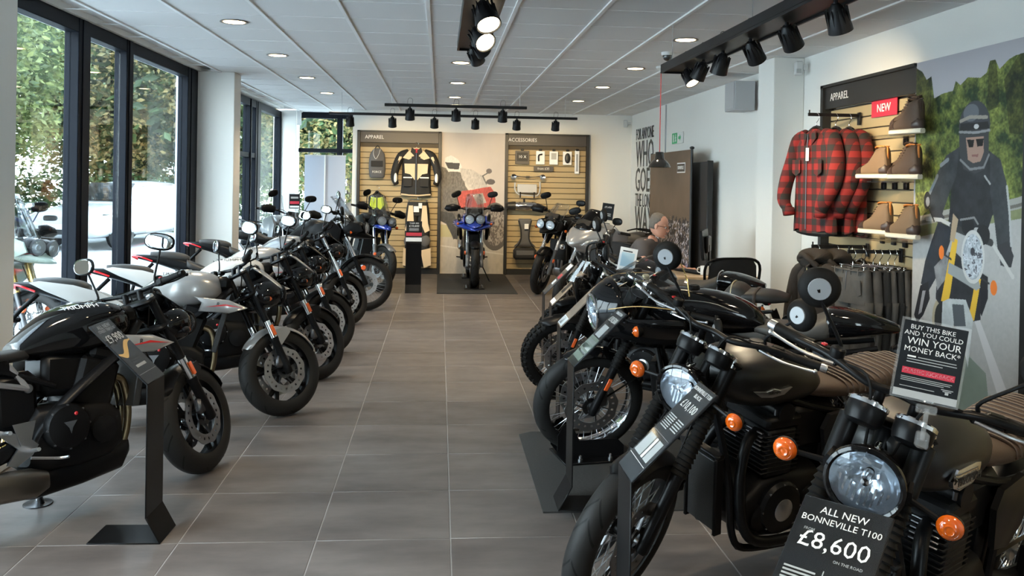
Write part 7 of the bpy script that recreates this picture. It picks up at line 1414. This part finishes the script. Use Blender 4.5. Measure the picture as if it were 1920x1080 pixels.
# ------------------------------------------------------------------ outside: ground, trees, car, drain pipe
g = MB().box((-14,12,-.07),(22.2,60,.1)).build('ground','tarmac'); struct(g,'pale tarmac yard outside the glazing','ground')
g = MB().box((8,26.5,-.07),(22,21,.1)).build('ground.001','kerb'); struct(g,'ground behind the shop','ground')
def rand_leaf_cloud(name, m, parent, centre, rad, n, size, seed, shell=.55, droop=.4):
    r = np.random.RandomState(seed); u = r.normal(size=(n,3)); u /= np.linalg.norm(u,axis=1)[:,None]; d = shell+(1-shell)*r.rand(n)**.6
    cl = r.normal(size=(n//14+1,3)); cl /= np.linalg.norm(cl,axis=1)[:,None]; cl = cl*(shell+(1-shell)*r.rand(len(cl))[:,None]**.5)
    idx = np.arange(n)//14; c = (cl[idx]*np.array(rad)+r.normal(size=(n,3))*size*1.1)+np.array(centre)
    ax = r.normal(size=(n,3)); ax[:,2] = ax[:,2]*.5-droop; ax /= np.linalg.norm(ax,axis=1)[:,None]; bx = np.cross(ax,r.normal(size=(n,3))); bx /= np.linalg.norm(bx,axis=1)[:,None]
    s_ = size*(.6+.8*r.rand(n))[:,None]; nn = np.cross(ax,bx)
    p0 = c; p1 = c+ax*s_*.45+bx*s_*.26+nn*s_*.05; p2 = c+ax*s_; p3 = c+ax*s_*.45-bx*s_*.26+nn*s_*.05
    V = np.stack([p0,p1,p2,p3],1).reshape(-1,3); me = bpy.data.meshes.new(name); me.from_pydata(V.tolist(),[],[(4*i,4*i+1,4*i+2,4*i+3) for i in range(n)]); me.materials.append(M[m])
    o = inst(name, me, parent); o['kind'] = 'stuff'; return o
def tree(label, loc, h, rad, seed, m='leaf', n=9000, size=.22, low=.3):
    t = thing('tree', label, 'tree', loc, group='trees outside the glazing'); r = random.Random(seed); tb = MB(); tb.tube([(0,0,-.05),(.05,.03,h*.3),(-.05,.08,h*.62)],[.20,.16,.09],10,sm=4)
    for k in range(7): a = r.uniform(0,6.28); z = h*(.25+.08*k); tb.tube([(0,0,z),(math.cos(a)*rad[0]*.4,math.sin(a)*rad[1]*.4,z+.5),(math.cos(a)*rad[0]*.75,math.sin(a)*rad[1]*.75,z+.8)],[.07,.045,.02],6,sm=3)
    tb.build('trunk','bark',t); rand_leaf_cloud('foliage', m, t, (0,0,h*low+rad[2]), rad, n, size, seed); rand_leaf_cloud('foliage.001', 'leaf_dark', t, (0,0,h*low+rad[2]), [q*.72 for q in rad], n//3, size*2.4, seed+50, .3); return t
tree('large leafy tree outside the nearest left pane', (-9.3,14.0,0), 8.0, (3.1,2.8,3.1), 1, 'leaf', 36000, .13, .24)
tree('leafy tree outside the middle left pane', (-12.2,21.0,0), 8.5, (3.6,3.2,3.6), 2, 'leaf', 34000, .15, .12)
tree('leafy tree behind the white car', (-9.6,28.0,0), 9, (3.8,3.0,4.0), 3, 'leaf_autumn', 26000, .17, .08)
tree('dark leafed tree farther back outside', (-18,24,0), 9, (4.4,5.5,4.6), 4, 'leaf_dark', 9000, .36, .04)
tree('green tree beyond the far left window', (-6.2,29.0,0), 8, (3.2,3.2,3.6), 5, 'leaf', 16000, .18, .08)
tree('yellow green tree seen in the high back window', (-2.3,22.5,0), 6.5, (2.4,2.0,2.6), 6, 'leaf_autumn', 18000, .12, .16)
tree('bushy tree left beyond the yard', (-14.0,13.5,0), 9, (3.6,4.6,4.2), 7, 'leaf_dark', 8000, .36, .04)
t = thing('hedge','low clipped hedge behind the parked car','hedge',(-10.5,26.0,0)); rand_leaf_cloud('foliage','leaf_dark',t,(0,0,.8),(4.5,.9,.9),7000,.16,9,.3)
rand_leaf_cloud('foliage.001','leaf_dark',t,(3.5,6,.8),(4.5,.9,.9),5000,.16,12,.3)
t = thing('drain_pipe','pale grey drain pipe outside the left glazing','pipe',(-3.10,10.45,0)); MB().cyl((0,0,0),(0,0,3.2),.040,n=16).build('pipe','roller_grey',t)
for z in (.5,1.7,2.7): MB().lathe([(.041,-.03),(.047,-.025),(.047,.025),(.041,.03)],(0,0,z),(0,0,1),16).build('bracket','grey_metal',t)
# parked white estate car, x forward
def car(label, loc, rz):
    t = thing('car', label, 'car', loc, (0,0,rz)); W2 = .90
    P = [(2.25,.45),(2.28,.62),(2.20,.78),(1.55,.92),(1.10,.98),(-2.10,1.02),(-2.22,.95),(-2.28,.60),(-2.25,.42)]
    body = MB(); rings = []
    for x,z0,z1,w in ((2.30,.45,.62,.55),(2.26,.32,.74,.74),(2.10,.24,.82,.84),(1.60,.22,.92,.89),(1.0,.22,1.00,.90),(-.5,.22,1.02,.90),(-1.7,.24,1.03,.89),(-2.15,.30,1.02,.84),(-2.28,.42,.95,.74)): rings.append(sec(x,w,z0,z1,4.2,28))
    body.loft(rings); bo = body.build('body','car_white',t,60)
    gh = MB(); rings = []
    for x,z1,w in ((1.12,.99,.70),(.72,1.22,.70),(.35,1.42,.66),(-.3,1.49,.65),(-1.2,1.47,.65),(-1.85,1.38,.64),(-2.15,1.05,.70)): rings.append(sec(x,w+.06,.85,z1,3.2,28))
    gh.loft(rings); gh.build('cabin','car_white',t,60)
    for s in (1,-1):
        for a,b,c_,d_ in (((.78,1.02),(.30,1.36),(-.25,1.40),(-.25,1.02)),((-.32,1.02),(-.32,1.40),(-1.05,1.40),(-1.15,1.02)),((-1.22,1.02),(-1.15,1.38),(-1.70,1.33),(-1.85,1.06))):
            pass
            MB().plate([a,b,c_,d_],.02,(0,s*.728,0),(1,0,0),(0,-s*.08,1)).build('side_window','car_glass',t)
        MB().ell((.72,s*.98,1.06),(.09,.10,.07),n=14,m=8).build('door_mirror','car_white',t); MB().box((-.3,s*.905,.80),(.14,.02,.03),ch=.004).build('door_handle','car_white',t)
        for x in (1.42,-1.42):
            w_ = MB(); w_.lathe([(.20,.02),(.31,.10),(.335,.06),(.335,-.10),(.31,-.12),(.20,-.10)],(x,s*.80,.335),(0,s,0),28,closed=True); wo = w_.build('wheel_tyre','rubber',t); a_ = MB(); a_.lathe([(.001,.06),(.05,.07),(.06,.06)],(x,s*.80,.335),(0,s,0),20)
            for k in range(5): an = k*2*PI/5; a_.box((x+math.cos(an)*.13,s*.86,.335+math.sin(an)*.13),(.20,.02,.05),rotm(0,-an,0))
            a_.lathe([(.20,.08),(.225,.09),(.23,.05)],(x,s*.80,.335),(0,s,0),24,caps=False); a_.build('alloy_rim','alu',wo)
            MB().lathe([(.34,.085),(.40,.105),(.40,.02)],(x,s*.80,.335),(0,s,0),24,a0=0,a1=PI,up=(1,0,0) if s > 0 else (1,0,0)).build('wheel_arch','header_black',t)
        MB().plate([(0,0),(.10,.12),(.34,.10),(.28,-.02)],.04,(2.02,s*.70,.66),(.2,-s*.9,0) if False else (-.35,s*.92,0),(0,0,1),bulge=.01).build('headlight','lens_clear',t)
        k_ = MB(); k_.loft([sec(2.285,.17,.60,.74,3.6,20,s*.22),sec(2.30,.15,.62,.72,3.6,20,s*.22)]); k_.build('grille','header_black',t)
    MB().plate([(-.62,.0),(.62,.0),(.54,.76),(-.54,.76)],.03,(1.10,0,1.045),(0,1,0),(-.77,0,.43)).build('windscreen','car_glass',t); MB().box((2.25,0,.40),(.10,1.1,.13),ch=.02).build('lower_intake','header_black',t); MB().box((2.31,0,.50),(.012,.50,.11)).build('number_plate','white_plastic',t)
    MB().plate([(-.55,.0),(.55,.0),(.50,.30),(-.50,.30)],.02,(-2.16,0,1.08),(0,1,0),(.15,0,1)).build('rear_window','car_glass',t)
    return t
car('white estate car parked outside the left glazing', (-7.46,20.96,0), math.radians(-103))
# two bikes parked outside by the nearest pane
adventure('out1','silver green motorcycle with tall clear screen parked outside the nearest pane', (-3.27,7.20), -18, 0, 8, dict(paint='green_grey',beakm='green_grey',wheel='wire_grey',sh=.40,usd=True,forkl='gold'), 'motorcycles parked outside the glazing')
adventure('out2','dark touring motorcycle parked outside behind the green one', (-4.3,8.7), -22, 0, 8, dict(paint='satin_black',beakm='red_paint',wheel='ten',sh=.30), 'motorcycles parked outside the glazing')
